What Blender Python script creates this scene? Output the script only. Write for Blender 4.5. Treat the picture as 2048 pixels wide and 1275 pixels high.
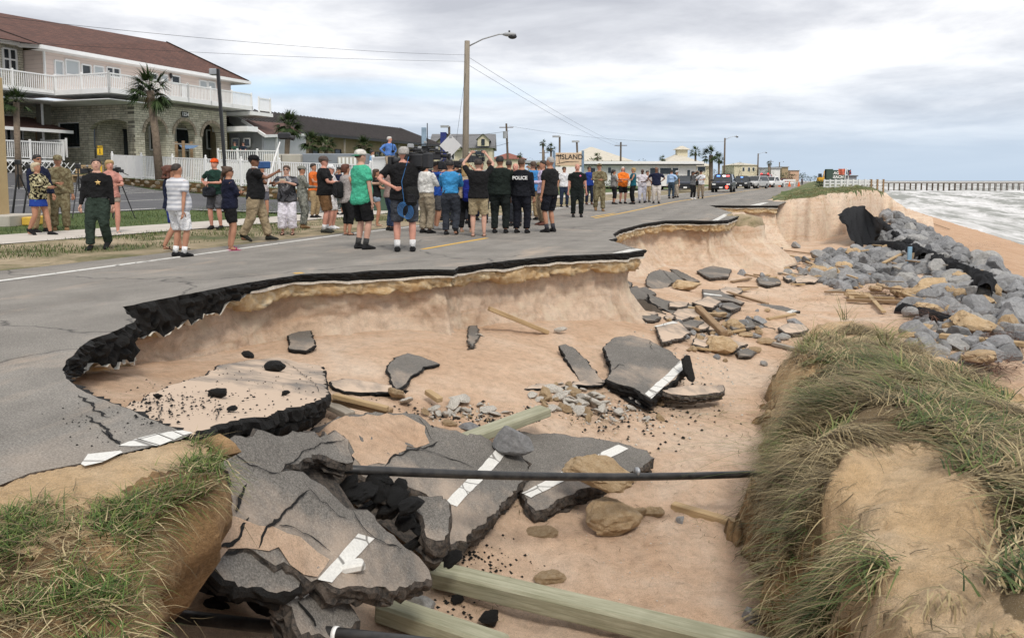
import bpy, bmesh, math, random
import numpy as np
from mathutils import Vector, Matrix, noise
from mathutils.geometry import tessellate_polygon
random.seed(7)
for o in list(bpy.data.objects): bpy.data.objects.remove(o)
SC = bpy.context.scene
COL = SC.collection
rad = math.radians
# ------------------------------------------------------------------ camera
F_PX, CX, CY = 1607.0, 1024.0, 501.6          # photo pixels (2048 x 1275)
PITCH, CAM_H = rad(5.0), 1.3
cam_d = bpy.data.cameras.new('camera'); cam = bpy.data.objects.new('camera', cam_d); COL.objects.link(cam)
cam.location = (0, 0, CAM_H); cam.rotation_euler = (rad(90) - PITCH, 0, 0)
cam_d.sensor_fit = 'HORIZONTAL'; cam_d.sensor_width = 36; cam_d.lens = 36 * F_PX / 2048
cam_d.shift_y = -(637.5 - CY) / 2048
cam_d.clip_start = 0.05; cam_d.clip_end = 20000
SC.camera = cam
# ------------------------------------------------------------------ sky and sun
SUN_EL, SUN_AZ = rad(52), rad(162)            # azimuth from +Y towards +X
world = bpy.data.worlds.new('World'); SC.world = world; world.use_nodes = True
def build_sky():
 nt = world.node_tree; N = nt.nodes; L = nt.links
 for n in list(N): N.remove(n)
 out = N.new('ShaderNodeOutputWorld'); bg = N.new('ShaderNodeBackground'); L.new(bg.outputs[0], out.inputs[0])
 sky = N.new('ShaderNodeTexSky'); sky.sky_type = 'NISHITA'; sky.sun_disc = False
 sky.sun_elevation = SUN_EL; sky.sun_rotation = SUN_AZ; sky.air_density = 1.0; sky.dust_density = 2.0
 tc = N.new('ShaderNodeTexCoord'); sep = N.new('ShaderNodeSeparateXYZ'); L.new(tc.outputs['Generated'], sep.inputs[0])
 def math_(op, a, b=None, clamp=False):
  m = N.new('ShaderNodeMath'); m.operation = op; m.use_clamp = clamp
  for i, v in enumerate((a, b)):
   if v is None: continue
   if isinstance(v, (int, float)): m.inputs[i].default_value = v
   else: L.new(v, m.inputs[i])
  return m.outputs[0]
 zz = math_('MAXIMUM', sep.outputs[2], 0.0)
 den = math_('ADD', zz, 0.10)
 px = math_('DIVIDE', sep.outputs[0], den); py = math_('DIVIDE', sep.outputs[1], den)
 cmb = N.new('ShaderNodeCombineXYZ'); L.new(px, cmb.inputs[0]); L.new(py, cmb.inputs[1])
 def noise_(scale, det, rough, off, dist=0.0):
  mp = N.new('ShaderNodeMapping'); mp.inputs['Location'].default_value = off; L.new(cmb.outputs[0], mp.inputs[0])
  n = N.new('ShaderNodeTexNoise'); n.inputs['Scale'].default_value = scale; n.inputs['Detail'].default_value = det
  n.inputs['Roughness'].default_value = rough; n.inputs['Distortion'].default_value = dist
  L.new(mp.outputs[0], n.inputs['Vector']); return n.outputs[0]
 def ramp(fac, stops):
  r = N.new('ShaderNodeValToRGB'); L.new(fac, r.inputs[0]); e = r.color_ramp.elements
  while len(e) < len(stops): e.new(0.5)
  for el, (p, c) in zip(e, stops): el.position = p; el.color = (*c, 1) if len(c) == 3 else c
  return r
 shade = noise_(0.75, 9, 0.58, (3.1, 1.7, 0), 0.25)
 cl = ramp(shade, [(0.32, (0.50, 0.52, 0.575)), (0.44, (0.66, 0.68, 0.73)), (0.54, (0.86, 0.87, 0.90)), (0.64, (1.05, 1.05, 1.05))])
 cover = noise_(0.22, 5, 0.55, (9.3, 4.4, 0), 0.2)
 gap = ramp(cover, [(0.30, (0, 0, 0)), (0.42, (1, 1, 1))])
 # a clear blue strip between two cloud decks
 st = noise_(0.16, 3, 0.5, (1.0, 7.7, 0)); band = ramp(zz, [(0.085, (0, 0, 0)), (0.105, (1, 1, 1)), (0.125, (0, 0, 0))]); sm_ = ramp(st, [(0.42, (0, 0, 0)), (0.56, (0.9, 0.9, 0.9))])
 bl = math_('MULTIPLY', band.outputs[0], sm_.outputs[0])
 hz = ramp(zz, [(0.0, (1, 1, 1)), (0.035, (0.9, 0.9, 0.9)), (0.085, (0.35, 0.35, 0.35)), (0.16, (0, 0, 0))])
 mixg = N.new('ShaderNodeMix'); mixg.data_type = 'RGBA'; L.new(gap.outputs[0], mixg.inputs[0])
 sm = N.new('ShaderNodeVectorMath'); sm.operation = 'SCALE'; sm.inputs['Scale'].default_value = 0.11; L.new(sky.outputs[0], sm.inputs[0])
 L.new(sm.outputs[0], mixg.inputs[6]); L.new(cl.outputs[0], mixg.inputs[7])
 mixh = N.new('ShaderNodeMix'); mixh.data_type = 'RGBA'; L.new(hz.outputs[0], mixh.inputs[0])
 L.new(mixg.outputs[2], mixh.inputs[6]); mixh.inputs[7].default_value = (0.50, 0.60, 0.72, 1)
 mixb = N.new('ShaderNodeMix'); mixb.data_type = 'RGBA'; L.new(bl, mixb.inputs[0]); L.new(mixh.outputs[2], mixb.inputs[6]); mixb.inputs[7].default_value = (0.56, 0.78, 0.98, 1); L.new(mixb.outputs[2], bg.inputs[0]); bg.inputs[1].default_value = 0.70
build_sky()
sun_d = bpy.data.lights.new('sun', 'SUN'); sun_d.energy = 1.5; sun_d.angle = rad(14); sun_d.color = (1, 0.94, 0.85)
sun = bpy.data.objects.new('sun', sun_d); COL.objects.link(sun)
sdir = Vector((math.sin(SUN_AZ) * math.cos(SUN_EL), math.cos(SUN_AZ) * math.cos(SUN_EL), math.sin(SUN_EL)))
sun.rotation_euler = sdir.to_track_quat('Z', 'Y').to_euler()
SC.view_settings.view_transform = 'Standard'; SC.view_settings.look = 'None'
SC.view_settings.gamma = 1.0; SC.view_settings.use_curve_mapping = False
SC.view_settings.exposure = 0.72
# ------------------------------------------------------------------ pixel and road frames
def ray(x, y):
 dx = x - CX; dy = CY - y
 return np.array([dx, F_PX * math.cos(PITCH) + dy * math.sin(PITCH), dy * math.cos(PITCH) - F_PX * math.sin(PITCH)])
def P(x, y, z=0.0):                           # pixel -> point on the level z
 d = ray(x, y); t = (z - CAM_H) / d[2]
 return Vector((d[0] * t, d[1] * t, z))
def PD(x, y, Y):                              # pixel -> point at forward distance Y
 d = ray(x, y); t = Y / d[1]
 return Vector((d[0] * t, Y, CAM_H + d[2] * t))
RA = rad(20.5); SA, CA = math.sin(RA), math.cos(RA)
def R(u, v, z=0.0): return Vector((u * SA + v * CA, u * CA - v * SA, z))     # road frame -> world
def UV(X, Y): return X * SA + Y * CA, X * CA - Y * SA
def sstep(a, b, x):
 t = min(1, max(0, (x - a) / (b - a))); return t * t * (3 - 2 * t)
def lerp(a, b, t): return a + (b - a) * t
def interp(x, xs, ys): return float(np.interp(x, xs, ys))
def lift(Y): return 0.17 * sstep(27, 45, Y)   # the road climbs a little
def fbm(x, y, z=0.0, o=4):
 return noise.fractal(Vector((x, y, z)), 0.9, 2.1, o)
def march(x, y, hf, t0=1.5, t1=600):          # pixel ray against a height function
 d = ray(x, y); d = d / d[1]; t = t0; step = 0.05
 prev = t0
 while t < t1:
  if CAM_H + d[2] * t <= hf(d[0] * t, t):
   a, b = prev, t
   for _ in range(20):
    m = (a + b) / 2
    if CAM_H + d[2] * m <= hf(d[0] * m, m): b = m
    else: a = m
   return Vector((d[0] * b, b, CAM_H + d[2] * b))
  prev = t; t += max(0.03, t * 0.008)
 return Vector((d[0] * t1, t1, hf(d[0] * t1, t1)))
# ------------------------------------------------------------------ materials
MATS = {}
class NB:
 def __init__(s, name):
  s.m = bpy.data.materials.new(name); s.m.use_nodes = True
  s.N = s.m.node_tree.nodes; s.L = s.m.node_tree.links
  s.b = s.N['Principled BSDF']; MATS[name] = s.m
  tc = s.N.new('ShaderNodeTexCoord'); s.co = tc.outputs['Object']
 def noise(s, scale, det=6, rough=0.6, dist=0.0, vec=None, stretch=None):
  v = vec or s.co
  if stretch is not None:
   mp = s.N.new('ShaderNodeMapping'); mp.inputs['Scale'].default_value = stretch; s.L.new(v, mp.inputs[0]); v = mp.outputs[0]
  n = s.N.new('ShaderNodeTexNoise'); n.inputs['Scale'].default_value = scale; n.inputs['Detail'].default_value = det
  n.inputs['Roughness'].default_value = rough; n.inputs['Distortion'].default_value = dist
  s.L.new(v, n.inputs['Vector']); return n.outputs[0]
 def ramp(s, fac, stops, const=False):
  r = s.N.new('ShaderNodeValToRGB'); s.L.new(fac, r.inputs[0]); e = r.color_ramp.elements
  if const: r.color_ramp.interpolation = 'CONSTANT'
  while len(e) < len(stops): e.new(0.5)
  for el, (p, c) in zip(e, stops):
   el.position = p
   if isinstance(c, (int, float)): c = (c, c, c)
   el.color = (*c, 1)
  return r.outputs[0]
 def mix(s, fac, a, b, mode='MIX'):
  m = s.N.new('ShaderNodeMix'); m.data_type = 'RGBA'; m.blend_type = mode
  for i, v in ((0, fac), (6, a), (7, b)):
   if isinstance(v, (int, float)): m.inputs[i].default_value = v
   elif isinstance(v, tuple): m.inputs[i].default_value = (*v, 1)
   else: s.L.new(v, m.inputs[i])
  return m.outputs[2]
 def col(s, c):
  if isinstance(c, tuple): s.b.inputs['Base Color'].default_value = (*c, 1)
  else: s.L.new(c, s.b.inputs['Base Color'])
 def bump(s, h, strength=0.4, dist=0.02):
  b = s.N.new('ShaderNodeBump'); b.inputs['Strength'].default_value = strength; b.inputs['Distance'].default_value = dist
  s.L.new(h, b.inputs['Height']); s.L.new(b.outputs[0], s.b.inputs['Normal'])
 def rough(s, r, metal=0.0, spec=None):
  s.b.inputs['Roughness'].default_value = r; s.b.inputs['Metallic'].default_value = metal
  if spec is not None: s.b.inputs['Specular IOR Level'].default_value = spec
def cmul(c, k): return tuple(min(1, max(0, x * k)) for x in c)
def basic(name, c, var=0.18, scale=4, rough=0.8, bump=0.0, bscale=60, bdist=0.01, metal=0.0, c2=None, spec=None, stretch=None):
 if name in MATS: return MATS[name]
 n = NB(name); f = n.noise(scale, 6, 0.65, stretch=stretch)
 n.col(n.ramp(f, [(0.3, cmul(c, 1 - var)), (0.7, c2 or cmul(c, 1 + var))]))
 n.rough(rough, metal, spec)
 if bump: n.bump(n.noise(bscale, 4, 0.6, stretch=stretch), bump, bdist)
 return n.m
def cloth(name, c, var=0.3): return basic(name, c, var, 7, 0.9, 1.0, 9, 0.07, spec=0.2)
def make_mats():
 # sand, three tones
 for nm, a, b, c in (('sand_floor', (0.56, 0.365, 0.235), (0.665, 0.475, 0.335), (0.74, 0.59, 0.46)),
      ('sand_bank', (0.55, 0.39, 0.27), (0.66, 0.505, 0.38), (0.73, 0.60, 0.48)),
      ('sand_shell', (0.52, 0.34, 0.17), (0.65, 0.46, 0.27), (0.72, 0.56, 0.38)),
      ('mound_sand', (0.52, 0.34, 0.17), (0.65, 0.46, 0.27), (0.72, 0.56, 0.38)),
      ('sand_beach', (0.46, 0.29, 0.18), (0.52, 0.34, 0.22), (0.58, 0.41, 0.29))):
  n = NB(nm)
  big = n.noise(0.7, 7, 0.62, 0.6); fine = n.noise(120, 3, 0.7); mid = n.noise(9, 6, 0.7)
  base = n.ramp(big, [(0.3, a), (0.5, b), (0.72, c)])
  sp = n.ramp(fine, [(0.28, 0.62), (0.5, 1.0), (0.75, 1.14)])
  md = n.ramp(mid, [(0.3, 0.76), (0.5, 0.98), (0.68, 1.1)])
  cc = n.mix(1.0, base, sp, 'MULTIPLY'); cc = n.mix(1.0, cc, md, 'MULTIPLY')
  if nm in ('sand_bank',):              # damp horizontal bedding and pale dry crust
   lay = n.noise(1.0, 6, 0.6, 0.8, stretch=(0.5, 0.5, 6.0))
   cc = n.mix(n.ramp(lay, [(0.48, 0.0), (0.72, 0.5)]), cc, (0.48, 0.28, 0.16))
   cr = n.noise(2.2, 8, 0.7, 0.4)
   cc = n.mix(n.ramp(cr, [(0.5, 0.0), (0.62, 0.6)]), cc, (0.70, 0.60, 0.46))
  if nm == 'mound_sand':
   at = n.N.new('ShaderNodeAttribute'); at.attribute_name = 'thatch'; ad = n.N.new('ShaderNodeMath'); ad.operation = 'ADD'; n.L.new(at.outputs['Fac'], ad.inputs[0]); n.L.new(n.noise(6, 6, 0.75), ad.inputs[1]); cc = n.mix(n.ramp(ad.outputs[0], [(0.85, 0.0), (1.15, 0.9)]), cc, (0.16, 0.115, 0.06))
  if nm in ('sand_shell', 'mound_sand'):
   sh = n.noise(210, 2, 0.5); cc = n.mix(n.ramp(sh, [(0.66, 0.0), (0.7, 0.8)]), cc, (0.8, 0.72, 0.58))
  n.col(cc); n.rough(0.95, spec=0.15)
  rip = n.noise(14, 8, 0.78, 0.3); n.bump(n.mix(0.25, rip, fine), 0.85, 0.07)
 # asphalt
 for nm, base, sandy in (('asphalt_road', (0.205, 0.190, 0.170), 0.5), ('asphalt_slab', (0.150, 0.139, 0.125), 0.55), ('asphalt_lot', (0.10, 0.10, 0.105), 0.0), ('asphalt_sandy', (0.14, 0.135, 0.128), 1.0)):
  n = NB(nm)
  gr = n.noise(85, 4, 0.8); bl = n.noise(1.3, 6, 0.6, 0.4); md = n.noise(14, 5, 0.7)
  c = n.ramp(gr, [(0.28, cmul(base, 0.35)), (0.5, base), (0.70, cmul(base, 1.9))])
  c = n.mix(1.0, c, n.ramp(bl, [(0.3, 0.82), (0.7, 1.15)]), 'MULTIPLY')
  c = n.mix(1.0, c, n.ramp(md, [(0.3, 0.9), (0.7, 1.08)]), 'MULTIPLY')
  if sandy:
   s1 = n.noise(0.55, 8, 0.66, 0.5)
   lo, hi, k = ((0.56, 0.78, 0.45) if sandy == 0.5 else (0.48, 0.66, 0.6) if sandy < 1 else (0.36, 0.5, 0.97))
   c = n.mix(n.ramp(s1, [(lo, 0.0), (hi, k)]), c, (0.54, 0.42, 0.32))
   if sandy == 0.5:                    # wheel paths, drifted sand streaks and tar-sealed cracks
    mp = n.N.new('ShaderNodeMapping'); mp.inputs['Rotation'].default_value = (0, 0, RA); n.L.new(n.co, mp.inputs[0])
    t = n.noise(1.0, 5, 0.6, 0.2, vec=mp.outputs[0], stretch=(0.9, 0.045, 1)); c = n.mix(1.0, c, n.ramp(t, [(0.35, 0.84), (0.62, 1.14)]), 'MULTIPLY')
    t2 = n.noise(1.0, 7, 0.7, 0.6, vec=mp.outputs[0], stretch=(0.5, 0.12, 1)); c = n.mix(n.ramp(t2, [(0.58, 0.0), (0.74, 0.5)]), c, (0.50, 0.38, 0.28))
    vo = n.N.new('ShaderNodeTexVoronoi'); vo.feature = 'DISTANCE_TO_EDGE'; vo.inputs['Scale'].default_value = 0.22; wv = n.N.new('ShaderNodeVectorMath'); wv.operation = 'ADD'; nz = n.N.new('ShaderNodeTexNoise'); nz.inputs['Scale'].default_value = 1.1; nz.inputs['Detail'].default_value = 5; n.L.new(n.co, nz.inputs['Vector']); n.L.new(n.co, wv.inputs[0]); n.L.new(nz.outputs['Color'], wv.inputs[1]); n.L.new(wv.outputs[0], vo.inputs['Vector'])
    c = n.mix(n.ramp(vo.outputs['Distance'], [(0.0, 0.75), (0.006, 0.0)]), c, (0.03, 0.03, 0.03))
  n.col(c); n.rough(0.9, spec=0.25); n.bump(gr, 0.55, 0.006)
 n = NB('asphalt_black'); g = n.noise(28, 6, 0.75); f = n.noise(130, 3, 0.7)
 n.col(n.ramp(f, [(0.3, (0.006, 0.006, 0.006)), (0.62, (0.018, 0.017, 0.016)), (0.8, (0.09, 0.085, 0.08))])); n.rough(0.75, spec=0.3); n.bump(n.mix(0.4, g, f), 1.0, 0.05)
 n = NB('asphalt_side'); g = n.noise(22, 6, 0.75); f = n.noise(110, 3, 0.7)
 n.col(n.mix(n.ramp(g, [(0.4, 0.0), (0.6, 1.0)]), n.ramp(f, [(0.3, (0.012, 0.011, 0.010)), (0.75, (0.06, 0.055, 0.05))]), (0.13, 0.105, 0.085))); n.rough(0.85); n.bump(n.mix(0.4, g, f), 1.0, 0.04)
 n = NB('limerock'); g = n.noise(9, 7, 0.72); f = n.noise(70, 4, 0.7); b = n.noise(1.6, 5, 0.6)
 c = n.ramp(g, [(0.25, (0.40, 0.25, 0.11)), (0.48, (0.60, 0.45, 0.26)), (0.7, (0.72, 0.63, 0.47))])
 c = n.mix(n.ramp(b, [(0.5, 0.0), (0.68, 0.55)]), c, (0.50, 0.27, 0.09)); n.col(c); n.rough(0.95); n.bump(n.mix(0.35, g, f), 0.9, 0.06)
 n = NB('crust_white'); g = n.noise(30, 5, 0.7); n.col(n.ramp(g, [(0.3, (0.5, 0.45, 0.38)), (0.6, (0.72, 0.68, 0.6))])); n.rough(0.9); n.bump(g, 0.5, 0.02)
 n = NB('paint_white'); g = n.noise(60, 5, 0.75); b = n.noise(4, 5, 0.7)
 n.col(n.mix(n.ramp(b, [(0.62, 0.0), (0.74, 0.45)]), n.ramp(g, [(0.3, (0.52, 0.51, 0.48)), (0.6, (0.68, 0.67, 0.63))]), (0.25, 0.23, 0.21))); n.rough(0.8); n.bump(g, 0.3, 0.004)
 vo = n.N.new('ShaderNodeTexVoronoi'); vo.feature = 'DISTANCE_TO_EDGE'; vo.inputs['Scale'].default_value = 3.2; n.L.new(n.co, vo.inputs['Vector']); c0 = n.b.inputs['Base Color'].links[0].from_socket; n.col(n.mix(n.ramp(vo.outputs['Distance'], [(0.012, 0.8), (0.03, 0.0)]), c0, (0.10, 0.09, 0.08)))
 n = NB('paint_yellow'); g = n.noise(60, 5, 0.75); b = n.noise(3, 6, 0.75)
 n.col(n.mix(n.ramp(b, [(0.55, 0.0), (0.72, 0.6)]), n.ramp(g, [(0.3, (0.55, 0.32, 0.04)), (0.6, (0.72, 0.43, 0.06))]), (0.28, 0.22, 0.15))); n.rough(0.8)
 n = NB('rock_gray'); g = n.noise(5, 8, 0.7); f = n.noise(45, 4, 0.7); oi = n.N.new('ShaderNodeObjectInfo')
 c = n.ramp(g, [(0.25, (0.15, 0.15, 0.152)), (0.5, (0.27, 0.27, 0.272)), (0.75, (0.42, 0.42, 0.415))])
 c = n.mix(1.0, c, n.ramp(oi.outputs['Random'], [(0.0, (0.72, 0.72, 0.72)), (0.6, (1.05, 1.05, 1.06)), (1.0, (1.22, 1.18, 1.1))]), 'MULTIPLY')
 n.col(n.mix(1.0, c, n.ramp(f, [(0.3, 0.8), (0.7, 1.12)]), 'MULTIPLY')); n.rough(0.85); n.bump(n.mix(0.5, g, f), 0.7, 0.05)
 n = NB('rock_tan'); g = n.noise(4, 8, 0.7, 0.3); f = n.noise(38, 5, 0.75); oi = n.N.new('ShaderNodeObjectInfo')
 c = n.ramp(g, [(0.25, (0.38, 0.25, 0.13)), (0.5, (0.56, 0.41, 0.245)), (0.75, (0.66, 0.53, 0.365))])
 c = n.mix(1.0, c, n.ramp(oi.outputs['Random'], [(0.0, (0.85, 0.82, 0.8)), (1.0, (1.1, 1.08, 1.05))]), 'MULTIPLY')
 n.col(n.mix(1.0, c, n.ramp(f, [(0.25, 0.62), (0.6, 1.1)]), 'MULTIPLY')); n.rough(0.95); n.bump(n.mix(0.5, g, f), 1.0, 0.06)
 n = NB('concrete_rubble'); g = n.noise(12, 6, 0.75); oi = n.N.new('ShaderNodeObjectInfo')
 c = n.ramp(g, [(0.36, (0.12, 0.11, 0.10)), (0.46, (0.48, 0.44, 0.38)), (0.62, (0.68, 0.65, 0.59))]); n.col(c); n.rough(0.95); n.bump(g, 0.8, 0.03)
 for nm, a, b in (('wood_green', (0.20, 0.20, 0.125), (0.38, 0.37, 0.27)), ('wood_brown', (0.17, 0.105, 0.055), (0.34, 0.23, 0.13)), ('wood_tan', (0.30, 0.20, 0.10), (0.47, 0.34, 0.19)), ('wood_grey', (0.20, 0.175, 0.145), (0.36, 0.32, 0.265))):
  n = NB(nm); g = n.noise(6, 6, 0.7, 0.4, stretch=(0.35, 6, 6)); p = n.noise(2.0, 5, 0.6)
  c = n.ramp(g, [(0.3, a), (0.65, b)]); n.col(n.mix(n.ramp(p, [(0.5, 0.0), (0.75, 0.5)]), c, cmul(a, 0.75))); n.rough(0.85); n.bump(g, 0.5, 0.01)
 n = NB('pipe_black'); g = n.noise(7, 6, 0.7); n.col(n.ramp(g, [(0.4, (0.012, 0.012, 0.013)), (0.75, (0.05, 0.047, 0.043))])); n.rough(0.42); n.bump(n.noise(60, 3), 0.1, 0.003)
 basic('fabric_black', (0.007, 0.007, 0.008), 0.3, 6, 0.8, 0.6, 7, 0.05, spec=0.2)
 # vegetation
 for nm, cs in (('blade_green', ((0.02, 0.05, 0.008), (0.07, 0.125, 0.022), (0.19, 0.22, 0.06))), ('blade_dry', ((0.06, 0.044, 0.02), (0.25, 0.19, 0.095), (0.50, 0.41, 0.23))),
     ('blade_mixed', ((0.022, 0.045, 0.010), (0.095, 0.125, 0.032), (0.26, 0.24, 0.09))), ('lawn_blade', ((0.03, 0.065, 0.012), (0.06, 0.105, 0.022), (0.15, 0.15, 0.05))),
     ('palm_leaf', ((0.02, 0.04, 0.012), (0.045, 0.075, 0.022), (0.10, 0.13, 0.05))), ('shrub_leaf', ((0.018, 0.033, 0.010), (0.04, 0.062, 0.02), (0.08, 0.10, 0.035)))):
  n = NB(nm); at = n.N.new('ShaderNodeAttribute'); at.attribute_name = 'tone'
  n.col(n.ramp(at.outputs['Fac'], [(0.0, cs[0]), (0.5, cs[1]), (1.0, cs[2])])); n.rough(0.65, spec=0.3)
  n.b.inputs['Subsurface Weight'].default_value = 0.0
 n = NB('turf'); g = n.noise(1.1, 8, 0.7, 0.4); f = n.noise(55, 4, 0.8)
 c = n.ramp(g, [(0.3, (0.055, 0.085, 0.02)), (0.5, (0.095, 0.125, 0.035)), (0.62, (0.24, 0.205, 0.095)), (0.78, (0.42, 0.33, 0.20))])
 n.col(n.mix(1.0, c, n.ramp(f, [(0.3, 0.6), (0.7, 1.2)]), 'MULTIPLY')); n.rough(0.95); n.bump(f, 0.8, 0.03)
 n = NB('lawn'); g = n.noise(0.8, 8, 0.7, 0.4); f = n.noise(45, 4, 0.8)
 c = n.ramp(g, [(0.3, (0.05, 0.085, 0.018)), (0.55, (0.085, 0.125, 0.03)), (0.8, (0.15, 0.155, 0.055))])
 n.col(n.mix(1.0, c, n.ramp(f, [(0.3, 0.6), (0.7, 1.2)]), 'MULTIPLY')); n.rough(0.95); n.bump(f, 0.8, 0.03)
 n = NB('verge'); g = n.noise(0.5, 8, 0.72, 0.5, stretch=(1, 1, 1)); f = n.noise(60, 4, 0.8); m = n.noise(5, 6, 0.7)
 c = n.ramp(g, [(0.34, (0.08, 0.10, 0.03)), (0.44, (0.19, 0.165, 0.08)), (0.54, (0.38, 0.30, 0.19)), (0.7, (0.50, 0.40, 0.28))])
 c = n.mix(1.0, c, n.ramp(m, [(0.3, 0.72), (0.7, 1.12)]), 'MULTIPLY')
 n.col(n.mix(1.0, c, n.ramp(f, [(0.3, 0.65), (0.7, 1.15)]), 'MULTIPLY')); n.rough(0.95); n.bump(n.mix(0.5, f, m), 0.8, 0.03)
 n = NB('dune_soil'); g = n.noise(3, 7, 0.7, 0.3); f = n.noise(70, 4, 0.75)
 ly = n.noise(1.0, 6, 0.7, 0.6, stretch=(1.5, 1.5, 9)); c = n.ramp(n.mix(0.5, g, ly), [(0.36, (0.07, 0.042, 0.02)), (0.48, (0.27, 0.16, 0.07)), (0.60, (0.46, 0.29, 0.14)), (0.72, (0.58, 0.42, 0.25))]); n.col(n.mix(1.0, c, n.ramp(f, [(0.3, 0.7), (0.7, 1.15)]), 'MULTIPLY')); n.rough(0.95); n.bump(n.mix(0.5, g, f), 0.9, 0.05)
 # sea
 n = NB('sea'); st = (0.016, 0.05, 1.0)
 mp = n.N.new('ShaderNodeMapping'); mp.inputs['Rotation'].default_value = (0, 0, RA); n.L.new(n.co, mp.inputs[0]); rv = mp.outputs[0]
 a = n.noise(1.0, 6, 0.62, 0.6, vec=rv, stretch=(0.11, 0.009, 1)); b = n.noise(1.0, 6, 0.75, 1.0, vec=rv, stretch=(0.5, 0.06, 1)); fo = n.mix(0.28, a, b)
 foam = n.ramp(fo, [(0.45, 0.0), (0.52, 0.7), (0.60, 1.0)])
 cf = n.ramp(b, [(0.3, (0.55, 0.54, 0.53)), (0.7, (0.78, 0.77, 0.76))])
 n.col(n.mix(foam, (0.26, 0.265, 0.24), cf)); n.rough(0.6, spec=0.15); n.bump(b, 0.6, 0.3)
 # buildings
 n = NB('stone_veneer'); br = n.N.new('ShaderNodeTexBrick'); mp = n.N.new('ShaderNodeMapping'); mp.inputs['Rotation'].default_value = (rad(90), 0, 0)
 uv = n.N.new('ShaderNodeUVMap'); br.inputs['Scale'].default_value = 1.0; br.inputs['Brick Width'].default_value = 0.42; br.inputs['Row Height'].default_value = 0.14
 br.inputs['Mortar Size'].default_value = 0.012; br.inputs['Color1'].default_value = (0.64, 0.60, 0.48, 1); br.inputs['Color2'].default_value = (0.44, 0.41, 0.315, 1); br.inputs['Mortar'].default_value = (0.16, 0.15, 0.12, 1)
 br.offset_frequency = 2; br.squash = 1.4; br.squash_frequency = 3
 n.L.new(uv.outputs[0], br.inputs['Vector']); g = n.noise(3.0, 6, 0.7)
 n.col(n.mix(1.0, br.outputs['Color'], n.ramp(g, [(0.3, 0.7), (0.7, 1.2)]), 'MULTIPLY')); n.rough(0.9); n.bump(n.mix(0.5, br.outputs['Color'], g), 0.8, 0.04)
 n = NB('roof_shingle'); uv = n.N.new('ShaderNodeUVMap'); br = n.N.new('ShaderNodeTexBrick'); br.inputs['Brick Width'].default_value = 0.33; br.inputs['Row Height'].default_value = 0.15
 br.inputs['Scale'].default_value = 1.0; br.inputs['Mortar Size'].default_value = 0.01; br.inputs['Color1'].default_value = (0.135, 0.060, 0.043, 1); br.inputs['Color2'].default_value = (0.088, 0.040, 0.030, 1); br.inputs['Mortar'].default_value = (0.028, 0.016, 0.013, 1)
 n.L.new(uv.outputs[0], br.inputs['Vector']); g = n.noise(1.2, 6, 0.7); n.col(n.mix(1.0, br.outputs['Color'], n.ramp(g, [(0.3, 0.75), (0.7, 1.2)]), 'MULTIPLY')); n.rough(0.9); n.bump(br.outputs['Color'], 0.7, 0.03)
 n = NB('glass_dark'); g = n.noise(0.6, 3, 0.5); n.col(n.ramp(g, [(0.4, (0.012, 0.016, 0.02)), (0.7, (0.035, 0.045, 0.05))])); n.rough(0.06, spec=0.6)
 basic('white_paint', (0.78, 0.78, 0.77), 0.05, 3, 0.5, 0.1, 40)
 basic('white_siding', (0.70, 0.70, 0.69), 0.05, 3, 0.6, 0.15, 40)
 n = NB('siding_pink'); w = n.N.new('ShaderNodeTexWave'); w.wave_type = 'BANDS'; w.bands_direction = 'Z'; w.wave_profile = 'SAW'; w.inputs['Scale'].default_value = 1.2; n.L.new(n.co, w.inputs['Vector'])
 n.col(n.mix(1.0, (0.66, 0.55, 0.49), n.ramp(w.outputs['Fac'], [(0.0, 0.78), (0.2, 1.0)]), 'MULTIPLY')); n.rough(0.6); n.bump(w.outputs['Fac'], 0.4, 0.03)
 basic('metal_roof', (0.060, 0.052, 0.050), 0.2, 2, 0.45, 0.1, 20)
 basic('grey_wall', (0.40, 0.41, 0.43), 0.08, 2, 0.7, 0.15, 30)
 basic('grey_dark_wall', (0.20, 0.22, 0.25), 0.1, 2, 0.7, 0.15, 30)
 basic('tan_wall', (0.34, 0.26, 0.16), 0.12, 2, 0.8, 0.2, 30)
 basic('cream_wall', (0.62, 0.56, 0.41), 0.07, 1, 0.8, 0.15, 20)
 basic('cream_tile', (0.52, 0.48, 0.40), 0.12, 1.5, 0.8, 0.5, 5, 0.05)
 basic('grey_shingle', (0.16, 0.16, 0.165), 0.15, 2, 0.9, 0.3, 12)
 basic('red_tile', (0.22, 0.075, 0.05), 0.2, 2, 0.9, 0.3, 12)
 basic('stucco_tan', (0.46, 0.34, 0.18), 0.08, 2, 0.9, 0.5, 40, 0.02)
 basic('concrete', (0.42, 0.39, 0.34), 0.12, 1.5, 0.9, 0.3, 40, 0.01)
 basic('sidewalk_concrete', (0.47, 0.43, 0.38), 0.12, 1.2, 0.95, 0.3, 50, 0.01)
 basic('pole_wood', (0.235, 0.20, 0.155), 0.25, 3, 0.9, 0.6, 10, 0.03, stretch=(6, 6, 0.4))
 basic('black_paint', (0.012, 0.012, 0.013), 0.2, 4, 0.45)
 basic('black_plastic', (0.015, 0.015, 0.017), 0.25, 9, 0.5, 0.2, 30)
 basic('steel', (0.36, 0.37, 0.38), 0.12, 4, 0.45, metal=0.6)
 basic('steel_grey', (0.33, 0.34, 0.35), 0.1, 3, 0.55)
 basic('rubber', (0.018, 0.018, 0.018), 0.2, 9, 0.85)
 basic('boulder_wall', (0.33, 0.275, 0.205), 0.3, 3, 0.95, 0.9, 12, 0.06)
 basic('tree_bark', (0.13, 0.10, 0.075), 0.3, 5, 0.95, 0.9, 16, 0.05)
 basic('palm_bark', (0.19, 0.145, 0.105), 0.3, 7, 0.95, 0.9, 16, 0.05)
make_mats()
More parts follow.
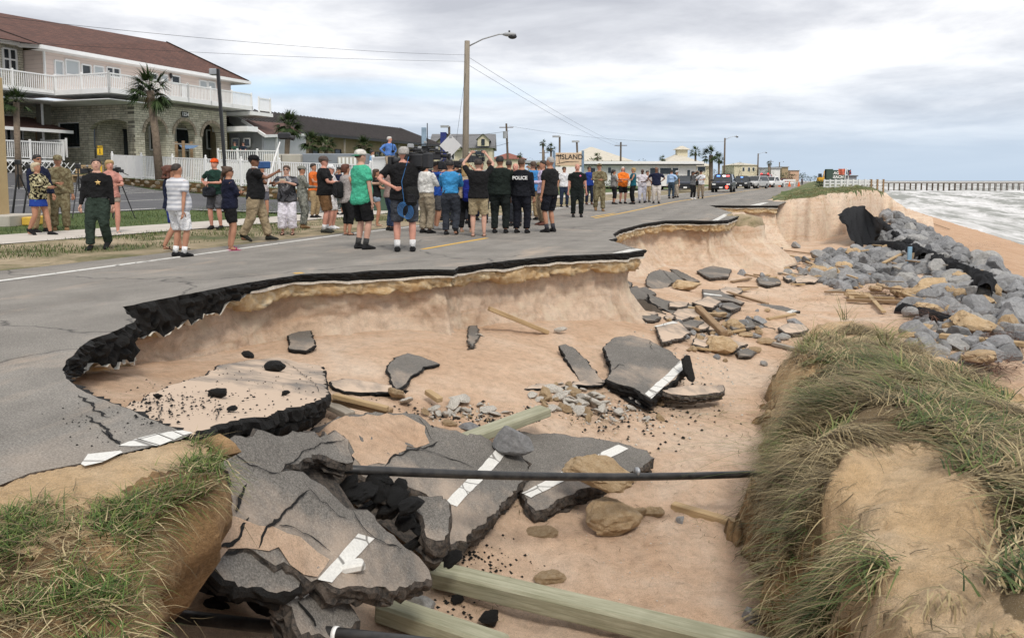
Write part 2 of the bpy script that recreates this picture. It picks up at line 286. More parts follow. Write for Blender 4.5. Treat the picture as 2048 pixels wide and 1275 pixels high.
# ------------------------------------------------------------------ objects
def tag(o, label=None, cat=None, group=None, kind=None):
 if label: o['label'] = label
 if cat: o['category'] = cat
 if group: o['group'] = group
 if kind: o['kind'] = kind
 return o
def empty(name, loc=(0, 0, 0), rz=0.0):
 o = bpy.data.objects.new(name, None); COL.objects.link(o); o.location = loc; o.rotation_euler = (0, 0, rz); o.empty_display_size = 0.2
 return o
def link(name, me, parent=None, loc=None):
 o = bpy.data.objects.new(name, me); COL.objects.link(o)
 if parent is not None: o.parent = parent
 if loc is not None: o.location = loc
 return o
def copy_tree(o, parent=None):
 c = o.copy(); COL.objects.link(c); c.parent = parent
 for ch in list(o.children): copy_tree(ch, c)
 return c
class MB:                                      # collects faces, builds one mesh
 def __init__(s): s.v = []; s.f = []; s.mi = []; s.uv = None; s.tone = None
 def add(s, vs, fs, mi=0):
  b = len(s.v); s.v += [tuple(x) for x in vs]; s.f += [tuple(i + b for i in q) for q in fs]; s.mi += [mi] * len(fs)
 def box(s, c, d, rz=0.0, mi=0, M=None, bev=0.0):
  x, y, z = d[0] / 2, d[1] / 2, d[2] / 2
  if bev:
   ring = [(x - bev, y), (x, y - bev), (x, -y + bev), (x - bev, -y), (-x + bev, -y), (-x, -y + bev), (-x, y - bev), (-x + bev, y)]
   vs = []
   for zz, k in ((-z, bev), (-z + bev, 0), (z - bev, 0), (z, bev)):
    for a, b in ring: vs.append((a - math.copysign(k, a), b - math.copysign(k, b), zz))
   fs = [tuple(range(7, -1, -1)), tuple(range(24, 32))]
   for r in range(3):
    for i in range(8): j = (i + 1) % 8; fs.append((r * 8 + i, r * 8 + j, r * 8 + 8 + j, r * 8 + 8 + i))
   fs = [q if k > 1 else q for k, q in enumerate(fs)]
   # ring runs clockwise seen from above
   fs = [tuple(reversed(q)) for q in fs]
  else:
   vs = [(i * x, j * y, k * z) for i in (-1, 1) for j in (-1, 1) for k in (-1, 1)]
   fs = [(0, 1, 3, 2), (4, 6, 7, 5), (0, 4, 5, 1), (2, 3, 7, 6), (0, 2, 6, 4), (1, 5, 7, 3)]
  m = M if M is not None else Matrix.Rotation(rz, 4, 'Z')
  s.add([tuple((m @ Vector(q)) + Vector(c)) if M is None else tuple(m @ (Vector(q) + Vector(c))) for q in vs], fs, mi)
 def beam(s, a, b, w, h, mi=0, up=Vector((0, 0, 1)), bev=0.0):
  a = Vector(a); b = Vector(b); d = b - a; L = d.length; d.normalize()
  y = up.cross(d)
  if y.length < 1e-4: y = Vector((0, 1, 0)).cross(d)
  y.normalize(); z = d.cross(y)
  m = Matrix((d, y, z)).transposed().to_4x4(); m.translation = (a + b) / 2
  s.box((0, 0, 0), (L, w, h), mi=mi, M=m, bev=bev)
 def tube(s, pts, rr, n=8, mi=0, cap=True, ref=None):
  pts = [Vector(p) for p in pts]; k = len(pts)
  if isinstance(rr, (int, float)): rr = [rr] * k
  base = len(s.v); prev = None
  for i, p in enumerate(pts):
   t = (pts[min(i + 1, k - 1)] - pts[max(i - 1, 0)])
   if t.length < 1e-9: t = Vector((0, 0, 1))
   t.normalize()
   if prev is None:
    a = ref or (Vector((0, 1, 0)) if abs(t.z) > 0.7 else Vector((0, 0, 1)))
    x = a.cross(t)
    if x.length < 1e-5: x = Vector((1, 0, 0))
    x.normalize()
   else: x = prev - t * prev.dot(t); x.normalize()
   prev = x; y = t.cross(x)
   r = rr[i]; r = (r, r) if isinstance(r, (int, float)) else r
   for j in range(n):
    th = 2 * math.pi * j / n
    s.v.append(tuple(p + x * (math.cos(th) * r[0]) + y * (math.sin(th) * r[1])))
  for i in range(k - 1):
   for j in range(n):
    q = base + i * n; s.f.append((q + j, q + (j + 1) % n, q + n + (j + 1) % n, q + n + j)); s.mi.append(mi)
  if cap:
   s.f.append(tuple(base + j for j in range(n - 1, -1, -1))); s.f.append(tuple(base + (k - 1) * n + j for j in range(n))); s.mi += [mi, mi]
 def loft(s, rings, mi=0, cap=True, closed=True):
  base = len(s.v); n = len(rings[0])
  for r in rings: s.v += [tuple(p) for p in r]
  for i in range(len(rings) - 1):
   for j in range(n if closed else n - 1):
    q = base + i * n; s.f.append((q + j, q + (j + 1) % n, q + n + (j + 1) % n, q + n + j)); s.mi.append(mi)
  if cap:
   s.f.append(tuple(base + j for j in range(n - 1, -1, -1))); s.f.append(tuple(base + (len(rings) - 1) * n + j for j in range(n))); s.mi += [mi, mi]
 def ell(s, c, r, n=10, m=6, mi=0):
  rings = []
  for i in range(1, m):
   th = math.pi * i / m; z = -math.cos(th) * r[2]; k = math.sin(th)
   rings.append([(c[0] + math.cos(2 * math.pi * j / n) * r[0] * k, c[1] + math.sin(2 * math.pi * j / n) * r[1] * k, c[2] + z) for j in range(n)])
  base = len(s.v); s.loft(rings, mi, cap=False)
  s.v += [(c[0], c[1], c[2] - r[2]), (c[0], c[1], c[2] + r[2])]; a = len(s.v) - 2; top = base + (m - 2) * n
  for j in range(n):
   s.f += [(a, base + (j + 1) % n, base + j), (a + 1, top + j, top + (j + 1) % n)]; s.mi += [mi, mi]
 def mesh(s, name, mats):
  me = bpy.data.meshes.new(name); me.from_pydata(s.v, [], s.f)
  for m in (mats if isinstance(mats, (list, tuple)) else [mats]): me.materials.append(MATS[m] if isinstance(m, str) else m)
  if any(s.mi): me.polygons.foreach_set('material_index', s.mi)
  if s.tone is not None:
   at = me.attributes.new('tone', 'FLOAT', 'POINT'); at.data.foreach_set('value', np.array(s.tone, dtype=np.float32))
  me.update(); return me
 def build(s, name, mats, parent=None, smooth=False, loc=None):
  me = s.mesh(name, mats)
  if smooth: me.polygons.foreach_set('use_smooth', [True] * len(me.polygons))
  return link(name, me, parent, loc)
def struct(o): o['kind'] = 'structure'; return o
def smooth_by_angle(o, ang=35):
 me = o.data; me.polygons.foreach_set('use_smooth', [True] * len(me.polygons))
 bm = bmesh.new(); bm.from_mesh(me); c = rad(ang)
 for e in bm.edges:
  e.smooth = len(e.link_faces) == 2 and e.calc_face_angle(0) < c
 bm.to_mesh(me); bm.free(); return o
def tess(poly):                                # triangulate a simple polygon of 3D points
 return [tuple(t) for t in tessellate_polygon([[Vector((p[0], p[1], 0)) for p in poly]])]
def grid_mesh(name, xs_fn, nu, nv, mats, smooth=True):
 vs = np.empty((nu, nv, 3))
 for i in range(nu):
  for j in range(nv): vs[i, j] = xs_fn(i, j)
 idx = np.arange(nu * nv).reshape(nu, nv)
 fs = np.stack([idx[:-1, :-1], idx[1:, :-1], idx[1:, 1:], idx[:-1, 1:]], -1).reshape(-1, 4)
 me = bpy.data.meshes.new(name); me.from_pydata(vs.reshape(-1, 3).tolist(), [], fs.tolist())
 for m in (mats if isinstance(mats, (list, tuple)) else [mats]): me.materials.append(MATS[m])
 if smooth: me.polygons.foreach_set('use_smooth', [True] * len(me.polygons))
 me.update(); return me
def densify(pts, step, closed=False):
 out = []; n = len(pts)
 for i in range(n if closed else n - 1):
  a = Vector(pts[i]); b = Vector(pts[(i + 1) % n]); k = max(1, int((b - a).length / step))
  for j in range(k): out.append(a.lerp(b, j / k))
 if not closed: out.append(Vector(pts[-1]))
 return out
# ================================================================== GROUND
def PG(x, y):
 z = 0.0
 for _ in range(6): p = P(x, y, z); z = lift(p.y)
 return P(x, y, z)
def make_kr(ctrl, sig):
 pts = [P(*c) for c in ctrl]
 A = np.array([p.x / max(p.y, 1) for p in pts]); B = np.array([math.log(max(p.y, 1)) for p in pts]); Z = np.array([p.z for p in pts])
 def f(X, Y):
  X = np.asarray(X, float); Y = np.maximum(np.asarray(Y, float), 1.0)
  a = X / Y; b = np.log(Y)
  d2 = (a[..., None] - A) ** 2 + (b[..., None] - B) ** 2 * 0.6
  d2 = d2 - d2.min(-1, keepdims=True)
  w = np.exp(-d2 / (2 * sig * sig)); return (w * Z).sum(-1) / w.sum(-1)
 return f
FLOOR_CTRL = [(420, 1180, -1.45), (330, 1260, -1.5), (600, 1200, -1.65), (800, 1230, -1.85), (1100, 1230, -1.95), (1300, 1100, -1.88), (1500, 1200, -1.95), (1350, 900, -1.82), (1480, 950, -1.9),
 (1450, 800, -1.78), (1100, 830, -1.42), (1250, 840, -1.62), (900, 800, -1.12), (700, 820, -0.98), (900, 700, -1.02), (600, 668, -0.90), (600, 700, -0.94), (700, 655, -0.88), (800, 648, -0.88),
 (1000, 648, -1.0), (1000, 720, -1.14), (1200, 720, -1.36), (1200, 665, -1.2), (1400, 620, -1.5), (1310, 590, -1.2), (1330, 520, -1.25), (1400, 540, -1.5), (1250, 560, -1.1),
 (250, 810, -0.36), (200, 790, -0.32), (350, 770, -0.48), (420, 740, -0.72), (500, 705, -0.84), (540, 900, -1.0), (700, 900, -1.25), (900, 950, -1.6), (1100, 1000, -1.85),
 (1500, 600, -1.85), (1600, 560, -1.95), (1550, 700, -1.75), (1700, 600, -1.85), (1640, 500, -1.7), (1560, 470, -1.4), (1700, 480, -1.7), (1850, 700, -1.75), (1950, 640, -1.7), (2040, 760, -1.8), (2040, 900, -1.9), (1800, 1000, -1.9), (1560, 520, -1.9), (1500, 500, -1.85)]
FLOOR_KR = make_kr(FLOOR_CTRL, 0.075)
def floor_np(X, Y):
 X = np.asarray(X, float); Y = np.asarray(Y, float)
 u = X * SA + Y * CA; v = X * CA - Y * SA
 z = FLOOR_KR(X, Y)
 far = np.clip((Y - 28) / 14, 0, 1); z = z * (1 - far) + (-1.85) * far
 crest = np.interp(u, [10, 20, 35, 80, 400], [-1.75, -1.6, -1.25, -0.75, -0.6])       # rock revetment
 rid = np.interp(v, [0.6, 2.6, 4.0, 4.6, 8.8, 19.5, 40], [0, 0.55, 1, 1, 0, 0, 0])
 out = np.interp(v, [4.4, 5.0, 8.8, 19.5, 40, 90], [0, 0.1, -2.0, -3.2, -5.5, -8])
 near = np.clip((u - 11) / 6, 0, 1)
 base = np.where(v > 4.5, crest + (out * 1.0), np.where(v > 0.6, z * (1 - rid) + crest * rid, z))
 beach = np.interp(v, [4.4, 5.2, 8.8, 19.5, 40, 90], [0, 0, 1, 1, 1, 1])
 bz = np.interp(v, [0, 8.8, 19.5, 40, 90], [-3.2, -3.2, -5.0, -6.5, -8])
 base = np.where(v > 4.4, base * (1 - beach) + bz * beach, base)
 z = z * (1 - near) + base * near
 z = np.where(v > 8.8, np.minimum(z, np.interp(v, [8.8, 14], [-1.8, -3.9])) * (1 - near) + z * near, z)
 return z
def floor_h(X, Y): return float(floor_np(np.array([X]), np.array([Y]))[0]) + 0.03 * fbm(X * 1.3, Y * 1.3, 3.0)
def inland_h(X, Y):
 u, v = UV(X, Y)
 return lift(Y) + interp(v, [-60, -42, -37.4, -32, -24, -20, -18], [1.6, 1.57, 1.05, 0.62, 0.33, 0.1, 0.0]) * sstep(-2, 8, u)
_T = 1.5 * 1.012 ** np.arange(480)
def fhit(x, y):                                # pixel ray against the sand floor, vectorised
 d = ray(x, y); d = d / d[1]
 g = CAM_H + d[2] * _T - floor_np(d[0] * _T, _T); k = np.argmax(g <= 0) if (g <= 0).any() else len(_T) - 1
 if k == 0: t = _T[0]
 else: t = _T[k - 1] + (_T[k] - _T[k - 1]) * g[k - 1] / max(1e-9, g[k - 1] - g[k])
 return Vector((d[0] * t, t, CAM_H + d[2] * t))
def ghit(x, y): return march(x, y, inland_h, 6)
def build_floor():
 rows = [1.2]
 while rows[-1] < 420: rows.append(rows[-1] * 1.0165 + 0.004)
 cols = np.linspace(-0.75, 1.05, 330)
 Y = np.array(rows)[:, None] + 0 * cols; X = np.array(rows)[:, None] * cols
 Z = floor_np(X, Y)
 for i in range(X.shape[0]):
  y = rows[i]
  if y > 60: continue
  for j in range(X.shape[1]):
   x = X[i, j]; u, v = UV(x, y)
   if v < -9: continue
   a = 0.035 * fbm(x * 1.2, y * 1.2, 3.0) + 0.012 * fbm(x * 6, y * 6, 1.0, 3)
   # foot prints and wash marks on the near flat
   if y < 14 and x > 0: a += 0.035 * max(0, fbm(x * 3.1, y * 3.1, 9.0, 3) - 0.12) * -1.0
   # wind ripples on the talus
   if 7 < y < 13 and -4 < x < 2.2: a += 0.006 * math.sin(46 * (x * 0.83 - y * 0.25 + 0.10 * fbm(x * 1.5, y * 1.5, 5.0, 2))) * sstep(0.0, 0.3, fbm(x, y * 1.0, 7.0, 2) + 0.2)
   Z[i, j] += a
 me = grid_mesh('sand_ground', lambda i, j: (X[i, j], Y[i, j], Z[i, j]), X.shape[0], X.shape[1], ['sand_floor', 'sand_beach'])
 fi = []
 nv = X.shape[1]
 for i in range(X.shape[0] - 1):
  for j in range(nv - 1):
   u, v = UV(X[i, j], rows[i]); fi.append(1 if v > 7.5 else 0)
 me.polygons.foreach_set('material_index', fi)
 struct(link('sand_ground', me))
 # ground close around and behind the viewpoint
 m = MB(); n = 24
 xs = np.linspace(-60, 60, n); ys = np.linspace(-40, 1.4, n)
 m.v = [(x, y, -2.05 if y > 0 else -2.05) for x in xs for y in ys]
 m.f = [(i * n + j, (i + 1) * n + j, (i + 1) * n + j + 1, i * n + j + 1) for i in range(n - 1) for j in range(n - 1)]; m.mi = [0] * len(m.f)
 struct(m.build('sand_backshore', 'sand_floor'))
build_floor()
# ------------------------------------------------------------------ the broken road
EDGE_PX = [(383, 866), (330, 851), (252, 815), (196, 795), (150, 774), (123, 741), (136, 722), (154, 697), (170, 686), (188, 676), (214, 668), (242, 656), (273, 640), (256, 628), (247, 613), (300, 602), (362, 590), (430, 577), (494, 565),
 (552, 556), (604, 548), (650, 546), (700, 545), (739, 541), (842, 538), (908, 539), (918, 533), (1013, 521), (1115, 511), (1200, 508), (1254, 505.5), (1290, 499), (1262, 494), (1240, 486), (1216, 479.5), (1232, 476),
 (1226, 468), (1240, 459), (1287, 447), (1330, 441), (1380, 440.5), (1426, 441.5), (1456, 440), (1490, 427), (1463, 424.5), (1436, 416), (1418, 410.5), (1480, 411), (1556, 411)]
def edge_world():
 pts = [PG(*p) for p in EDGE_PX]
 u_last = UV(pts[-1].x, pts[-1].y)
 tail = [R(u, -1.6 + 0.3 * math.sin(u * 0.3)) for u in (46.5, 50, 56, 64)]
 tail += [R(u, -2.2) for u in (75, 90, 120, 160, 230, 330, 500, 800)]
 for t in tail: t.z = lift(t.y)
 return pts, tail
EDGE, EDGE_TAIL = edge_world()
def jag(pts, amp=0.02):
 out = []
 for p in densify(pts, 0.045):
  k = amp * min(1.6, 0.6 + p.y * 0.05)
  out.append(Vector((p.x + k * fbm(p.x * 7, p.y * 7, 1.0), p.y + k * fbm(p.x * 7, p.y * 7, 5.0), p.z)))
 return out
EJ = jag(EDGE)
def smooth_normals(pts, w):
 n = len(pts); out = []
 arr = np.array([(p.x, p.y) for p in pts])
 for i in range(n):
  a = max(0, i - w); b = min(n - 1, i + w); d = arr[b] - arr[a]; L = np.hypot(*d) + 1e-9
  out.append(Vector((d[1] / L, -d[0] / L, 0)))          # right of travel = into the pit
 ker = np.ones(w) / w
 o = np.array([(q.x, q.y) for q in out]); o = np.stack([np.convolve(np.pad(o[:, k], (w, w), 'edge'), ker, 'same')[w:-w] for k in (0, 1)], 1)
 o /= (np.hypot(o[:, 0], o[:, 1])[:, None] + 1e-9)
 return [Vector((a, b, 0)) for a, b in o]
EN = smooth_normals(EJ, 14)
def edge_px_x(p):                              # photo column of an edge point, to vary the layers along it
 t = math.cos(PITCH) * p.y - math.sin(PITCH) * (p.z - CAM_H); return CX + F_PX * p.x / t
def bisect_lift(poly_list, name, mat, cuts=(27, 29, 31, 33, 35, 37, 39, 41, 43, 45, 50, 60, 80), dz=0.0):
 bm = bmesh.new()
 for poly in poly_list:
  vs = [bm.verts.new((p.x, p.y, 0)) for p in poly]
  for t in tess(poly):
   try: bm.faces.new([vs[i] for i in t])
   except ValueError: pass
 for c in cuts:
  bmesh.ops.bisect_plane(bm, geom=bm.verts[:] + bm.edges[:] + bm.faces[:], plane_co=(0, c, 0), plane_no=(0, 1, 0))
 for v in bm.verts: v.co.z = lift(v.co.y) + dz
 bmesh.ops.recalc_face_normals(bm, faces=bm.faces)
 for f in bm.faces:
  if f.normal.z < 0: f.normal_flip()
 me = bpy.data.meshes.new(name); bm.to_mesh(me); bm.free(); me.materials.append(MATS[mat]); return me
VL = -10.95                                    # left edge of the asphalt
def build_road():
 left = [R(u, VL + 0.12 * fbm(u * 0.7, 2.0)) for u in list(np.arange(-8, 70, 0.7)) + [90, 150, 300, 800]]
 near = [R(-8, -3.15), R(0, -3.15), P(-40, 985), P(60, 945), P(165, 925), P(300, 893), P(361, 878)]
 poly = left[::-1] + near + EJ + EDGE_TAIL
 poly = [Vector((p.x, p.y, 0)) for p in poly]
 me = bisect_lift([poly], 'road', 'asphalt_road')
 road = struct(link('road', me))
 # broken asphalt face, dry cap line, limerock base and sand bank below it
 rows_a, rows_w, rows_l, rows_s = [], [], [], []
 for p, nrm in zip(EJ, EN):
  x = edge_px_x(p); near_left = x < 500 and p.y < 11
  hinge = p.y < 5.2 and x > 140
  ta = interp(x, [120, 160, 200, 260, 330, 420, 480, 520], [0.10, 0.22, 0.24, 0.36, 0.38, 0.30, 0.16, 0.12]) if near_left else 0.115 + 0.03 * fbm(p.x * 1.5, p.y * 1.5, 2)
  if near_left and not hinge: ta *= 1 + 0.28 * fbm(p.x * 5, p.y * 5, 9) + 0.16 * fbm(p.x * 17, p.y * 17, 2)
  if hinge: ta = 0.06
  tl = 0.0 if hinge else (interp(x, [440, 520], [0.0, 0.19]) if near_left else 0.19 + 0.09 * fbm(p.x * 1.3, p.y * 1.3, 4.0) + 0.05 * fbm(p.x * 5, p.y * 5, 4.0))
  j = lambda k, s, f: k * fbm(p.x * f, p.y * f, s)
  q = p + nrm * 0.003
  ja = 2.4 if near_left else 1.0; r = [q] + [q + nrm * (0.015 - 0.06 * t * t + ja * (j(0.028, 3 + 4 * t, 9) + j(0.02, 8 + 9 * t, 23))) + Vector((0, 0, -ta * t)) for t in (0.15, 0.3, 0.45, 0.6, 0.75, 0.9, 1.0)]
  rows_a.append(r + [q - nrm * 0.4 + Vector((0, 0, -ta - 0.005))])
  z1 = -ta - 0.004
  cw = 0.0 if near_left else 0.03 + 0.02 * fbm(p.x * 2.5, p.y * 2.5, 8)
  rows_w.append([q - nrm * 0.35 + Vector((0, 0, z1)), q + nrm * (-0.012) + Vector((0, 0, z1)), q + nrm * (-0.02) + Vector((0, 0, z1 - max(0.001, cw))), q - nrm * 0.35 + Vector((0, 0, z1 - max(0.001, cw) - 0.002))])
  z2 = z1 - max(0.001, cw) - 0.004
  lr = [q - nrm * 0.35 + Vector((0, 0, z2))]
  for t in (0, 0.2, 0.4, 0.6, 0.8, 1.0):
   lr.append(q + nrm * (-0.07 - 0.03 * t + j(0.07, 2 + t * 1.3, 3.5) + j(0.05, 7 + t * 5, 12) + j(0.02, 3 + t * 9, 31)) + Vector((0, 0, z2 - tl * t)))
  lr.append(q - nrm * 0.45 + Vector((0, 0, z2 - tl - 0.01)))
  rows_l.append(lr)
  z3 = z2 - max(0, tl - 0.08)
  fx = q + nrm * 0.9; zf = floor_h(fx.x, fx.y)
  sr = []
  H = max(0.12, (z3 - zf))
  for k in range(30):
   t = k / 26.0
   off = -0.32 + 0.12 * t + (0.55 if p.y < 14.5 else 1.1) * max(0, t - (0.55 if p.y < 14.5 else 0.35)) ** 1.6 * min(1.6, H) + 0.13 * fbm(p.x * 1.1, p.y * 1.1, t * 1.2) * min(1, t * 3 + 0.2) + 0.05 * fbm(p.x * 4, p.y * 4, t * 3) + 0.02 * fbm(p.x * 13, p.y * 13, t * 9)
   if p.y > 27 and x > 1440: off += 1.2 * t ** 2
   sr.append(q + nrm * off + Vector((0, 0, z3 + 0.05 - (H + 0.1) * t)))
  rows_s.append(sr)
 def strip(name, rows, mat, sm=True):
  m = MB(); m.loft(rows, cap=False, closed=False); o = m.build(name, mat, smooth=sm)
  bm = bmesh.new(); bm.from_mesh(o.data); bmesh.ops.recalc_face_normals(bm, faces=bm.faces); bm.to_mesh(o.data); bm.free()
  return struct(o)
 strip('road_asphalt_edge', rows_a, 'asphalt_black', False)
 strip('road_cap_layer', rows_w, 'crust_white', False)
 strip('road_limerock_base', rows_l, 'limerock')
 strip('sand_bank', rows_s, 'sand_bank')
 # markings
 def line_uv(pts, w, name, mat, dz=0.004):
  pts = [Vector((p.x, p.y, 0)) for p in pts]; polys = []
  for a, b in zip(pts, pts[1:]):
   d = (b - a).normalized(); n = Vector((-d.y, d.x, 0)) * (w / 2); polys.append([a - n, b - n, b + n, a + n])
  return struct(link(name, bisect_lift(polys, name, mat, dz=dz)))
 lw = densify([R(-8, -9.75), P(13, 560), P(351, 515), P(679, 470), R(45, -10.5)], 0.8) + [R(120, -10.5), R(300, -10.5)]
 line_uv(lw, 0.13, 'road_edge_line', 'paint_white')
 line_uv([P(845, 498.5), P(974, 476)], 0.11, 'road_centre_line', 'paint_yellow')
 line_uv([P(588, 547), P(606, 545.5)], 0.11, 'road_centre_line', 'paint_yellow')
 line_uv([P(1189, 436.5), P(1290, 420)] + [R(u, -6.88) for u in (50, 90, 200)], 0.11, 'road_centre_line', 'paint_yellow')
 line_uv([P(1182.7, 434.3), P(1229, 427.7)], 0.11, 'road_centre_line', 'paint_yellow')
 line_uv([PG(1250, 495), PG(1272, 500)][::-1], 0.02, 'road_edge_line', 'paint_white')
 def poly_mark(px, name='road_edge_line', mat='paint_white', dz=0.004):
  return struct(link(name, bisect_lift([[PG(*p) for p in px]], name, mat, dz=dz)))
 poly_mark([(1223, 507), (1253, 505), (1287, 499.3), (1266, 496.5)])
 poly_mark([(1424, 441), (1436, 441), (1460, 428), (1448, 428)])
 poly_mark([(1500, 410.5), (1520, 410.5), (1538, 405), (1526, 405)])
 for q in ([(236, 892), (262, 893), (318, 892), (272, 878)], [(275, 877), (320, 891), (345, 881), (312, 868)], [(315, 867), (348, 880), (366, 872), (345, 863)], [(348, 862.5), (368, 871), (386, 866), (365, 861)]): poly_mark(q)
 poly_mark([(162, 932), (176, 912), (240, 905), (246, 908), (205, 928), (170, 936)], dz=0.012)
 # the cracks across the sinking lip
 def crack(px, w, dz=0.005):
  pts = [P(*p) for p in px]; pts = densify(pts, 0.03); polys = []; m = MB(); L = len(pts)
  for i, p in enumerate(pts):
   d = pts[min(i + 1, L - 1)] - pts[max(0, i - 1)]; d.normalize(); n = Vector((-d.y, d.x, 0)); k = w * (0.35 + 0.9 * abs(fbm(p.x * 11, p.y * 11, 3))) * min(1, 6 * min(i, L - 1 - i) / L)
   off = n * (0.03 * fbm(p.x * 9, p.y * 9, 6))
   m.v += [tuple(p + off - n * k + Vector((0, 0, dz))), tuple(p + off + n * k + Vector((0, 0, dz)))]
  m.f = [(2 * i, 2 * i + 2, 2 * i + 3, 2 * i + 1) for i in range(L - 1)]; m.mi = [0] * len(m.f)
  struct(m.build('road_crack', 'asphalt_black'))
 crack([(157, 790), (172, 803), (186, 812), (205, 825), (222, 838)], 0.012)
 crack([(176, 830), (190, 845), (212, 860), (222, 875), (238, 888)], 0.014)
 crack([(200, 860), (215, 872), (232, 886), (240, 894)], 0.01)
build_road()
# ------------------------------------------------------------------ blades of grass
class Blades:
 def __init__(s): s.v = []; s.f = []; s.t = []
 def add(s, root, d, L, w, bend, tone, segs=3):
  b = len(s.v); d = Vector(d).normalized(); side = d.cross(Vector((0, 0, 1)))
  if side.length < 1e-3: side = Vector((1, 0, 0))
  side.normalize(); p = Vector(root); step = L / segs; bend = Vector(bend)
  for i in range(segs + 1):
   k = w * (1 - (i / segs) ** 1.5) / 2
   if i == segs: s.v.append(tuple(p)); s.t.append(tone)
   else: s.v += [tuple(p - side * k), tuple(p + side * k)]; s.t += [tone, tone]
   d = (d + bend / segs).normalized(); p = p + d * step
  for i in range(segs - 1): s.f.append((b + 2 * i, b + 2 * i + 1, b + 2 * i + 3, b + 2 * i + 2))
  s.f.append((b + 2 * segs - 2, b + 2 * segs - 1, b + 2 * segs))
 def build(s, name, mat, parent=None):
  m = MB(); m.v, m.f, m.tone = s.v, s.f, s.t; m.mi = [0] * len(s.f); return m.build(name, mat, parent)
def in_poly(x, y, poly):
 c = False; n = len(poly); j = n - 1
 for i in range(n):
  xi, yi = poly[i][0], poly[i][1]; xj, yj = poly[j][0], poly[j][1]
  if (yi > y) != (yj > y) and x < (xj - xi) * (y - yi) / (yj - yi) + xi: c = not c
  j = i
 return c
def dist_poly(x, y, poly):
 best = 1e9; n = len(poly)
 for i in range(n):
  ax, ay = poly[i][0], poly[i][1]; bx, by = poly[(i + 1) % n][0], poly[(i + 1) % n][1]
  dx, dy = bx - ax, by - ay; t = max(0, min(1, ((x - ax) * dx + (y - ay) * dy) / (dx * dx + dy * dy + 1e-12)))
  best = min(best, math.hypot(x - ax - dx * t, y - ay - dy * t))
 return best
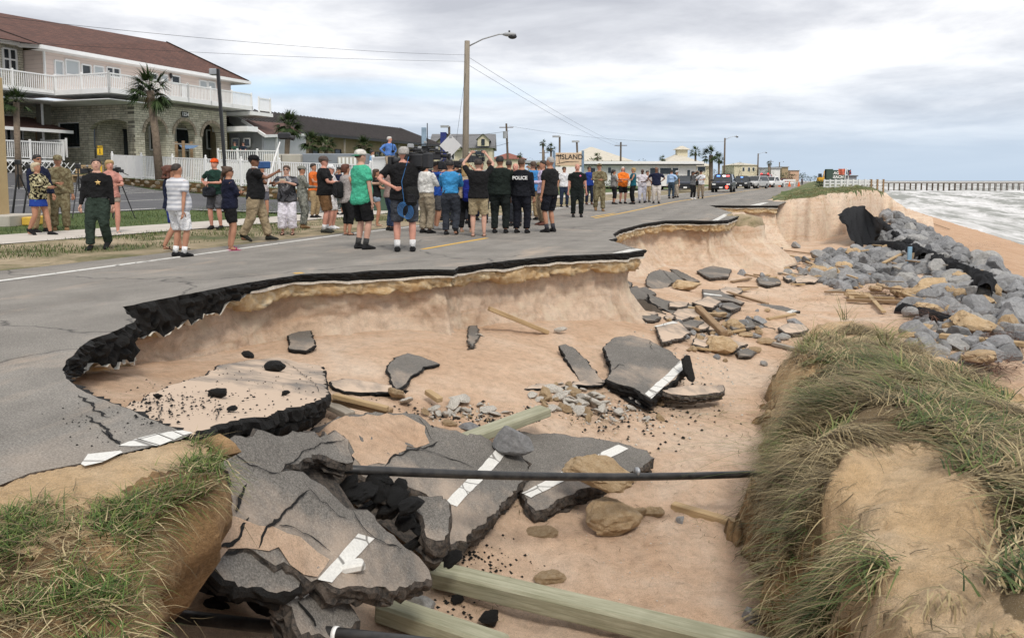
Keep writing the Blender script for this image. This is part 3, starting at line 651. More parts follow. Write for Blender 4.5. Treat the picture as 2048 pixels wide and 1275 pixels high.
# ------------------------------------------------------------------ left shoulder and its grassy lip
def build_shoulder():
 rnd = random.Random(3)
 lip = [P(392, 884, -0.03), P(420, 905, -0.06), P(440, 946, -0.1), P(440, 985, -0.12), P(412, 1015, -0.12), P(341, 1046, -0.14), P(284, 1118, -0.16), P(258, 1232, -0.18), P(240, 1420, -0.2), P(215, 1900, -0.25)]
 inner = [R(-7, -3.25), R(-2, -3.2), P(-40, 983), P(60, 943), P(165, 923), P(300, 891), P(361, 876), P(375, 876)]
 poly = [Vector((p.x, p.y, 0)) for p in inner] + [Vector((p.x, p.y, 0)) for p in densify(lip, 0.06)] + [Vector((-0.9, -6, 0))]
 def top(x, y):
  u, v = UV(x, y); d = v + 3.2
  return -0.006 + 0.0 - 0.16 * sstep(0.2, 1.6, d) + 0.035 * fbm(x * 3, y * 3, 2) * sstep(0.1, 0.6, d) + 0.02 * fbm(x * 12, y * 12, 2, 3) * sstep(0.1, 0.6, d)
 # top sheet as a grid clipped to the outline
 m = MB(); N = 150; xs = np.linspace(-4.5, -0.7, N); ys = np.linspace(1.0, 4.6, N); keep = {}
 for i, x in enumerate(xs):
  for j, y in enumerate(ys):
   if in_poly(x, y, poly): keep[(i, j)] = len(m.v); m.v.append((x, y, top(x, y)))
 for (i, j) in list(keep):
  if all(k in keep for k in ((i + 1, j), (i, j + 1), (i + 1, j + 1))):
   m.f.append((keep[(i, j)], keep[(i + 1, j)], keep[(i + 1, j + 1)], keep[(i, j + 1)]))
   cx, cy = xs[i], ys[j]; u, v = UV(cx, cy)
   g = (v + 3.2) + 0.35 * fbm(cx * 2, cy * 2, 4)
   m.mi.append(0 if g < 0.5 else 1)
 o = m.build('road_shoulder', ['sand_shell', 'dune_soil'], smooth=True); struct(o)
 # the cut face below the lip
 lj = densify(lip, 0.035); nn = smooth_normals(lj, 10); rows = []
 for p, n in zip(lj, nn):
  n = -n if n.x < -0.9 else n
  r = [p - n * 0.12 + Vector((0, 0, top(p.x, p.y) - p.z + 0.005))]
  for k in range(26):
   t = k / 25; d = 1.6 * t; q = d * d if d < 0.7 else 0.49 + 1.4 * (d - 0.7)
   off = 0.02 + 0.04 * math.sin(min(1, t * 8) * math.pi / 2) + (0.08 * fbm(p.x * 3, p.y * 3, t * 5) + 0.06 * fbm(p.x * 8, p.y * 8, t * 13) + 0.03 * fbm(p.x * 22, p.y * 22, t * 34)) * min(1, t * 6)
   r.append(p + n * off + Vector((-0.85 * q, 0.4 * q, -d)))
  rows.append(r)
 m = MB(); m.loft(rows, cap=False, closed=False); o = struct(m.build('shoulder_cut_face', 'dune_soil', smooth=True))
 bm = bmesh.new(); bm.from_mesh(o.data); bmesh.ops.recalc_face_normals(bm, faces=bm.faces); bm.to_mesh(o.data); bm.free()
 # grass: green tufts, dry litter
 g, d = Blades(), Blades()
 tx = [(rnd.uniform(-4.2, -0.95), rnd.uniform(1.6, 4.0)) for _ in range(24000)]
 for x, y in tx:
  if not in_poly(x, y, poly): continue
  u, v = UV(x, y); dd = v + 3.2
  if dd < 0.42 + 0.35 * fbm(x * 1.5, y * 1.5, 3): continue
  dens = fbm(x * 2.2, y * 2.2, 11) + 0.15
  if rnd.random() < 0.34 + dens * 1.7:
   for _ in range(rnd.randint(3, 6)):
    a = rnd.uniform(0, 6.28); t = rnd.uniform(0.3, 1.1)
    g.add((x + rnd.gauss(0, 0.02), y + rnd.gauss(0, 0.02), top(x, y) - 0.01), (math.cos(a) * t, math.sin(a) * t, 1), rnd.uniform(0.04, 0.14), rnd.uniform(0.0035, 0.006), (math.cos(a) * 0.7, math.sin(a) * 0.7, -0.5), min(1, max(0, rnd.gauss(0.5, 0.28))))
  if rnd.random() < 0.3:
   for _ in range(2):
    a = rnd.uniform(0, 6.28)
    d.add((x + rnd.gauss(0, 0.04), y + rnd.gauss(0, 0.04), top(x, y) + rnd.uniform(0.003, 0.03)), (math.cos(a), math.sin(a), rnd.uniform(-0.05, 0.25)), rnd.uniform(0.06, 0.22), rnd.uniform(0.003, 0.006), (rnd.gauss(0, 0.6), rnd.gauss(0, 0.6), -0.15), rnd.random() ** 1.3)
 # fringe and roots hanging over the cut
 for p, n in zip(lj, nn):
  if n.x < -0.9: n = -n
  for _ in range(9):
   q = p + n * rnd.uniform(-0.08, 0.06); q.z = top(p.x, p.y) + rnd.uniform(-0.06, 0.01)
   (g if rnd.random() < 0.5 else d).add(q, (n.x + rnd.gauss(0, 0.5), n.y + rnd.gauss(0, 0.5), rnd.uniform(-0.4, 0.9)), rnd.uniform(0.06, 0.2), 0.004, (n.x * 0.5, n.y * 0.5, -1.3), rnd.random())
  if rnd.random() < 0.35:
   q = p + n * 0.1 + Vector((0, 0, -rnd.uniform(0.08, 0.7))); d.add(q, (n.x, n.y + rnd.gauss(0, 0.5), -0.6), rnd.uniform(0.08, 0.25), 0.003, (rnd.gauss(0, 0.8), rnd.gauss(0, 0.8), -0.6), rnd.random() * 0.7)
 tag(g.build('shoulder_grass', 'blade_green'), 'short green grass growing on the broken road shoulder at the lower left', 'grass', kind='stuff')
 tag(d.build('dry_grass_litter', 'blade_dry'), 'dry straw litter and roots on the broken shoulder at the lower left', 'grass', kind='stuff')
build_shoulder()
# ------------------------------------------------------------------ grassy dune remnant on the right
MOUND_CTRL = [(1580, 706, -1.2), (1543, 801, -1.15), (1527, 849, -1.15), (1540, 918, -1.2), (1532, 997, -1.15), (1495, 1060, -1.25), (1500, 1108, -1.3), (1640, 690, -0.9), (1700, 650, -1.0), (1800, 680, -1.15), (1690, 755, -0.72), (1800, 770, -0.7),
 (1800, 850, -0.66), (1680, 880, -0.66), (1900, 900, -0.62), (1640, 1000, -0.78), (1800, 1050, -0.66), (2000, 1000, -0.55), (1600, 1110, -0.92), (1700, 1200, -0.75), (1900, 1230, -0.5), (2030, 850, -0.72), (1950, 770, -0.9), (2040, 1250, -0.35), (1600, 900, -0.72), (1590, 800, -0.8), (1750, 960, -0.82), (1800, 1120, -0.75)]
MOUND_KR = make_kr(MOUND_CTRL, 0.05)
MOUND = [Vector((*c, 0)) for c in ((5.7, 14.0), (4.9, 13.9), (3.7, 11.5), (3.25, 10.4), (2.96, 9.2), (2.56, 8.1), (2.15, 7.35), (2.0, 6.8), (1.98, 5.9), (1.62, 4.1), (1.22, 2.6), (1.0, 1.6), (1.0, -1.5), (12, -1.5), (14, 6))]
MOUND += [P(*c) for c in ((2200, 880, -1.2), (2048, 796, -1.2), (1956, 743, -1.25), (1876, 697, -1.25), (1802, 670, -1.25), (1696, 636, -1.2))]
def mound_h(x, y):
 a = float(MOUND_KR(np.array([x]), np.array([y]))[0]); return a + 0.05 * fbm(x * 1.7, y * 1.7, 6) + 0.02 * fbm(x * 7, y * 7, 2)
def build_mound():
 rnd = random.Random(5)
 rows = [1.1]
 while rows[-1] < 14.5: rows.append(rows[-1] * 1.012 + 0.004)
 cols = np.linspace(0.12, 1.0, 190); nu, nv = len(rows), len(cols)
 Y = np.array(rows)[:, None] + 0 * cols; X = np.array(rows)[:, None] * cols; Z = MOUND_KR(X, Y); mi = []
 inside = np.zeros_like(X)
 for i in range(nu):
  for j in range(nv):
   x, y = X[i, j], Y[i, j]; d = dist_poly(x, y, MOUND); s = d if in_poly(x, y, MOUND) else -d
   s += 0.17 * fbm(x * 1.5, y * 1.5, 3) + 0.09 * fbm(x * 4.5, y * 4.5, 1) + 0.04 * fbm(x * 13, y * 13, 6)
   inside[i, j] = s
   k = interp(s + 0.03 * fbm(x * 9, y * 9, 12), [q * min(1, y / 8) for q in (-0.12, -0.02, 0.06, 0.2, 0.4, 0.65)], [0, 0.12, 0.42, 0.68, 0.88, 1])
   top = Z[i, j] - 0.07 * (1 - sstep(0, 0.4, s)) + 0.06 * fbm(x * 1.7, y * 1.7, 6) + 0.028 * fbm(x * 7, y * 7, 2)
   Z[i, j] = lerp(-2.25, top, k)
 me = grid_mesh('dune_mound', lambda i, j: (X[i, j], Y[i, j], Z[i, j]), nu, nv, ['mound_sand', 'dune_soil'])
 for i in range(nu - 1):
  for j in range(nv - 1): mi.append(1 if inside[i, j] < 0.1 else 0)
 me.polygons.foreach_set('material_index', mi)
 struct(link('dune_mound', me))
 def zt(x, y):
  i = int(np.searchsorted(rows, y)); i = min(max(i, 1), nu - 1); j = int((x / y - 0.12) / 0.88 * 189); j = min(max(j, 0), nv - 1); return Z[i, j]
 # where the grass grows (photo polygons on the mound)
 def mp(px): return [march(x, y, lambda a, b: mound_h(a, b) + 0.1, 1.3, 30) for x, y in px]
 zones = [([(1600, 700), (1560, 790), (1535, 850), (1540, 920), (1530, 1000), (1500, 1060), (1520, 1120), (1600, 1130), (1680, 1060), (1640, 960), (1690, 880), (1760, 850), (1860, 870), (1880, 800), (1760, 740), (1640, 740)], 1.0, 0.2),
    ([(1780, 720), (1880, 705), (1960, 750), (2060, 820), (2060, 960), (1960, 900), (1880, 850), (1800, 790)], 1.1, 0.42),
    ([(1930, 850), (2060, 880), (2060, 1200), (2010, 1180), (2000, 1000), (1960, 930)], 1.0, 0.3),
    ([(1610, 980), (1700, 1010), (1760, 1080), (1830, 1120), (1800, 1150), (1700, 1090), (1620, 1060)], 0.8, 0.6),
    ([(1610, 655), (1700, 640), (1800, 672), (1880, 700), (1780, 725), (1640, 735), (1590, 705)], 0.55, 0.12),
    ([(1880, 1150), (2040, 1200), (2060, 1290), (1900, 1290)], 0.15, 0.3), ([(1510, 1060), (1600, 1090), (1640, 1150), (1590, 1180), (1530, 1140)], 0.6, 0.1)]
 g, d, ZP = Blades(), Blades(), []
 for px, dens, green in zones:
  poly = mp(px); ZP.append(poly); x0 = min(p.x for p in poly); x1 = max(p.x for p in poly); y0 = min(p.y for p in poly); y1 = max(p.y for p in poly)
  area = abs(sum(a.x * b.y - b.x * a.y for a, b in zip(poly, poly[1:] + poly[:1]))) / 2; n = int(area * 150 * dens); cnt = 0; tries = 0
  while cnt < n and tries < n * 8:        # clumps that share a lie and a colour
   tries += 1; cx = rnd.uniform(x0, x1); cy = rnd.uniform(y0, y1)
   if not in_poly(cx, cy, poly): continue
   cnt += 1
   if fbm(cx * 1.3, cy * 1.3, 8) < -0.22 and rnd.random() < 0.8: continue
   lie = 0.9 + 3.0 * fbm(cx * 0.6, cy * 0.6, 21) + rnd.gauss(0, 0.4); isg = rnd.random() < green * (0.2 + 1.6 * max(0, fbm(cx * 0.9, cy * 0.9, 31) + 0.2)); tone = rnd.gauss(0.45, 0.2); Lc = rnd.uniform(0.3, 0.85); up0 = rnd.uniform(0.0, 0.55) + (0.3 if isg else 0); sp = rnd.uniform(0.03, 0.10)
   if min(dist_poly(cx, cy, [a, b]) for a, b in zip(MOUND[:10], MOUND[1:11])) < 0.5: Lc *= 0.5; sp = 0.05; lie = 3.3 + rnd.gauss(0, 0.7)
   for _ in range(rnd.randint(14, 34)):
    x = cx + rnd.gauss(0, sp); y = cy + rnd.gauss(0, sp); a = lie + rnd.gauss(0, 0.4); z = zt(x, y)
    (g if isg else d).add((x, y, z - 0.012 + rnd.uniform(0, 0.07)), (math.cos(a), math.sin(a), max(0.02, up0 + rnd.gauss(0, 0.2))), Lc * rnd.uniform(0.6, 1.15), rnd.uniform(0.006, 0.012) * (1.2 if isg else 0.9), (math.cos(a + rnd.gauss(0, 1)) * 0.6, math.sin(a + rnd.gauss(0, 1)) * 0.6, -1.05 + rnd.uniform(-0.25, 0.3)), min(1, max(0, tone + rnd.gauss(0, 0.16))), 5)
 th = np.array([[1.0 if Y[i, j] < 13.5 and any(in_poly(X[i, j], Y[i, j], q) for q in ZP[:3]) else 0.0 for j in range(nv)] for i in range(nu)])   # matted thatch under the thick grass
 for _ in range(5): th = (th + np.roll(th, 1, 0) + np.roll(th, -1, 0) + np.roll(th, 1, 1) + np.roll(th, -1, 1)) / 5
 me.attributes.new('thatch', 'FLOAT', 'POINT').data.foreach_set('value', th.reshape(-1).astype(np.float32))
 # loose long stems leaning out over the wash and roots on the cut
 for (x, y, dx) in [(1545, 880, -1), (1535, 900, -1), (1540, 930, -1), (1540, 905, -1), (1530, 870, -0.9), (1535, 850, -0.7), (1550, 830, -0.5), (1530, 910, -1), (1545, 945, -1)]:
  p = march(x, y, lambda a, b: mound_h(a, b), 2, 30)
  for _ in range(2): g.add(p, (dx * rnd.uniform(0.7, 1.1), rnd.gauss(0, 0.3), rnd.uniform(0.05, 0.75)), rnd.uniform(0.7, 1.5), 0.006, (-0.5, 0, -0.8), rnd.uniform(0.4, 0.9), 7)
 for _ in range(3000):
  i = rnd.randrange(9); a, b = MOUND[i + 1], MOUND[i + 2]; t = rnd.random(); x = lerp(a.x, b.x, t) + abs(rnd.gauss(0.05, 0.22)); y = lerp(a.y, b.y, t) + rnd.gauss(0, 0.06)
  d.add((x, y, zt(x, y) + rnd.uniform(-0.03, 0.03)), (-1 + rnd.gauss(0, 0.5), rnd.gauss(0, 0.7), rnd.uniform(-0.3, 0.6)), rnd.uniform(0.08, 0.3), 0.009, (rnd.gauss(0, 0.7), rnd.gauss(0, 0.7), -1.3), rnd.random() * 0.7, 4)
 tag(g.build('dune_grass', 'blade_mixed'), 'long green dune grass lying over the sand mound at the lower right', 'grass', kind='stuff')
 tag(d.build('dry_dune_grass', 'blade_dry'), 'dry tangled straw on the sand mound at the lower right', 'grass', kind='stuff')
build_mound()
# ------------------------------------------------------------------ surviving dune beyond the wash-out, far right of the road
def far_dune_h(u, v):
 end = 45.5 + 1.2 * fbm(v * 0.8, 1.0) + interp(v, [-2.5, 0.5, 2.5, 4.5], [0, 0.5, 6, 14])
 top = lift(60) + interp(v, [-2.4, -1.2, 0.5, 3.2, 4.6, 6.5], [-0.05, 0.05, 0.35, 0.55, 0.2, -1.4]) + 0.16 * fbm(u * 0.5, v * 0.9, 4) + interp(u, [44, 50, 70, 100], [-0.1, 0.05, 0.15, 0.1])
 k = sstep(end - 1.6, end + 0.5, u); return lerp(-2.6, top, k ** 0.75)
def build_far_dune():
 us = list(np.arange(40, 75, 0.3)) + list(np.arange(75, 140, 1.5)) + list(np.arange(140, 700, 20)); vs = np.linspace(-2.5, 7.5, 60)
 def f(i, j):
  q = R(us[i], vs[j]); q.z = far_dune_h(us[i], vs[j]); return q
 me = grid_mesh('far_dune', f, len(us), len(vs), ['turf', 'sand_bank'])
 mi = []
 for i in range(len(us) - 1):
  for j in range(len(vs) - 1): mi.append(1 if far_dune_h(us[i] - 0.9, vs[j]) < 0.1 or vs[j] > 4.8 else 0)
 me.polygons.foreach_set('material_index', mi); struct(link('far_dune', me))
 rnd = random.Random(9); g, d = Blades(), Blades()
 for _ in range(12000):
  u = 45.5 + abs(rnd.gauss(0, 16)); v = rnd.uniform(-1.6, 4.6); z = far_dune_h(u, v)
  if z < 0.1 or fbm(u * 0.6, v * 0.8, 2) < -0.2: continue
  q = R(u, v); q.z = z - 0.02; a = rnd.uniform(0, 6.28)
  for _ in range(2): (g if rnd.random() < 0.55 else d).add(q, (math.cos(a) * 0.7, math.sin(a) * 0.7, 0.8), rnd.uniform(0.08, 0.24), 0.014, (rnd.gauss(0, 0.5), rnd.gauss(0, 0.5), -0.5), rnd.random(), 2)
 tag(g.build('far_dune_grass', 'blade_mixed'), 'green grass on the surviving dune where the wash-out ends', 'grass', kind='stuff')
 tag(d.build('far_dune_dry_grass', 'blade_dry'), 'dry grass on the surviving dune where the wash-out ends', 'grass', kind='stuff')
 # rounded grassy clod at the tip of the road between the two bays, and the slump below it
 m = MB(); p = PG(1476, 431)
 rings = []
 for k in range(14):
  t = k / 13 * 3; r = interp(t, [0, 0.25, 0.6, 1.5, 3], [0.2, 0.55, 0.62, 0.7, 1.5])
  rings.append([(p.x + r * 1.5 * math.cos(a) + 0.12 * fbm(a, t * 2), p.y + r * 1.3 * math.sin(a), p.z + 0.05 - 0.6 * t + 0.10 * fbm(a * 2, t * 3, 4)) for a in np.linspace(0, 2 * math.pi, 18, endpoint=False)])
 m.loft(rings); m.mi = [0 if i < 18 * 3 else 1 for i in range(len(m.f))]; tag(m.build('turf_clod', ['verge', 'sand_bank'], smooth=True), 'rounded grass-topped clod overhanging the bank at the broken road tip', 'turf')
build_far_dune()
# ------------------------------------------------------------------ inland ground: verge, pavement, lawn, lot
def strip_grid(name, v0, v1, mat, dz, us=None, nv=14, amp=0.0):
 us = us if us is not None else list(np.arange(-8, 60, 0.8)) + list(np.arange(60, 140, 4)) + list(np.arange(140, 800, 30))
 vs = np.linspace(v0, v1, nv)
 def f(i, j):
  q = R(us[i], vs[j]); q.z = inland_h(q.x, q.y) + dz + (amp * fbm(us[i] * 1.1, vs[j] * 1.1, 3) if 0 < j < nv - 1 else 0); return q
 return struct(link(name, grid_mesh(name, f, len(us), nv, mat)))
def build_inland():
 strip_grid('ground', -10.9, -400, 'lawn', -0.03, nv=160)
 strip_grid('verge', -10.9, -15.5, 'verge', -0.004, nv=30, amp=0.03)
 strip_grid('pavement', -15.4, -18.0, 'sidewalk_concrete', 0.02, nv=4)
 us = list(np.arange(10, 47, 0.8))
 strip_grid('lawn_strip', -18.0, -22.3, 'lawn', 0.01, us=list(np.arange(2, 24, 0.8)), nv=10, amp=0.03)
 # car park
 poly = [(6, -22.3), (23, -22.2), (26, -18.1), (60, -18.1), (60, -19.5), (33, -21.5), (31, -23.5), (31.5, -27), (33, -33), (34.5, -36.8), (36, -37.2), (36, -48), (6, -48)]
 bm = bmesh.new(); vs = [bm.verts.new(R(u, v)) for u, v in poly]
 for t in tess([R(u, v) for u, v in poly]): bm.faces.new([vs[i] for i in t])
 bmesh.ops.recalc_face_normals(bm, faces=bm.faces)
 for c in (-20, -22, -24, -26, -28, -30, -32, -34.7, -37.4, -39.5, -42):
  p = R(0, c); bmesh.ops.bisect_plane(bm, geom=bm.verts[:] + bm.edges[:] + bm.faces[:], plane_co=p, plane_no=(CA, -SA, 0))
 for k in (2, 4, 6, 8, 27, 29, 31, 33, 35, 37, 39, 41, 43, 45):
  bmesh.ops.bisect_plane(bm, geom=bm.verts[:] + bm.edges[:] + bm.faces[:], plane_co=(0, k, 0), plane_no=(0, 1, 0))
 for v in bm.verts: v.co.z = inland_h(v.co.x, v.co.y) + 0.03
 for f in bm.faces:
  if f.normal.z < 0: f.normal_flip()
 me = bpy.data.meshes.new('car_park'); bm.to_mesh(me); bm.free(); me.materials.append(MATS['asphalt_lot']); struct(link('car_park', me))
 def mark(a, b, w, dz=0.036):
  m = MB(); a = R(*a); b = R(*b); n = 14; d = (b - a).normalized(); s = Vector((-d.y, d.x, 0)) * w / 2
  for i in range(n + 1):
   p = a.lerp(b, i / n)
   for q in (p - s, p + s): q = q.copy(); q.z = inland_h(q.x, q.y) + dz; m.v.append(tuple(q))
  m.f = [(2 * i, 2 * i + 2, 2 * i + 3, 2 * i + 1) for i in range(n)]; m.mi = [0] * n; struct(m.build('parking_line', 'paint_white'))
 mark((8, -22.6), (23, -22.5), 0.12); mark((23.2, -22.4), (26.2, -18.3), 0.12); mark((26, -18.25), (58, -18.25), 0.14)
 for v in (-26, -28.7): mark((15, v), (27, v), 0.1)
 for k in range(7): mark((27.5 + k * 0.9, -30.5), (26.5 + k * 0.9, -35.5), 0.1)
 mark((27, -30), (34, -30.5), 0.1)
 # grass on the verge and lawn strip
 rnd = random.Random(4); g, d = Blades(), Blades()
 for _ in range(26000):
  u = rnd.uniform(8, 30); v = rnd.choice((rnd.uniform(-15.4, -12), rnd.uniform(-22.2, -18.1)))
  q = R(u, v); q.z = inland_h(q.x, q.y)
  if v > -16:
   if fbm(q.x * 0.5, q.y * 0.5, 0) > -0.05 + 0.1 * rnd.random():
    if rnd.random() < 0.25: a = rnd.uniform(0, 6.28); d.add(q, (math.cos(a), math.sin(a), 0.25), rnd.uniform(0.08, 0.2), 0.01, (0, 0, -0.4), rnd.random(), 2)
    continue
  a = rnd.uniform(0, 6.28); g.add(q, (math.cos(a) * 0.5, math.sin(a) * 0.5, 0.9), rnd.uniform(0.05, 0.12), 0.012, (0, 0, -0.2), rnd.random(), 2)
 tag(g.build('verge_grass', 'lawn_blade'), 'short green grass on the verge and lawn beside the pavement', 'grass', kind='stuff')
 tag(d.build('verge_straw', 'blade_dry'), 'dry straw scattered on the sandy verge left of the road', 'grass', kind='stuff')
build_inland()
# ------------------------------------------------------------------ sea
def build_sea():
 rows = [20.0]
 while rows[-1] < 9000: rows.append(rows[-1] * 1.018)
 cols = np.linspace(0.15, 1.5, 170); Y = np.array(rows)[:, None] + 0 * cols; X = np.array(rows)[:, None] * cols
 cols2 = cols
 def f(i, j):
  x, y = X[i, j], Y[i, j]
  if y > 900: return (lerp(-3 * y, 3 * y, j / 169.0), y, -5.0)
  u, v = UV(x, y); s = v - 19.5
  k = sstep(0, 25, s)
  ph = v * 0.24 + 1.2 * fbm(u * 0.02, v * 0.01, 2); w = math.sin(ph); w = max(0, w) ** 3
  z = -5.0 + k * (1.5 * w + 0.5 * fbm(u * 0.06, v * 0.15, 4)) * (1 - 0.6 * sstep(100, 600, y)) + 0.05 * fbm(u * 0.2, v * 0.2)
  return (x, y, z)
 struct(link('sea', grid_mesh('sea', f, len(rows), 170, 'sea')))
build_sea()
# ================================================================== DEBRIS IN THE WASH-OUT
from mathutils.geometry import delaunay_2d_cdt
def rock_mesh(name, seed, mat, planes=16, rough=0.03, sub=3, squash=(1, 1, 1), smooth_facets=0.0):
 rnd = random.Random(seed); bm = bmesh.new(); bmesh.ops.create_icosphere(bm, subdivisions=sub, radius=1)
 pl = []
 for _ in range(planes):
  n = Vector((rnd.gauss(0, 1), rnd.gauss(0, 1), rnd.gauss(0, 1))).normalized(); pl.append((n, rnd.uniform(0.42, 0.72) if smooth_facets else rnd.uniform(0.5, 0.86)))
 for v in bm.verts:
  d = v.co.normalized(); r = 1.0
  for n, k in pl:
   c = n.dot(d)
   if c > 0.05: r = min(r, k / c)
  r += rough * noise.fractal(d * 2.3 + Vector((seed * 3.1, 0, 0)), 0.8, 2.1, 5)
  v.co = Vector((d.x * r * squash[0], d.y * r * squash[1], d.z * r * squash[2]))
 me = bpy.data.meshes.new(name); bm.to_mesh(me); bm.free(); me.materials.append(MATS[mat])
 me.polygons.foreach_set('use_smooth', [True] * len(me.polygons))
 bm = bmesh.new(); bm.from_mesh(me)
 for e in bm.edges: e.smooth = e.calc_face_angle(0) < rad(16)
 bm.to_mesh(me); bm.free(); return me
GREY = [rock_mesh('grey_rock', 100 + i, 'rock_gray', 9 + i % 3, 0.035, 4, (1, 0.8 + 0.03 * i, 0.72 + 0.04 * (i % 4)), 1) for i in range(12)]
TAN = [rock_mesh('tan_rock', 200 + i, 'rock_tan', 20, 0.09, 4, (1, 0.8, 0.72)) for i in range(8)]
CON = [rock_mesh('concrete_chunk', 300 + i, 'concrete_rubble', 9, 0.10, 3, (1, 0.8, 0.32 + 0.06 * (i % 3))) for i in range(6)]
BLK = [rock_mesh('asphalt_chunk', 400 + i, 'asphalt_black', 14, 0.16, 3, (1, 0.75, 0.5)) for i in range(6)]
def put_rock(name, me, x, y, wpx, label, cat='rock', tilt=(0, 0, 0), sc=(1, 1, 1), sink=0.25, group=None, z=None, hf=None):
 """x, y: photo pixel where the rock meets the ground below its middle; wpx: its width in the photo"""
 p = march(x, y, hf) if hf else (P(x, y, z) if z is not None else fhit(x, y))
 r = wpx / F_PX * p.y / 2 * 1.12
 o = link(name, me, loc=(p.x, p.y + r * 0.55 * sc[1], p.z + r * sc[2] * (0.72 - sink)))
 o.scale = (r * sc[0], r * sc[1], r * sc[2]); o.rotation_euler = tilt; return tag(o, label, cat, group)
def plane_from(pts):
 a, b, c = (P(*p) for p in pts); n = (b - a).cross(c - a).normalized()
 if n.z < 0: n = -n
 return a, n
def on_plane(x, y, pl):
 a, n = pl; d = Vector(ray(x, y)); o = Vector((0, 0, CAM_H)); t = (a - o).dot(n) / d.dot(n); return o + d * t
def slab(name, px, plane, thick, label, top='asphalt_slab', side='asphalt_side', stripes=(), warp=0.015, jit=0.02, sand=None, cat='pavement slab', cracks=(), step=0.042):
 """a broken plate of road: outline in photo pixels laid on a tilted plane"""
 if plane == 'floor':
  cx = sum(p[0] for p in px) / len(px); cy = sum(p[1] for p in px) / len(px)
  pts = [fhit(*p) for p in px]; c = sum(pts, Vector()) / len(pts)
  A = np.array([[p.x - c.x, p.y - c.y, 1] for p in pts]); z = np.array([p.z for p in pts]); s = np.linalg.lstsq(A, z, rcond=None)[0]
  n = Vector((-s[0], -s[1], 1)).normalized(); pl = (Vector((c.x, c.y, c.z + thick * 0.75)), n)
 elif plane[0] == 'off': pl = plane_from(plane[1]); pl = (pl[0] + Vector((0, 0, plane[2])), pl[1])
 else: pl = plane_from(plane)
 a0, n = pl; ex = Vector((1, 0, 0)); ex = (ex - n * ex.dot(n)).normalized(); ey = n.cross(ex)
 w = [on_plane(x, y, pl) for x, y in px]; org = w[0].copy()
 for q in w: pass
 cen = sum(w, Vector()) / len(w)
 two = [Vector(((p - cen).dot(ex), (p - cen).dot(ey))) for p in w]
 area = sum(a.x * b.y - b.x * a.y for a, b in zip(two, two[1:] + two[:1]))
 if area < 0: two.reverse()
 b3 = densify([Vector((p.x, p.y, 0)) for p in two], step, True)
 sd = (hash(name + str(len(px))) % 97) * 0.0 + px[0][0] * 0.01
 jj = lambda p, k: jit * (1.1 * fbm(p.x * 4.5, p.y * 4.5, sd + k) + 0.9 * fbm(p.x * 15, p.y * 15, sd + k + 2)); bd = [Vector((p.x + jj(p, 0), p.y + jj(p, 4))) for p in b3]
 x0 = min(p.x for p in bd); x1 = max(p.x for p in bd); y0 = min(p.y for p in bd); y1 = max(p.y for p in bd)
 g = max(0.09, math.sqrt((x1 - x0) * (y1 - y0) / 500)); ins = []
 y = y0 + g / 2
 while y < y1:
  x = x0 + g / 2
  while x < x1:
   if in_poly(x, y, bd) and dist_poly(x, y, bd) > g * 0.4: ins.append(Vector((x, y)))
   x += g
  y += g
 nb = len(bd)
 vs, es, fs, *_ = delaunay_2d_cdt(bd + ins, [(i, (i + 1) % nb) for i in range(nb)], [], 1, 1e-5)
 hz = lambda q: warp * fbm(q.x * 1.6, q.y * 1.6, sd)
 W = lambda q, h=0.0: cen + ex * q.x + ey * q.y + n * h
 m = MB(); m.v = [tuple(W(q, hz(q))) for q in vs]; m.f = [tuple(f) for f in fs]; m.mi = [0] * len(m.f)
 dn = Vector((0, 0, -1)) * 0.4 - n * 0.6; dn.normalize()
 nrm = []
 for i in range(nb):
  t = bd[(i + 1) % nb] - bd[i - 1]; nrm.append(Vector((t.y, -t.x)).normalized())
 rows = []
 for k, (t, off) in enumerate(((0.0, 0.002), (0.10, 0.016), (0.30, 0.012), (0.44, 0.004), (0.50, -0.03), (0.56, -0.004), (0.78, -0.02), (1.0, -0.08))):
  rows.append([tuple(W(q + nr * (off + ((0.028 * fbm(q.x * 10, q.y * 10, t * 9 + sd) + 0.018 * fbm(q.x * 26, q.y * 26, t * 15 + sd)) if k else 0)), hz(q)) + dn * (thick * t * (1 + 0.25 * fbm(q.x * 3, q.y * 3, 7 + sd)))) for q, nr in zip(bd, nrm)])
 m.loft([list(r) for r in zip(*rows)], mi=1, cap=False, closed=False) if False else None
 base = len(m.v)
 for r in rows: m.v += r
 for k in range(len(rows) - 1):
  for i in range(nb):
   j = (i + 1) % nb; m.f.append((base + k * nb + i, base + (k + 1) * nb + i, base + (k + 1) * nb + j, base + k * nb + j)); m.mi.append(1)
 m.f.append(tuple(base + (len(rows) - 1) * nb + i for i in range(nb - 1, -1, -1))); m.mi.append(1)
 root = empty(name, (cen.x, cen.y, cen.z)); tag(root, label, cat)
 off = Vector((cen.x, cen.y, cen.z))
 def localise(mm): mm.v = [tuple(Vector(q) - off) for q in mm.v]; return mm
 o = localise(m).build('plate', [top, side], root)
 def sheet(pxs, h, mat, nm, dens=0.07):
  pw = [on_plane(x, y, pl) for x, y in pxs]; t2 = [Vector(((p - cen).dot(ex), (p - cen).dot(ey))) for p in pw]
  ar = sum(a.x * b.y - b.x * a.y for a, b in zip(t2, t2[1:] + t2[:1]))
  if ar < 0: t2.reverse()
  d3 = densify([Vector((p.x, p.y, 0)) for p in t2], dens, True); kj = 0.05 if nm == 'sand_patch' else 0.008; d2 = [Vector((p.x + kj * fbm(p.x * 7, p.y * 7, 1), p.y + kj * fbm(p.x * 7, p.y * 7, 5))) for p in d3]
  k = len(d2); xx0 = min(p.x for p in d2); xx1 = max(p.x for p in d2); yy0 = min(p.y for p in d2); yy1 = max(p.y for p in d2); gi = []
  y = yy0
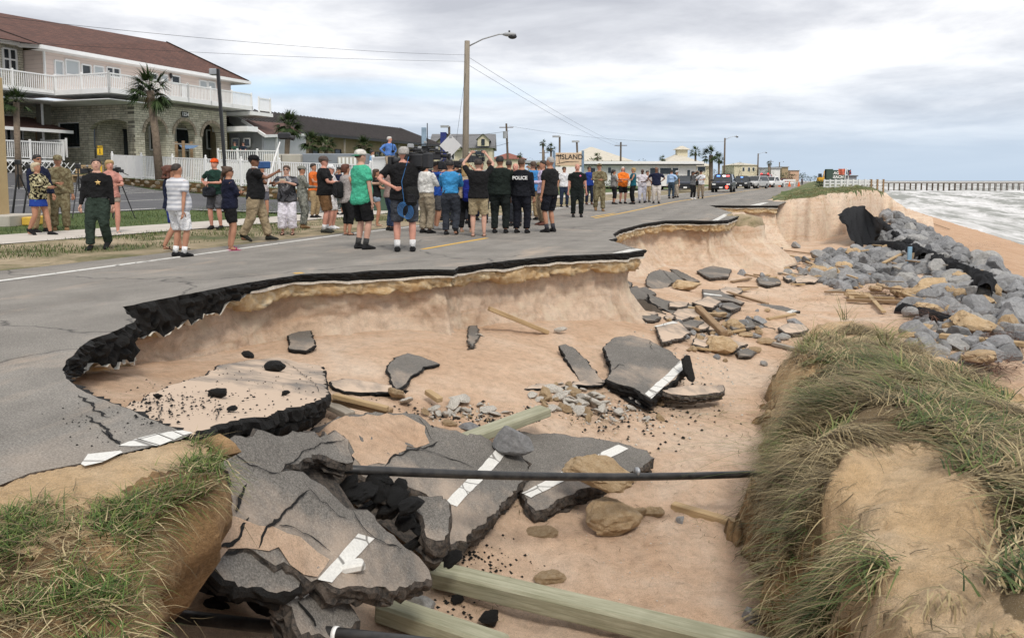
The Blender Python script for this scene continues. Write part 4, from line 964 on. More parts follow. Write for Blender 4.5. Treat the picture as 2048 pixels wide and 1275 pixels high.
  while y < yy1:
   x = xx0
   while x < xx1:
    if in_poly(x, y, d2) and dist_poly(x, y, d2) > dens * 0.4: gi.append(Vector((x, y)))
    x += dens
   y += dens
  v2, _, f2, *_ = delaunay_2d_cdt(d2 + gi, [(i, (i + 1) % k) for i in range(k)], [], 1, 1e-5)
  mm = MB(); mm.v = [tuple(W(q, hz(q) + h) - off) for q in v2]; mm.f = [tuple(f) for f in f2]; mm.mi = [0] * len(mm.f)
  return mm.build(nm, mat, root)
 for s in stripes: sheet(s, 0.008, 'paint_white', 'lane_stripe')
 for s in (sand or ()): sheet(s, 0.006, 'sand_floor', 'sand_patch')
 for line, wd in cracks:
  pts = densify([Vector((*[((on_plane(x, y, pl) - cen).dot(e)) for e in (ex, ey)], 0)) for x, y in line], 0.025); mm = MB(); L = len(pts)
  for i, p in enumerate(pts):
   t = (pts[min(i + 1, L - 1)] - pts[max(0, i - 1)]).normalized(); nn = Vector((-t.y, t.x, 0)); k = wd * (0.4 + 0.9 * abs(fbm(p.x * 9, p.y * 9, 3))) * min(1, 8 * min(i + 0.5, L - 0.5 - i) / L); o2 = nn * (0.025 * fbm(p.x * 8, p.y * 8, 6))
   for q in (p + o2 - nn * k, p + o2 + nn * k): mm.v.append(tuple(W(q, hz(q) + 0.011) - off))
  mm.f = [(2 * i, 2 * i + 2, 2 * i + 3, 2 * i + 1) for i in range(L - 1)]; mm.mi = [0] * len(mm.f); mm.build('crack', 'asphalt_black', root)
 return root
def z3(s, ox, oy, pts): return [(ox + a / s, oy + b / s) for a, b in pts]
def build_slabs():
 S3 = lambda pts: z3(3.035, 1050, 400, pts)
 slab('pavement_slab', [(386, 868), (330, 852), (252, 816), (300, 787), (350, 768), (410, 748), (445, 728), (520, 718), (585, 712), (640, 717), (650, 760), (656, 793), (600, 812), (520, 830), (450, 843)],
   [(385, 868, -0.01), (250, 814, -0.03), (655, 793, -0.46)], 0.24, 'large sand-dusted road slab hinged to the intact road edge at the left', top='asphalt_sandy', side='asphalt_black', jit=0.03,
   cracks=[([(300, 800), (316, 812), (320, 830), (318, 850)], 0.006), ([(430, 842), (440, 825), (445, 812)], 0.006), ([(565, 722), (600, 745), (630, 770), (640, 790)], 0.005)])
 slab('pavement_slab', [(454, 882), (508, 867), (560, 862), (600, 860), (640, 860), (682, 862), (694, 885), (700, 925), (640, 905), (600, 920), (560, 945), (600, 955), (650, 972), (690, 1012), (740, 1035), (785, 1068), (808, 1095), (850, 1120), (860, 1150),
   (815, 1175), (752, 1184), (693, 1174), (637, 1156), (592, 1130), (517, 1092), (430, 1096), (395, 1096), (420, 1050), (452, 1000), (468, 950), (446, 920)],
   [(458, 876, -0.16), (678, 861, -0.42), (800, 1094, -1.0)], 0.17, 'big cracked road slab with white stripe sagging below the grassy lip', top='asphalt_slab', side='asphalt_side',
   stripes=[[(637, 1156), (712, 1070), (742, 1082), (662, 1164)]], sand=[[(405, 1085), (440, 1025), (480, 1030), (520, 1046), (600, 1076), (655, 1120), (640, 1150), (560, 1104), (515, 1090), (440, 1094)]],
   cracks=[([(607, 986), (570, 1022), (536, 1057), (517, 1091)], 0.012), ([(496, 965), (480, 1000), (474, 1020)], 0.012), ([(498, 1030), (480, 1072), (450, 1092)], 0.014), ([(607, 986), (640, 1010), (690, 1040)], 0.004), ([(560, 948), (600, 905), (650, 882), (690, 880)], 0.006), ([(470, 905), (500, 930), (540, 945), (556, 950)], 0.006), ([(700, 1022), (715, 1060), (750, 1085), (800, 1100)], 0.007), ([(555, 1050), (610, 1062), (660, 1100)], 0.004)], warp=0.05, jit=0.04)
 slab('pavement_slab', [(394, 1098), (432, 1100), (470, 1098), (520, 1096), (592, 1133), (622, 1155), (585, 1170), (540, 1178), (470, 1172), (440, 1148), (420, 1120)],
   ('off', [(458, 876, -0.16), (678, 861, -0.42), (800, 1094, -1.0)], -0.07), 0.17, 'dark grey road slab piece dropped just below the sagging striped slab', side='asphalt_black', cracks=[([(480, 1098), (455, 1110), (432, 1118), (425, 1130)], 0.015)], jit=0.04)
 slab('pavement_slab', [(552, 1192), (612, 1164), (640, 1178), (692, 1180), (718, 1205), (732, 1240), (700, 1262), (640, 1268), (590, 1262), (580, 1225)],
   ('off', [(458, 876, -0.16), (678, 861, -0.42), (800, 1094, -1.0)], -0.20), 0.2, 'broken slab corner with a short white stripe above the lower black pipe', side='asphalt_side', stripes=[[(550, 1188), (584, 1166), (614, 1163), (642, 1176), (608, 1193), (575, 1199)]], cracks=[([(598, 1200), (615, 1225), (630, 1252)], 0.02)], jit=0.05, warp=0.04)
 slab('pavement_slab', [(610, 862), (660, 842), (711, 831), (760, 824), (789, 823), (834, 831), (860, 848), (915, 862), (975, 880), (1030, 902), (1061, 927), (1050, 957), (1000, 1012), (960, 1052), (905, 1092), (885, 1060), (880, 1010), (850, 985), (800, 975), (740, 960), (700, 940), (697, 895), (684, 866)],
   [(711, 831, -0.80), (1061, 927, -1.45), (905, 1090, -1.48)], 0.26, 'long sandy road slab with a white stripe dipping towards the lower middle', top='asphalt_slab', stripes=[[(888, 1008), (942, 950), (1004, 887), (1025, 893), (968, 955), (912, 1016)]],
   sand=[[(620, 865), (665, 845), (715, 834), (800, 828), (850, 850), (860, 880), (800, 905), (770, 930), (720, 935), (702, 900), (690, 870)]], cracks=[([(765, 935), (790, 912), (830, 900), (868, 885), (880, 878)], 0.014), ([(835, 835), (850, 850), (868, 875), (876, 880)], 0.005), ([(840, 895), (880, 905), (920, 915), (950, 932)], 0.008)], jit=0.03, warp=0.06)
 slab('pavement_slab', [(1002, 862), (1054, 866), (1143, 870), (1218, 881), (1262, 890), (1292, 901), (1308, 916), (1280, 935), (1220, 960), (1158, 982), (1110, 1002), (1076, 1024), (1058, 1010), (1042, 990), (1050, 955), (1062, 930), (1040, 905)],
   [(1143, 869, -1.45), (1309, 919, -1.62), (1076, 1025, -1.66)], 0.26, 'flat road slab with white stripe lying under the tan boulder', stripes=[[(1044, 987), (1140, 936), (1236, 889), (1257, 897), (1160, 946), (1062, 997)]], jit=0.03)
 slab('pavement_slab', [(842, 992), (880, 988), (902, 1008), (906, 1030), (895, 1062), (870, 1082), (845, 1070), (830, 1030)], [(842, 992, -0.98), (905, 1015, -1.04), (870, 1080, -1.12)], 0.3, 'chunky dark road fragment leaning in the black rubble beside the striped slab', jit=0.04)
 slab('pavement_slab', [(1208, 692), (1228, 674), (1261, 670), (1300, 680), (1337, 700), (1366, 724), (1378, 730), (1345, 760), (1302, 797), (1261, 773), (1234, 766), (1212, 758), (1225, 739), (1215, 712)],
   [(1261, 670, -1.10), (1300, 795, -1.43), (1366, 724, -1.28)], 0.19, 'round-edged road slab with a broad white stripe leaning on the sand slope', side='asphalt_black', stripes=[[(1290, 788), (1325, 756), (1360, 722), (1376, 729), (1340, 763), (1303, 797)]], cracks=[([(1224, 740), (1238, 730), (1250, 732)], 0.01), ([(1300, 682), (1303, 700)], 0.006)])
 slab('pavement_slab', [(1118, 690), (1130, 686), (1150, 698), (1178, 725), (1198, 752), (1204, 764), (1160, 764), (1150, 742), (1132, 715)], [(1125, 688, -1.1), (1200, 762, -1.37), (1150, 760, -1.37)], 0.12, 'narrow dark road slab standing beside the large leaning striped slab', side='asphalt_black')
 slab('pavement_slab', [(576, 670), (592, 656), (618, 655), (624, 672), (632, 690), (612, 700), (580, 697)], 'floor', 0.09, 'small square road piece resting on the sand slope under the road', side='asphalt_black')
 slab('pavement_slab', [(946, 645), (955, 655), (957, 672), (944, 692), (936, 680), (936, 660)], 'floor', 0.05, 'leaf-shaped sliver of asphalt on the sand slope', step=0.03)
 slab('pavement_slab', [(775, 735), (790, 715), (815, 705), (845, 712), (880, 724), (850, 732), (828, 748), (808, 770), (790, 778), (782, 755)], 'floor', 0.08, 'dark curved plate of asphalt half buried in the rippled sand', side='asphalt_black')
 slab('pavement_slab', [(662, 762), (700, 757), (745, 764), (790, 770), (806, 770), (780, 781), (730, 783), (690, 782), (670, 775)], 'floor', 0.08, 'sand-covered crust of asphalt with a black edge in the slope', top='asphalt_sandy', side='asphalt_black')
 slab('pavement_slab', [(1045, 775), (1075, 767), (1110, 769), (1160, 762), (1215, 758), (1200, 770), (1150, 768), (1110, 776), (1060, 776)], [(1045, 775, -1.27), (1215, 758, -1.40), (1110, 778, -1.32)], 0.05, 'thin broken asphalt lip running left of the leaning striped slab', top='asphalt_sandy', side='asphalt_black')
 slab('pavement_slab', S3([(740, 470), (760, 440), (820, 420), (900, 440), (960, 485), (890, 500), (840, 555), (780, 545), (738, 510)]), [(1320, 540, -1.0), (1366, 560, -1.25), (1327, 583, -1.35)], 0.12, 'dark road plate leaning on the bank below the pointed road tip', cracks=[([(1325, 540), (1335, 553), (1345, 562)], 0.015)])
 slab('pavement_slab', S3([(885, 418), (930, 425), (1000, 465), (1060, 492), (1010, 497), (950, 470)]), [(1342, 538, -1.05), (1399, 562, -1.35), (1375, 565, -1.38)], 0.1, 'long thin road strip lying beside the dark plate on the bank')
 slab('pavement_slab', S3([(572, 485), (600, 478), (650, 505), (645, 525), (610, 520)]), [(1240, 558, -0.95), (1262, 566, -1.0), (1250, 572, -1.02)], 0.1, 'small black road fragment at the top of the tilted plates', side='asphalt_black')
 slab('pavement_slab', S3([(620, 545), (680, 520), (730, 565), (760, 615), (800, 660), (840, 690), (790, 670), (700, 620), (650, 585)]), [(1255, 578, -1.02), (1277, 572, -1.02), (1325, 625, -1.42)], 0.13, 'dark tilted road plate in the row of fallen plates', side='asphalt_black')
 slab('pavement_slab', S3([(548, 520), (575, 530), (640, 605), (645, 635), (625, 640), (600, 600)]), [(1232, 572, -1.0), (1260, 600, -1.15), (1255, 610, -1.2)], 0.08, 'white-stained road splinter on edge at the left of the fallen plates', top='crust_white', side='concrete_rubble')
 slab('pavement_slab', S3([(650, 600), (720, 605), (800, 655), (930, 745), (960, 770), (880, 745), (740, 680), (660, 640)]), [(1265, 600, -1.15), (1350, 648, -1.5), (1300, 635, -1.45)], 0.14, 'long slanting road plate with a black broken side below the bank', side='asphalt_black')
 slab('pavement_slab', S3([(745, 565), (800, 585), (960, 648), (1060, 705), (1112, 790), (1080, 795), (990, 735), (880, 680), (770, 620)]), [(1296, 588, -1.1), (1400, 635, -1.42), (1412, 660, -1.55)], 0.16, 'long curved road plate with a worn white stripe along its edge', side='asphalt_black', stripes=[S3([(1035, 705), (1060, 708), (1110, 785), (1085, 788)])])
 slab('pavement_slab', S3([(1080, 540), (1180, 545), (1240, 580), (1330, 620), (1310, 628), (1240, 608), (1150, 600), (1088, 588)]), 'floor', 0.08, 'flat striped road piece half buried in the open sand', stripes=[S3([(1084, 565), (1190, 575), (1200, 585), (1085, 575)])])
 slab('pavement_slab', S3([(1358, 655), (1380, 632), (1440, 626), (1560, 640), (1665, 672), (1600, 700), (1530, 712), (1440, 695), (1370, 680)]), [(1500, 610, -1.55), (1595, 622, -1.62), (1555, 635, -1.66)], 0.14, 'road slab with a white end stripe lying alone on the open sand', side='asphalt_black', stripes=[S3([(1515, 708), (1620, 666), (1655, 672), (1545, 713)])])
 slab('pavement_slab', S3([(1310, 732), (1400, 735), (1500, 775), (1565, 815), (1540, 830), (1440, 800), (1370, 770)]), [(1482, 642, -1.5), (1566, 668, -1.72), (1500, 655, -1.62)], 0.12, 'tilted road strip propped on grey stones in the open sand', side='asphalt_black')
 slab('pavement_slab', S3([(800, 768), (850, 745), (935, 738), (1000, 800), (960, 830), (880, 850), (830, 860)]), 'floor', 0.12, 'buried sandy road piece with a stripe above the leaning slab', top='asphalt_sandy', stripes=[S3([(780, 768), (900, 735), (930, 748), (800, 770)])])
 slab('pavement_slab', S3([(835, 1152), (900, 1138), (1000, 1122), (1110, 1130), (1203, 1122), (1206, 1160), (1100, 1180), (1000, 1185), (880, 1175)]), [(1325, 780, -1.42), (1447, 770, -1.5), (1400, 788, -1.5)], 0.16, 'weathered grey road piece lying flat beside the big leaning slab', top='asphalt_sandy')
 slab('pavement_slab', S3([(962, 965), (985, 945), (1000, 955), (1032, 1085), (1010, 1090), (975, 1050)]), [(1372, 712, -1.1), (1382, 716, -1.15), (1388, 758, -1.42)], 0.06, 'narrow black asphalt shard standing at the end of the white stripe', top='asphalt_black', side='asphalt_black')
 S6 = lambda pts: z3(3.16, 1400, 280, pts)
 slab('pavement_slab', S6([(325, 612), (400, 615), (480, 640), (520, 680), (500, 700), (420, 680), (350, 650)]), 'floor', 0.1, 'striped road plate at the foot of the bank below the grassy clod', stripes=[S6([(385, 632), (400, 625), (450, 660), (430, 665)])])
 slab('pavement_slab', S6([(350, 665), (400, 680), (520, 700), (540, 730), (450, 730), (390, 700)]), 'floor', 0.1, 'dark road plate with a short stripe at the foot of the far bank', stripes=[S6([(400, 685), (418, 682), (430, 715), (410, 715)])])
 slab('pavement_slab', S6([(720, 765), (800, 770), (860, 795), (810, 818), (750, 800)]), 'floor', 0.08, 'small striped road piece among planks before the grey stones', stripes=[S6([(770, 800), (835, 783), (858, 796), (800, 815)])])
 q = random.Random(77)
 for i in range(34):
  cx, cy = (q.gauss(1400, 75), q.gauss(632, 34)) if i < 24 else (q.gauss(1590, 45), q.gauss(548, 12)); a0 = q.uniform(0, 6); w = q.uniform(12, 34) * (1 if i < 24 else 0.8); n = q.randint(4, 6)
  slab('road_plate', [(cx + w * math.cos(a0 + 6.28 * k / n) * q.uniform(0.7, 1.2), cy + w * 0.34 * math.sin(a0 + 6.28 * k / n) * q.uniform(0.7, 1.2)) for k in range(n)], 'floor', q.uniform(0.07, 0.16), 'small broken road plate strewn between the bank and the boulders', top=q.choice(('asphalt_slab', 'asphalt_sandy')), step=0.08)['group'] = 'small road plates in the wash'
 # loose asphalt lumps on the big sandy slab and in the rubble
 sl = plane_from([(385, 868, 0.0), (250, 814, -0.02), (655, 793, -0.45)])
 for i, (x, y, w, d) in enumerate([(437, 790, 46, 'jagged black asphalt lump on the sandy slab, largest of the loose lumps'), (465, 820, 26, 'small black asphalt lump near the front edge of the sandy slab'), (553, 742, 54, 'pointed flat asphalt lump at the back of the sandy slab'), (572, 788, 20, 'tiny asphalt lump near the right end of the sandy slab'), (495, 715, 40, 'black asphalt lump at the far rim of the sandy slab'), (316, 795, 22, 'black asphalt lump among crumbs at the left of the sandy slab')]):
  p = on_plane(x, y, sl); r = w / F_PX * p.y / 2 * 1.1
  o = link('asphalt_chunk', BLK[i % 6], loc=(p.x, p.y, p.z + r * 0.3)); o.scale = (r, r * 0.9, r * 0.9); o.rotation_euler = (0, 0, i * 1.3); tag(o, d, 'asphalt chunk')
 rnd = random.Random(12)
 pile = [(720, 985, 70, -0.80), (755, 975, 60, -0.82), (790, 990, 66, -0.88), (820, 1010, 60, -0.92), (740, 1010, 60, -0.95), (775, 1025, 70, -1.0), (810, 1040, 64, -1.05), (845, 1060, 60, -1.12), (700, 965, 50, -0.75), (860, 1090, 56, -1.25), (830, 1085, 60, -1.2), (880, 1110, 46, -1.35), (905, 1115, 40, -1.4),
   (420, 1165, 80, -1.28), (470, 1185, 90, -1.35), (520, 1205, 80, -1.4), (430, 1205, 80, -1.45), (380, 1185, 70, -1.4), (560, 1218, 60, -1.45), (640, 900, 60, -0.55), (670, 905, 54, -0.6), (690, 915, 40, -0.65), (655, 925, 50, -0.68), (770, 960, 50, -0.8), (800, 975, 44, -0.85), (480, 1150, 90, -1.3), (545, 1160, 80, -1.3), (600, 1150, 60, -1.3), (430, 1130, 70, -1.2)]
 for i, (x, y, w, z) in enumerate(pile):
  p = P(x, y, z); r = w / F_PX * p.y / 2 * 1.15
  o = link('asphalt_chunk', BLK[i % 6], loc=p); o.scale = (r * 1.15, r, r * 0.85); o.rotation_euler = (rnd.uniform(-0.6, 0.6), rnd.uniform(-0.6, 0.6), rnd.uniform(0, 6.28))
  tag(o, 'crumbled black asphalt chunk packed in the dark rubble between the sagging slabs', 'asphalt chunk', 'black asphalt rubble between the slabs')
 for i, (x, y, w, d) in enumerate([(912, 1212, 34, 'flat black asphalt lump beside the grey stone under the green beam'), (980, 1258, 54, 'large black asphalt lump on sand below the long green beam')]):
  put_rock('asphalt_chunk', BLK[i + 2], x, y, w, d, 'asphalt chunk', (0, 0, i))
 # piece of curb with white paint on the sagging slab
 p = on_plane(702, 1142, plane_from([(458, 876, -0.16), (678, 861, -0.42), (800, 1094, -1.0)])); m = MB(); m.box((0, 0, 0.02), (0.15, 0.09, 0.05), rz=0.4, bev=0.012); o = m.build('pavement_fragment', 'paint_white', loc=p + Vector((0, 0, 0.01))); tag(o, 'small white-topped pavement fragment beside the stripe on the sagging slab', 'pavement piece')
 # crumbs: black grains around the breaks
 m = MB()
 def crumb(p, r):
  vs = [(p.x + r * rnd.uniform(0.6, 1.2) * a, p.y + r * rnd.uniform(0.6, 1.2) * b, p.z + r * c) for a, b, c in ((1, 0, 0.2), (-1, 0.1, 0.1), (0, 1, 0.15), (0.1, -1, 0.1), (0, 0, 0.9))]
  m.add(vs, [(0, 2, 4), (2, 1, 4), (1, 3, 4), (3, 0, 4)])
 for _ in range(420):
  x = rnd.gauss(340, 60); y = rnd.gauss(810, 18);
  if 260 < x < 640 and y > 722: crumb(on_plane(x, y, sl), rnd.uniform(0.004, 0.02) * rnd.random())
 for _ in range(140): crumb(on_plane(rnd.uniform(420, 640), rnd.uniform(730, 835), sl), rnd.uniform(0.003, 0.013))
 for cx, cy, sx, sy, n, s in ((950, 1125, 60, 25, 170, 0.02), (600, 850, 50, 15, 120, 0.018), (900, 1220, 40, 20, 50, 0.02), (1150, 830, 90, 15, 200, 0.03), (1340, 790, 50, 20, 90, 0.03), (920, 840, 60, 12, 120, 0.025), (1300, 850, 80, 25, 80, 0.025), (760, 820, 60, 15, 60, 0.02)):
  for _ in range(n): crumb(fhit(rnd.gauss(cx, sx), rnd.gauss(cy, sy)) + Vector((0, 0, 0.003)), s * rnd.random() + 0.003)
 for _ in range(60): crumb(P(rnd.gauss(200, 40), rnd.gauss(840, 30), 0.002), 0.006 * rnd.random() + 0.002)
 tag(m.build('asphalt_crumbs', 'asphalt_black'), 'black asphalt crumbs scattered around the broken slabs', 'gravel', kind='stuff')
build_slabs()
def build_rocks():
 T = lambda i, *a, **k: put_rock('tan_boulder', TAN[i % 8], *a, **k)
 G = lambda i, *a, **k: put_rock('grey_stone', GREY[i % 12], *a, **k)
 T(0, 1208, 1000, 178, 'elongated tan boulder lying across the striped slab under the pipe', 'boulder', tilt=(0.1, 0.35, -0.3), sc=(1, 0.75, 0.5), sink=0.0, z=-1.55)
 T(1, 1226, 1078, 128, 'large rounded tan boulder below the pipe on the pink sand', 'boulder', tilt=(0.2, -0.1, 0.4), sc=(1, 0.95, 0.85))
 T(2, 1278, 1040, 42, 'small tan stone touching the large rounded boulder', 'boulder'); T(3, 1310, 1035, 50, 'flat tan stone right of the large rounded boulder', 'boulder', sc=(1, 0.8, 0.7))
 T(4, 1084, 1078, 64, 'half-buried tan stone left of the large rounded boulder', 'boulder', sc=(1, 0.8, 0.6), sink=0.4); T(5, 1105, 1172, 72, 'tan stone half buried in sand just above the long green beam', 'boulder', sc=(1, 0.9, 0.7), sink=0.35)
 T(6, 1448, 712, 92, 'wedge-shaped tan boulder among the fallen road plates', 'boulder', tilt=(0, 0.25, 0.3), sc=(1, 0.8, 0.8)); T(7, 1374, 583, 72, 'pale tan boulder under the dark road plate on the bank', 'boulder', sc=(1, 0.8, 0.55))
 T(1, 1472, 664, 40, 'upright tan stone behind the wedge-shaped boulder', 'boulder'); T(2, 1432, 642, 62, 'low pale boulder behind the wooden post in the plates', 'boulder', sc=(1, 0.8, 0.5))
 T(3, 1457, 672, 24, 'small round tan stone beside the wedge-shaped boulder', 'boulder'); T(5, 1445, 682, 20, 'smallest round tan stone beside the wedge-shaped boulder', 'boulder'); T(4, 1495, 675, 30, 'flat tan stone near the propped road strip', 'boulder', sc=(1, 0.8, 0.5))
 T(6, 1535, 690, 50, 'tan slab-like boulder before the grassy mound', 'boulder', sc=(1, 0.8, 0.5)); T(0, 1512, 708, 40, 'low tan stone in the sand left of the grassy mound', 'boulder', sc=(1, 0.8, 0.5)); T(7, 1400, 690, 34, 'upright tan stone at the end of the long curved plate', 'boulder', sc=(0.7, 0.8, 1.2))
 T(1, 897, 855, 34, 'orange-brown stone beside the green plank end', 'boulder', sc=(1, 0.8, 0.7)); T(2, 1085, 995, 1, 'x', 'boulder') if False else None
 # boulders on the right near the grey revetment
 big = [(1874, 592, 88, 'big flat-topped tan boulder at the head of the boulder field', (1, 0.8, 0.6)), (1800, 595, 46, 'tan boulder at the left end of the boulder field', (1, 0.8, 0.8)), (1755, 585, 44, 'low tan boulder beside the stacked planks', (1, 0.7, 0.6)), (1828, 600, 50, 'rounded tan boulder left of the flat-topped one', (1, 0.8, 0.8)),
   (1862, 618, 70, 'long tan boulder slanting below the flat-topped one', (1, 0.6, 0.5)), (1905, 592, 46, 'brown boulder under the end of the black fabric', (1, 0.8, 0.9)), (1934, 600, 50, 'dark brown boulder touching the black fabric end', (1, 0.8, 0.9)), (1962, 672, 118, 'largest tan boulder at the right, cracked across its face', (1, 0.8, 0.65)),
   (2032, 668, 70, 'tan boulder cut by the right edge of the picture', (1, 0.8, 0.8)), (1995, 604, 56, 'upright brown boulder among grey stones at the right', (0.8, 0.8, 1.1)), (1968, 612, 40, 'brown boulder leaning against the upright one', (1, 0.8, 0.9)), (1838, 675, 90, 'low pale boulder behind the dune grass at the right', (1, 0.7, 0.35)),
   (1975, 735, 110, 'tan boulder half hidden by dune grass at the far right', (1, 0.8, 0.5)), (1725, 598, 60, 'low tan slab boulder at the right of the driftwood', (1, 0.6, 0.4)), (1705, 590, 30, 'small tan stone in the driftwood', (1, 0.8, 0.7)), (1885, 640, 44, 'pale tan stone under the largest boulder', (1, 0.8, 0.5))]
 for i, (x, y, w, d, s) in enumerate(big): T(i, x, y, w, d, 'boulder', sc=s, tilt=(0.1 * (i % 3), 0.12 * (i % 4 - 1), i * 0.9))
 # grey stones in the wash
 G(0, 1022, 905, 96, 'pale grey triangular stone propped against the green plank', sc=(1, 0.7, 0.8), tilt=(0.3, 0.3, 0.2), z=-1.3); G(1, 938, 866, 58, 'grey stone beside the orange-brown stone', sc=(1, 0.8, 0.6)); G(2, 1506, 1248, 58, 'pale grey stone half buried at the foot of the grassy mound', sc=(0.8, 0.9, 0.9), sink=0.45)
 G(3, 1361, 1047, 26, 'small purple-grey stone beside the driftwood log'); G(4, 846, 1235, 72, 'grey stone wedged under the long green beam', sc=(1, 0.9, 0.8)); G(5, 1590, 655, 40, 'grey stone under the lone road slab', sc=(1, 0.8, 0.8)); G(6, 1520, 652, 32, 'grey stone under the propped road strip', sc=(1, 0.8, 0.9))
 G(7, 1510, 676, 28, 'flat grey stone under the right end of the propped strip', sc=(1, 0.8, 0.6)); G(8, 1565, 680, 34, 'grey stone near the end of the propped road strip', sc=(1, 0.8, 0.6)); G(0, 1400, 612, 30, 'grey stone behind the long curved road plate', sc=(1, 0.8, 0.5))
 G(1, 1553, 522, 30, 'round grey stone at the foot of the far bank', sc=(1, 0.9, 0.9)); G(2, 1593, 497, 22, 'single grey stone near the slumped sand heap', sc=(1, 0.9, 0.9)); G(3, 1550, 500, 18, 'small grey stone above the round one at the far bank', sc=(1, 0.9, 0.9))
 # revetment
 gp = [(1500, 556), (1545, 530), (1600, 522), (1660, 506), (1745, 503), (1765, 478), (1752, 440), (1722, 410), (1716, 388), (1745, 380), (1830, 432), (1905, 478), (2070, 585), (2070, 705), (1990, 640), (1930, 565), (1890, 560), (1840, 545), (1800, 575), (1740, 565), (1690, 585), (1640, 565), (1580, 552)]
 rnd = random.Random(21); cand = []
 uvs = [(rnd.uniform(15, 95), rnd.uniform(0.2, 9.0)) for _ in range(46000)]; qs = [R(u, v) for u, v in uvs]
 zs = floor_np(np.array([q.x for q in qs]), np.array([q.y for q in qs]))
 for (u, v), q, z in zip(uvs, qs, zs):
  z = float(z)
  t = math.cos(PITCH) * q.y - math.sin(PITCH) * (z - CAM_H); yy = (z - CAM_H) * math.cos(PITCH) + q.y * math.sin(PITCH)
  px = CX + F_PX * q.x / t; py = CY - F_PX * yy / t
  inside = in_poly(px, py, gp)
  if not inside and v > 4.6 and u > 22: inside = v < 8.4 - 0.02 * u
  if not inside and u < 26 and 1.5 < v < 5 and rnd.random() < 0.25 and px > 1820 and py < 760: inside = True
  if inside and not (u > 46 and v < 4.2): cand.append((q.x, q.y, z, v, u))
 acc = []; cells = {}
 for x, y, z, v, u in cand:
  r = rnd.choice((0.10, 0.13, 0.15, 0.18, 0.21, 0.25, 0.31)) * (0.95 if v < 3.2 else 1.1) * (1 if u < 50 else 1.3); k = (int(x / 0.45), int(y / 0.45)); ok = True
  for i in (-1, 0, 1, 2, -2):
   for j in (-1, 0, 1, 2, -2):
    for a in cells.get((k[0] + i, k[1] + j), ()):
     if (a[0] - x) ** 2 + (a[1] - y) ** 2 < ((a[2] + r) * 0.64) ** 2: ok = False
  if ok: cells.setdefault(k, []).append((x, y, r)); acc.append((x, y, z, r))
 acc.sort(key=lambda a: a[1] / a[3]); print('revetment stones', len(acc))
 big = MB()
 for i, (x, y, z, r) in enumerate(acc):
  eul = (rnd.uniform(-0.5, 0.5), rnd.uniform(-0.5, 0.5), rnd.uniform(0, 6.28)); s = (r * rnd.uniform(1.25, 1.7), r * rnd.uniform(1.15, 1.5), r * rnd.uniform(1.1, 1.5)); loc = Vector((x, y, z + r * 0.32))
  if i < 280:
   o = link('revetment_stone', TAN[i % 8] if i % 8 == 3 else GREY[i % 12], loc=loc); o.rotation_euler = eul; o.scale = s
   tag(o, *(('tan stone mixed into the grey rock revetment', 'rock', 'tan stones in the revetment') if i % 8 == 3 else ('angular grey quarry stone in the rock revetment beside the beach', 'rock', 'stones of the grey rock revetment')))
  else:
   from mathutils import Euler
   M = Matrix.Translation(loc) @ Euler(eul).to_matrix().to_4x4() @ Matrix.Diagonal((*s, 1)); me = LOWROCK[i % 5]
   big.add([M @ v.co for v in me.vertices], [tuple(p.vertices) for p in me.polygons])
 if big.v: tag(big.build('revetment_stones_far', 'rock_gray'), 'far grey stones of the rock revetment receding along the beach', 'rocks', kind='stuff')
 # concrete and shell-rock rubble
 R2 = random.Random(31)
 spots = [(1094, 800, 44), (1108, 790, 40), (1122, 805, 46), (1140, 812, 40), (1150, 795, 36), (1165, 808, 44), (1180, 800, 36), (1190, 815, 40), (1130, 825, 36), (1158, 828, 34), (1100, 825, 30), (1205, 825, 30), (1175, 832, 30), (1240, 832, 34), (1262, 822, 26), (1280, 815, 30), (1322, 842, 26), (1225, 845, 24), (922, 812, 56), (905, 818, 40), (792, 800, 46), (812, 812, 40),
    (868, 825, 30), (890, 838, 30), (850, 830, 26), (975, 828, 36), (960, 815, 24), (990, 835, 30), (1322, 812, 24), (1120, 668, 30), (960, 675, 20), (1210, 812, 26), (1140, 780, 30), (1118, 775, 24), (1012, 830, 22), (1300, 640, 1)]
 spots += [(R2.gauss(1150, 36), R2.gauss(808, 16), R2.uniform(14, 30)) for _ in range(44)] + [(R2.gauss(930, 45), R2.gauss(832, 7), R2.uniform(10, 24)) for _ in range(16)] + [(R2.gauss(1290, 40), R2.gauss(826, 14), R2.uniform(8, 18)) for _ in range(12)]
 for i, (x, y, w) in enumerate(spots):
  if w < 5: continue
  me = CON[i % 6] if i % 4 else TAN[i % 8]
  lab = {18: 'pale flat concrete piece on the sand above the green plank', 29: 'white-faced concrete piece lying high on the sand slope', 20: 'pale concrete slab piece leaning beside the short plank', 30: 'small pale stone high on the sand slope'}.get(i, 'broken pale concrete or shell-rock chunk in the rubble line below the slope')
  put_rock('rubble_chunk', me, x, y, w, lab, 'rubble', (R2.uniform(-0.6, 0.6), R2.uniform(-0.6, 0.6), R2.uniform(0, 6)), (1, 0.8, 0.8), 0.2, None if i in (18, 29, 20, 30) else 'rubble chunks below the sand slope')
 for i in range(80):
  x, y = (R2.gauss(1440, 70), R2.gauss(660, 30)) if i < 52 else (R2.gauss(1590, 50), R2.gauss(545, 14)); t = i % 3 == 0
  put_rock('tan_stone' if t else 'grey_pebble', (TAN if t else GREY)[i % 8], x, y, R2.uniform(8, 22), 'small tan stone strewn between the fallen road plates' if t else 'small grey stone strewn between the fallen road plates', 'rock', (0, 0, i), group='small tan stones in the wash' if t else 'small grey stones in the wash')
 m = MB()
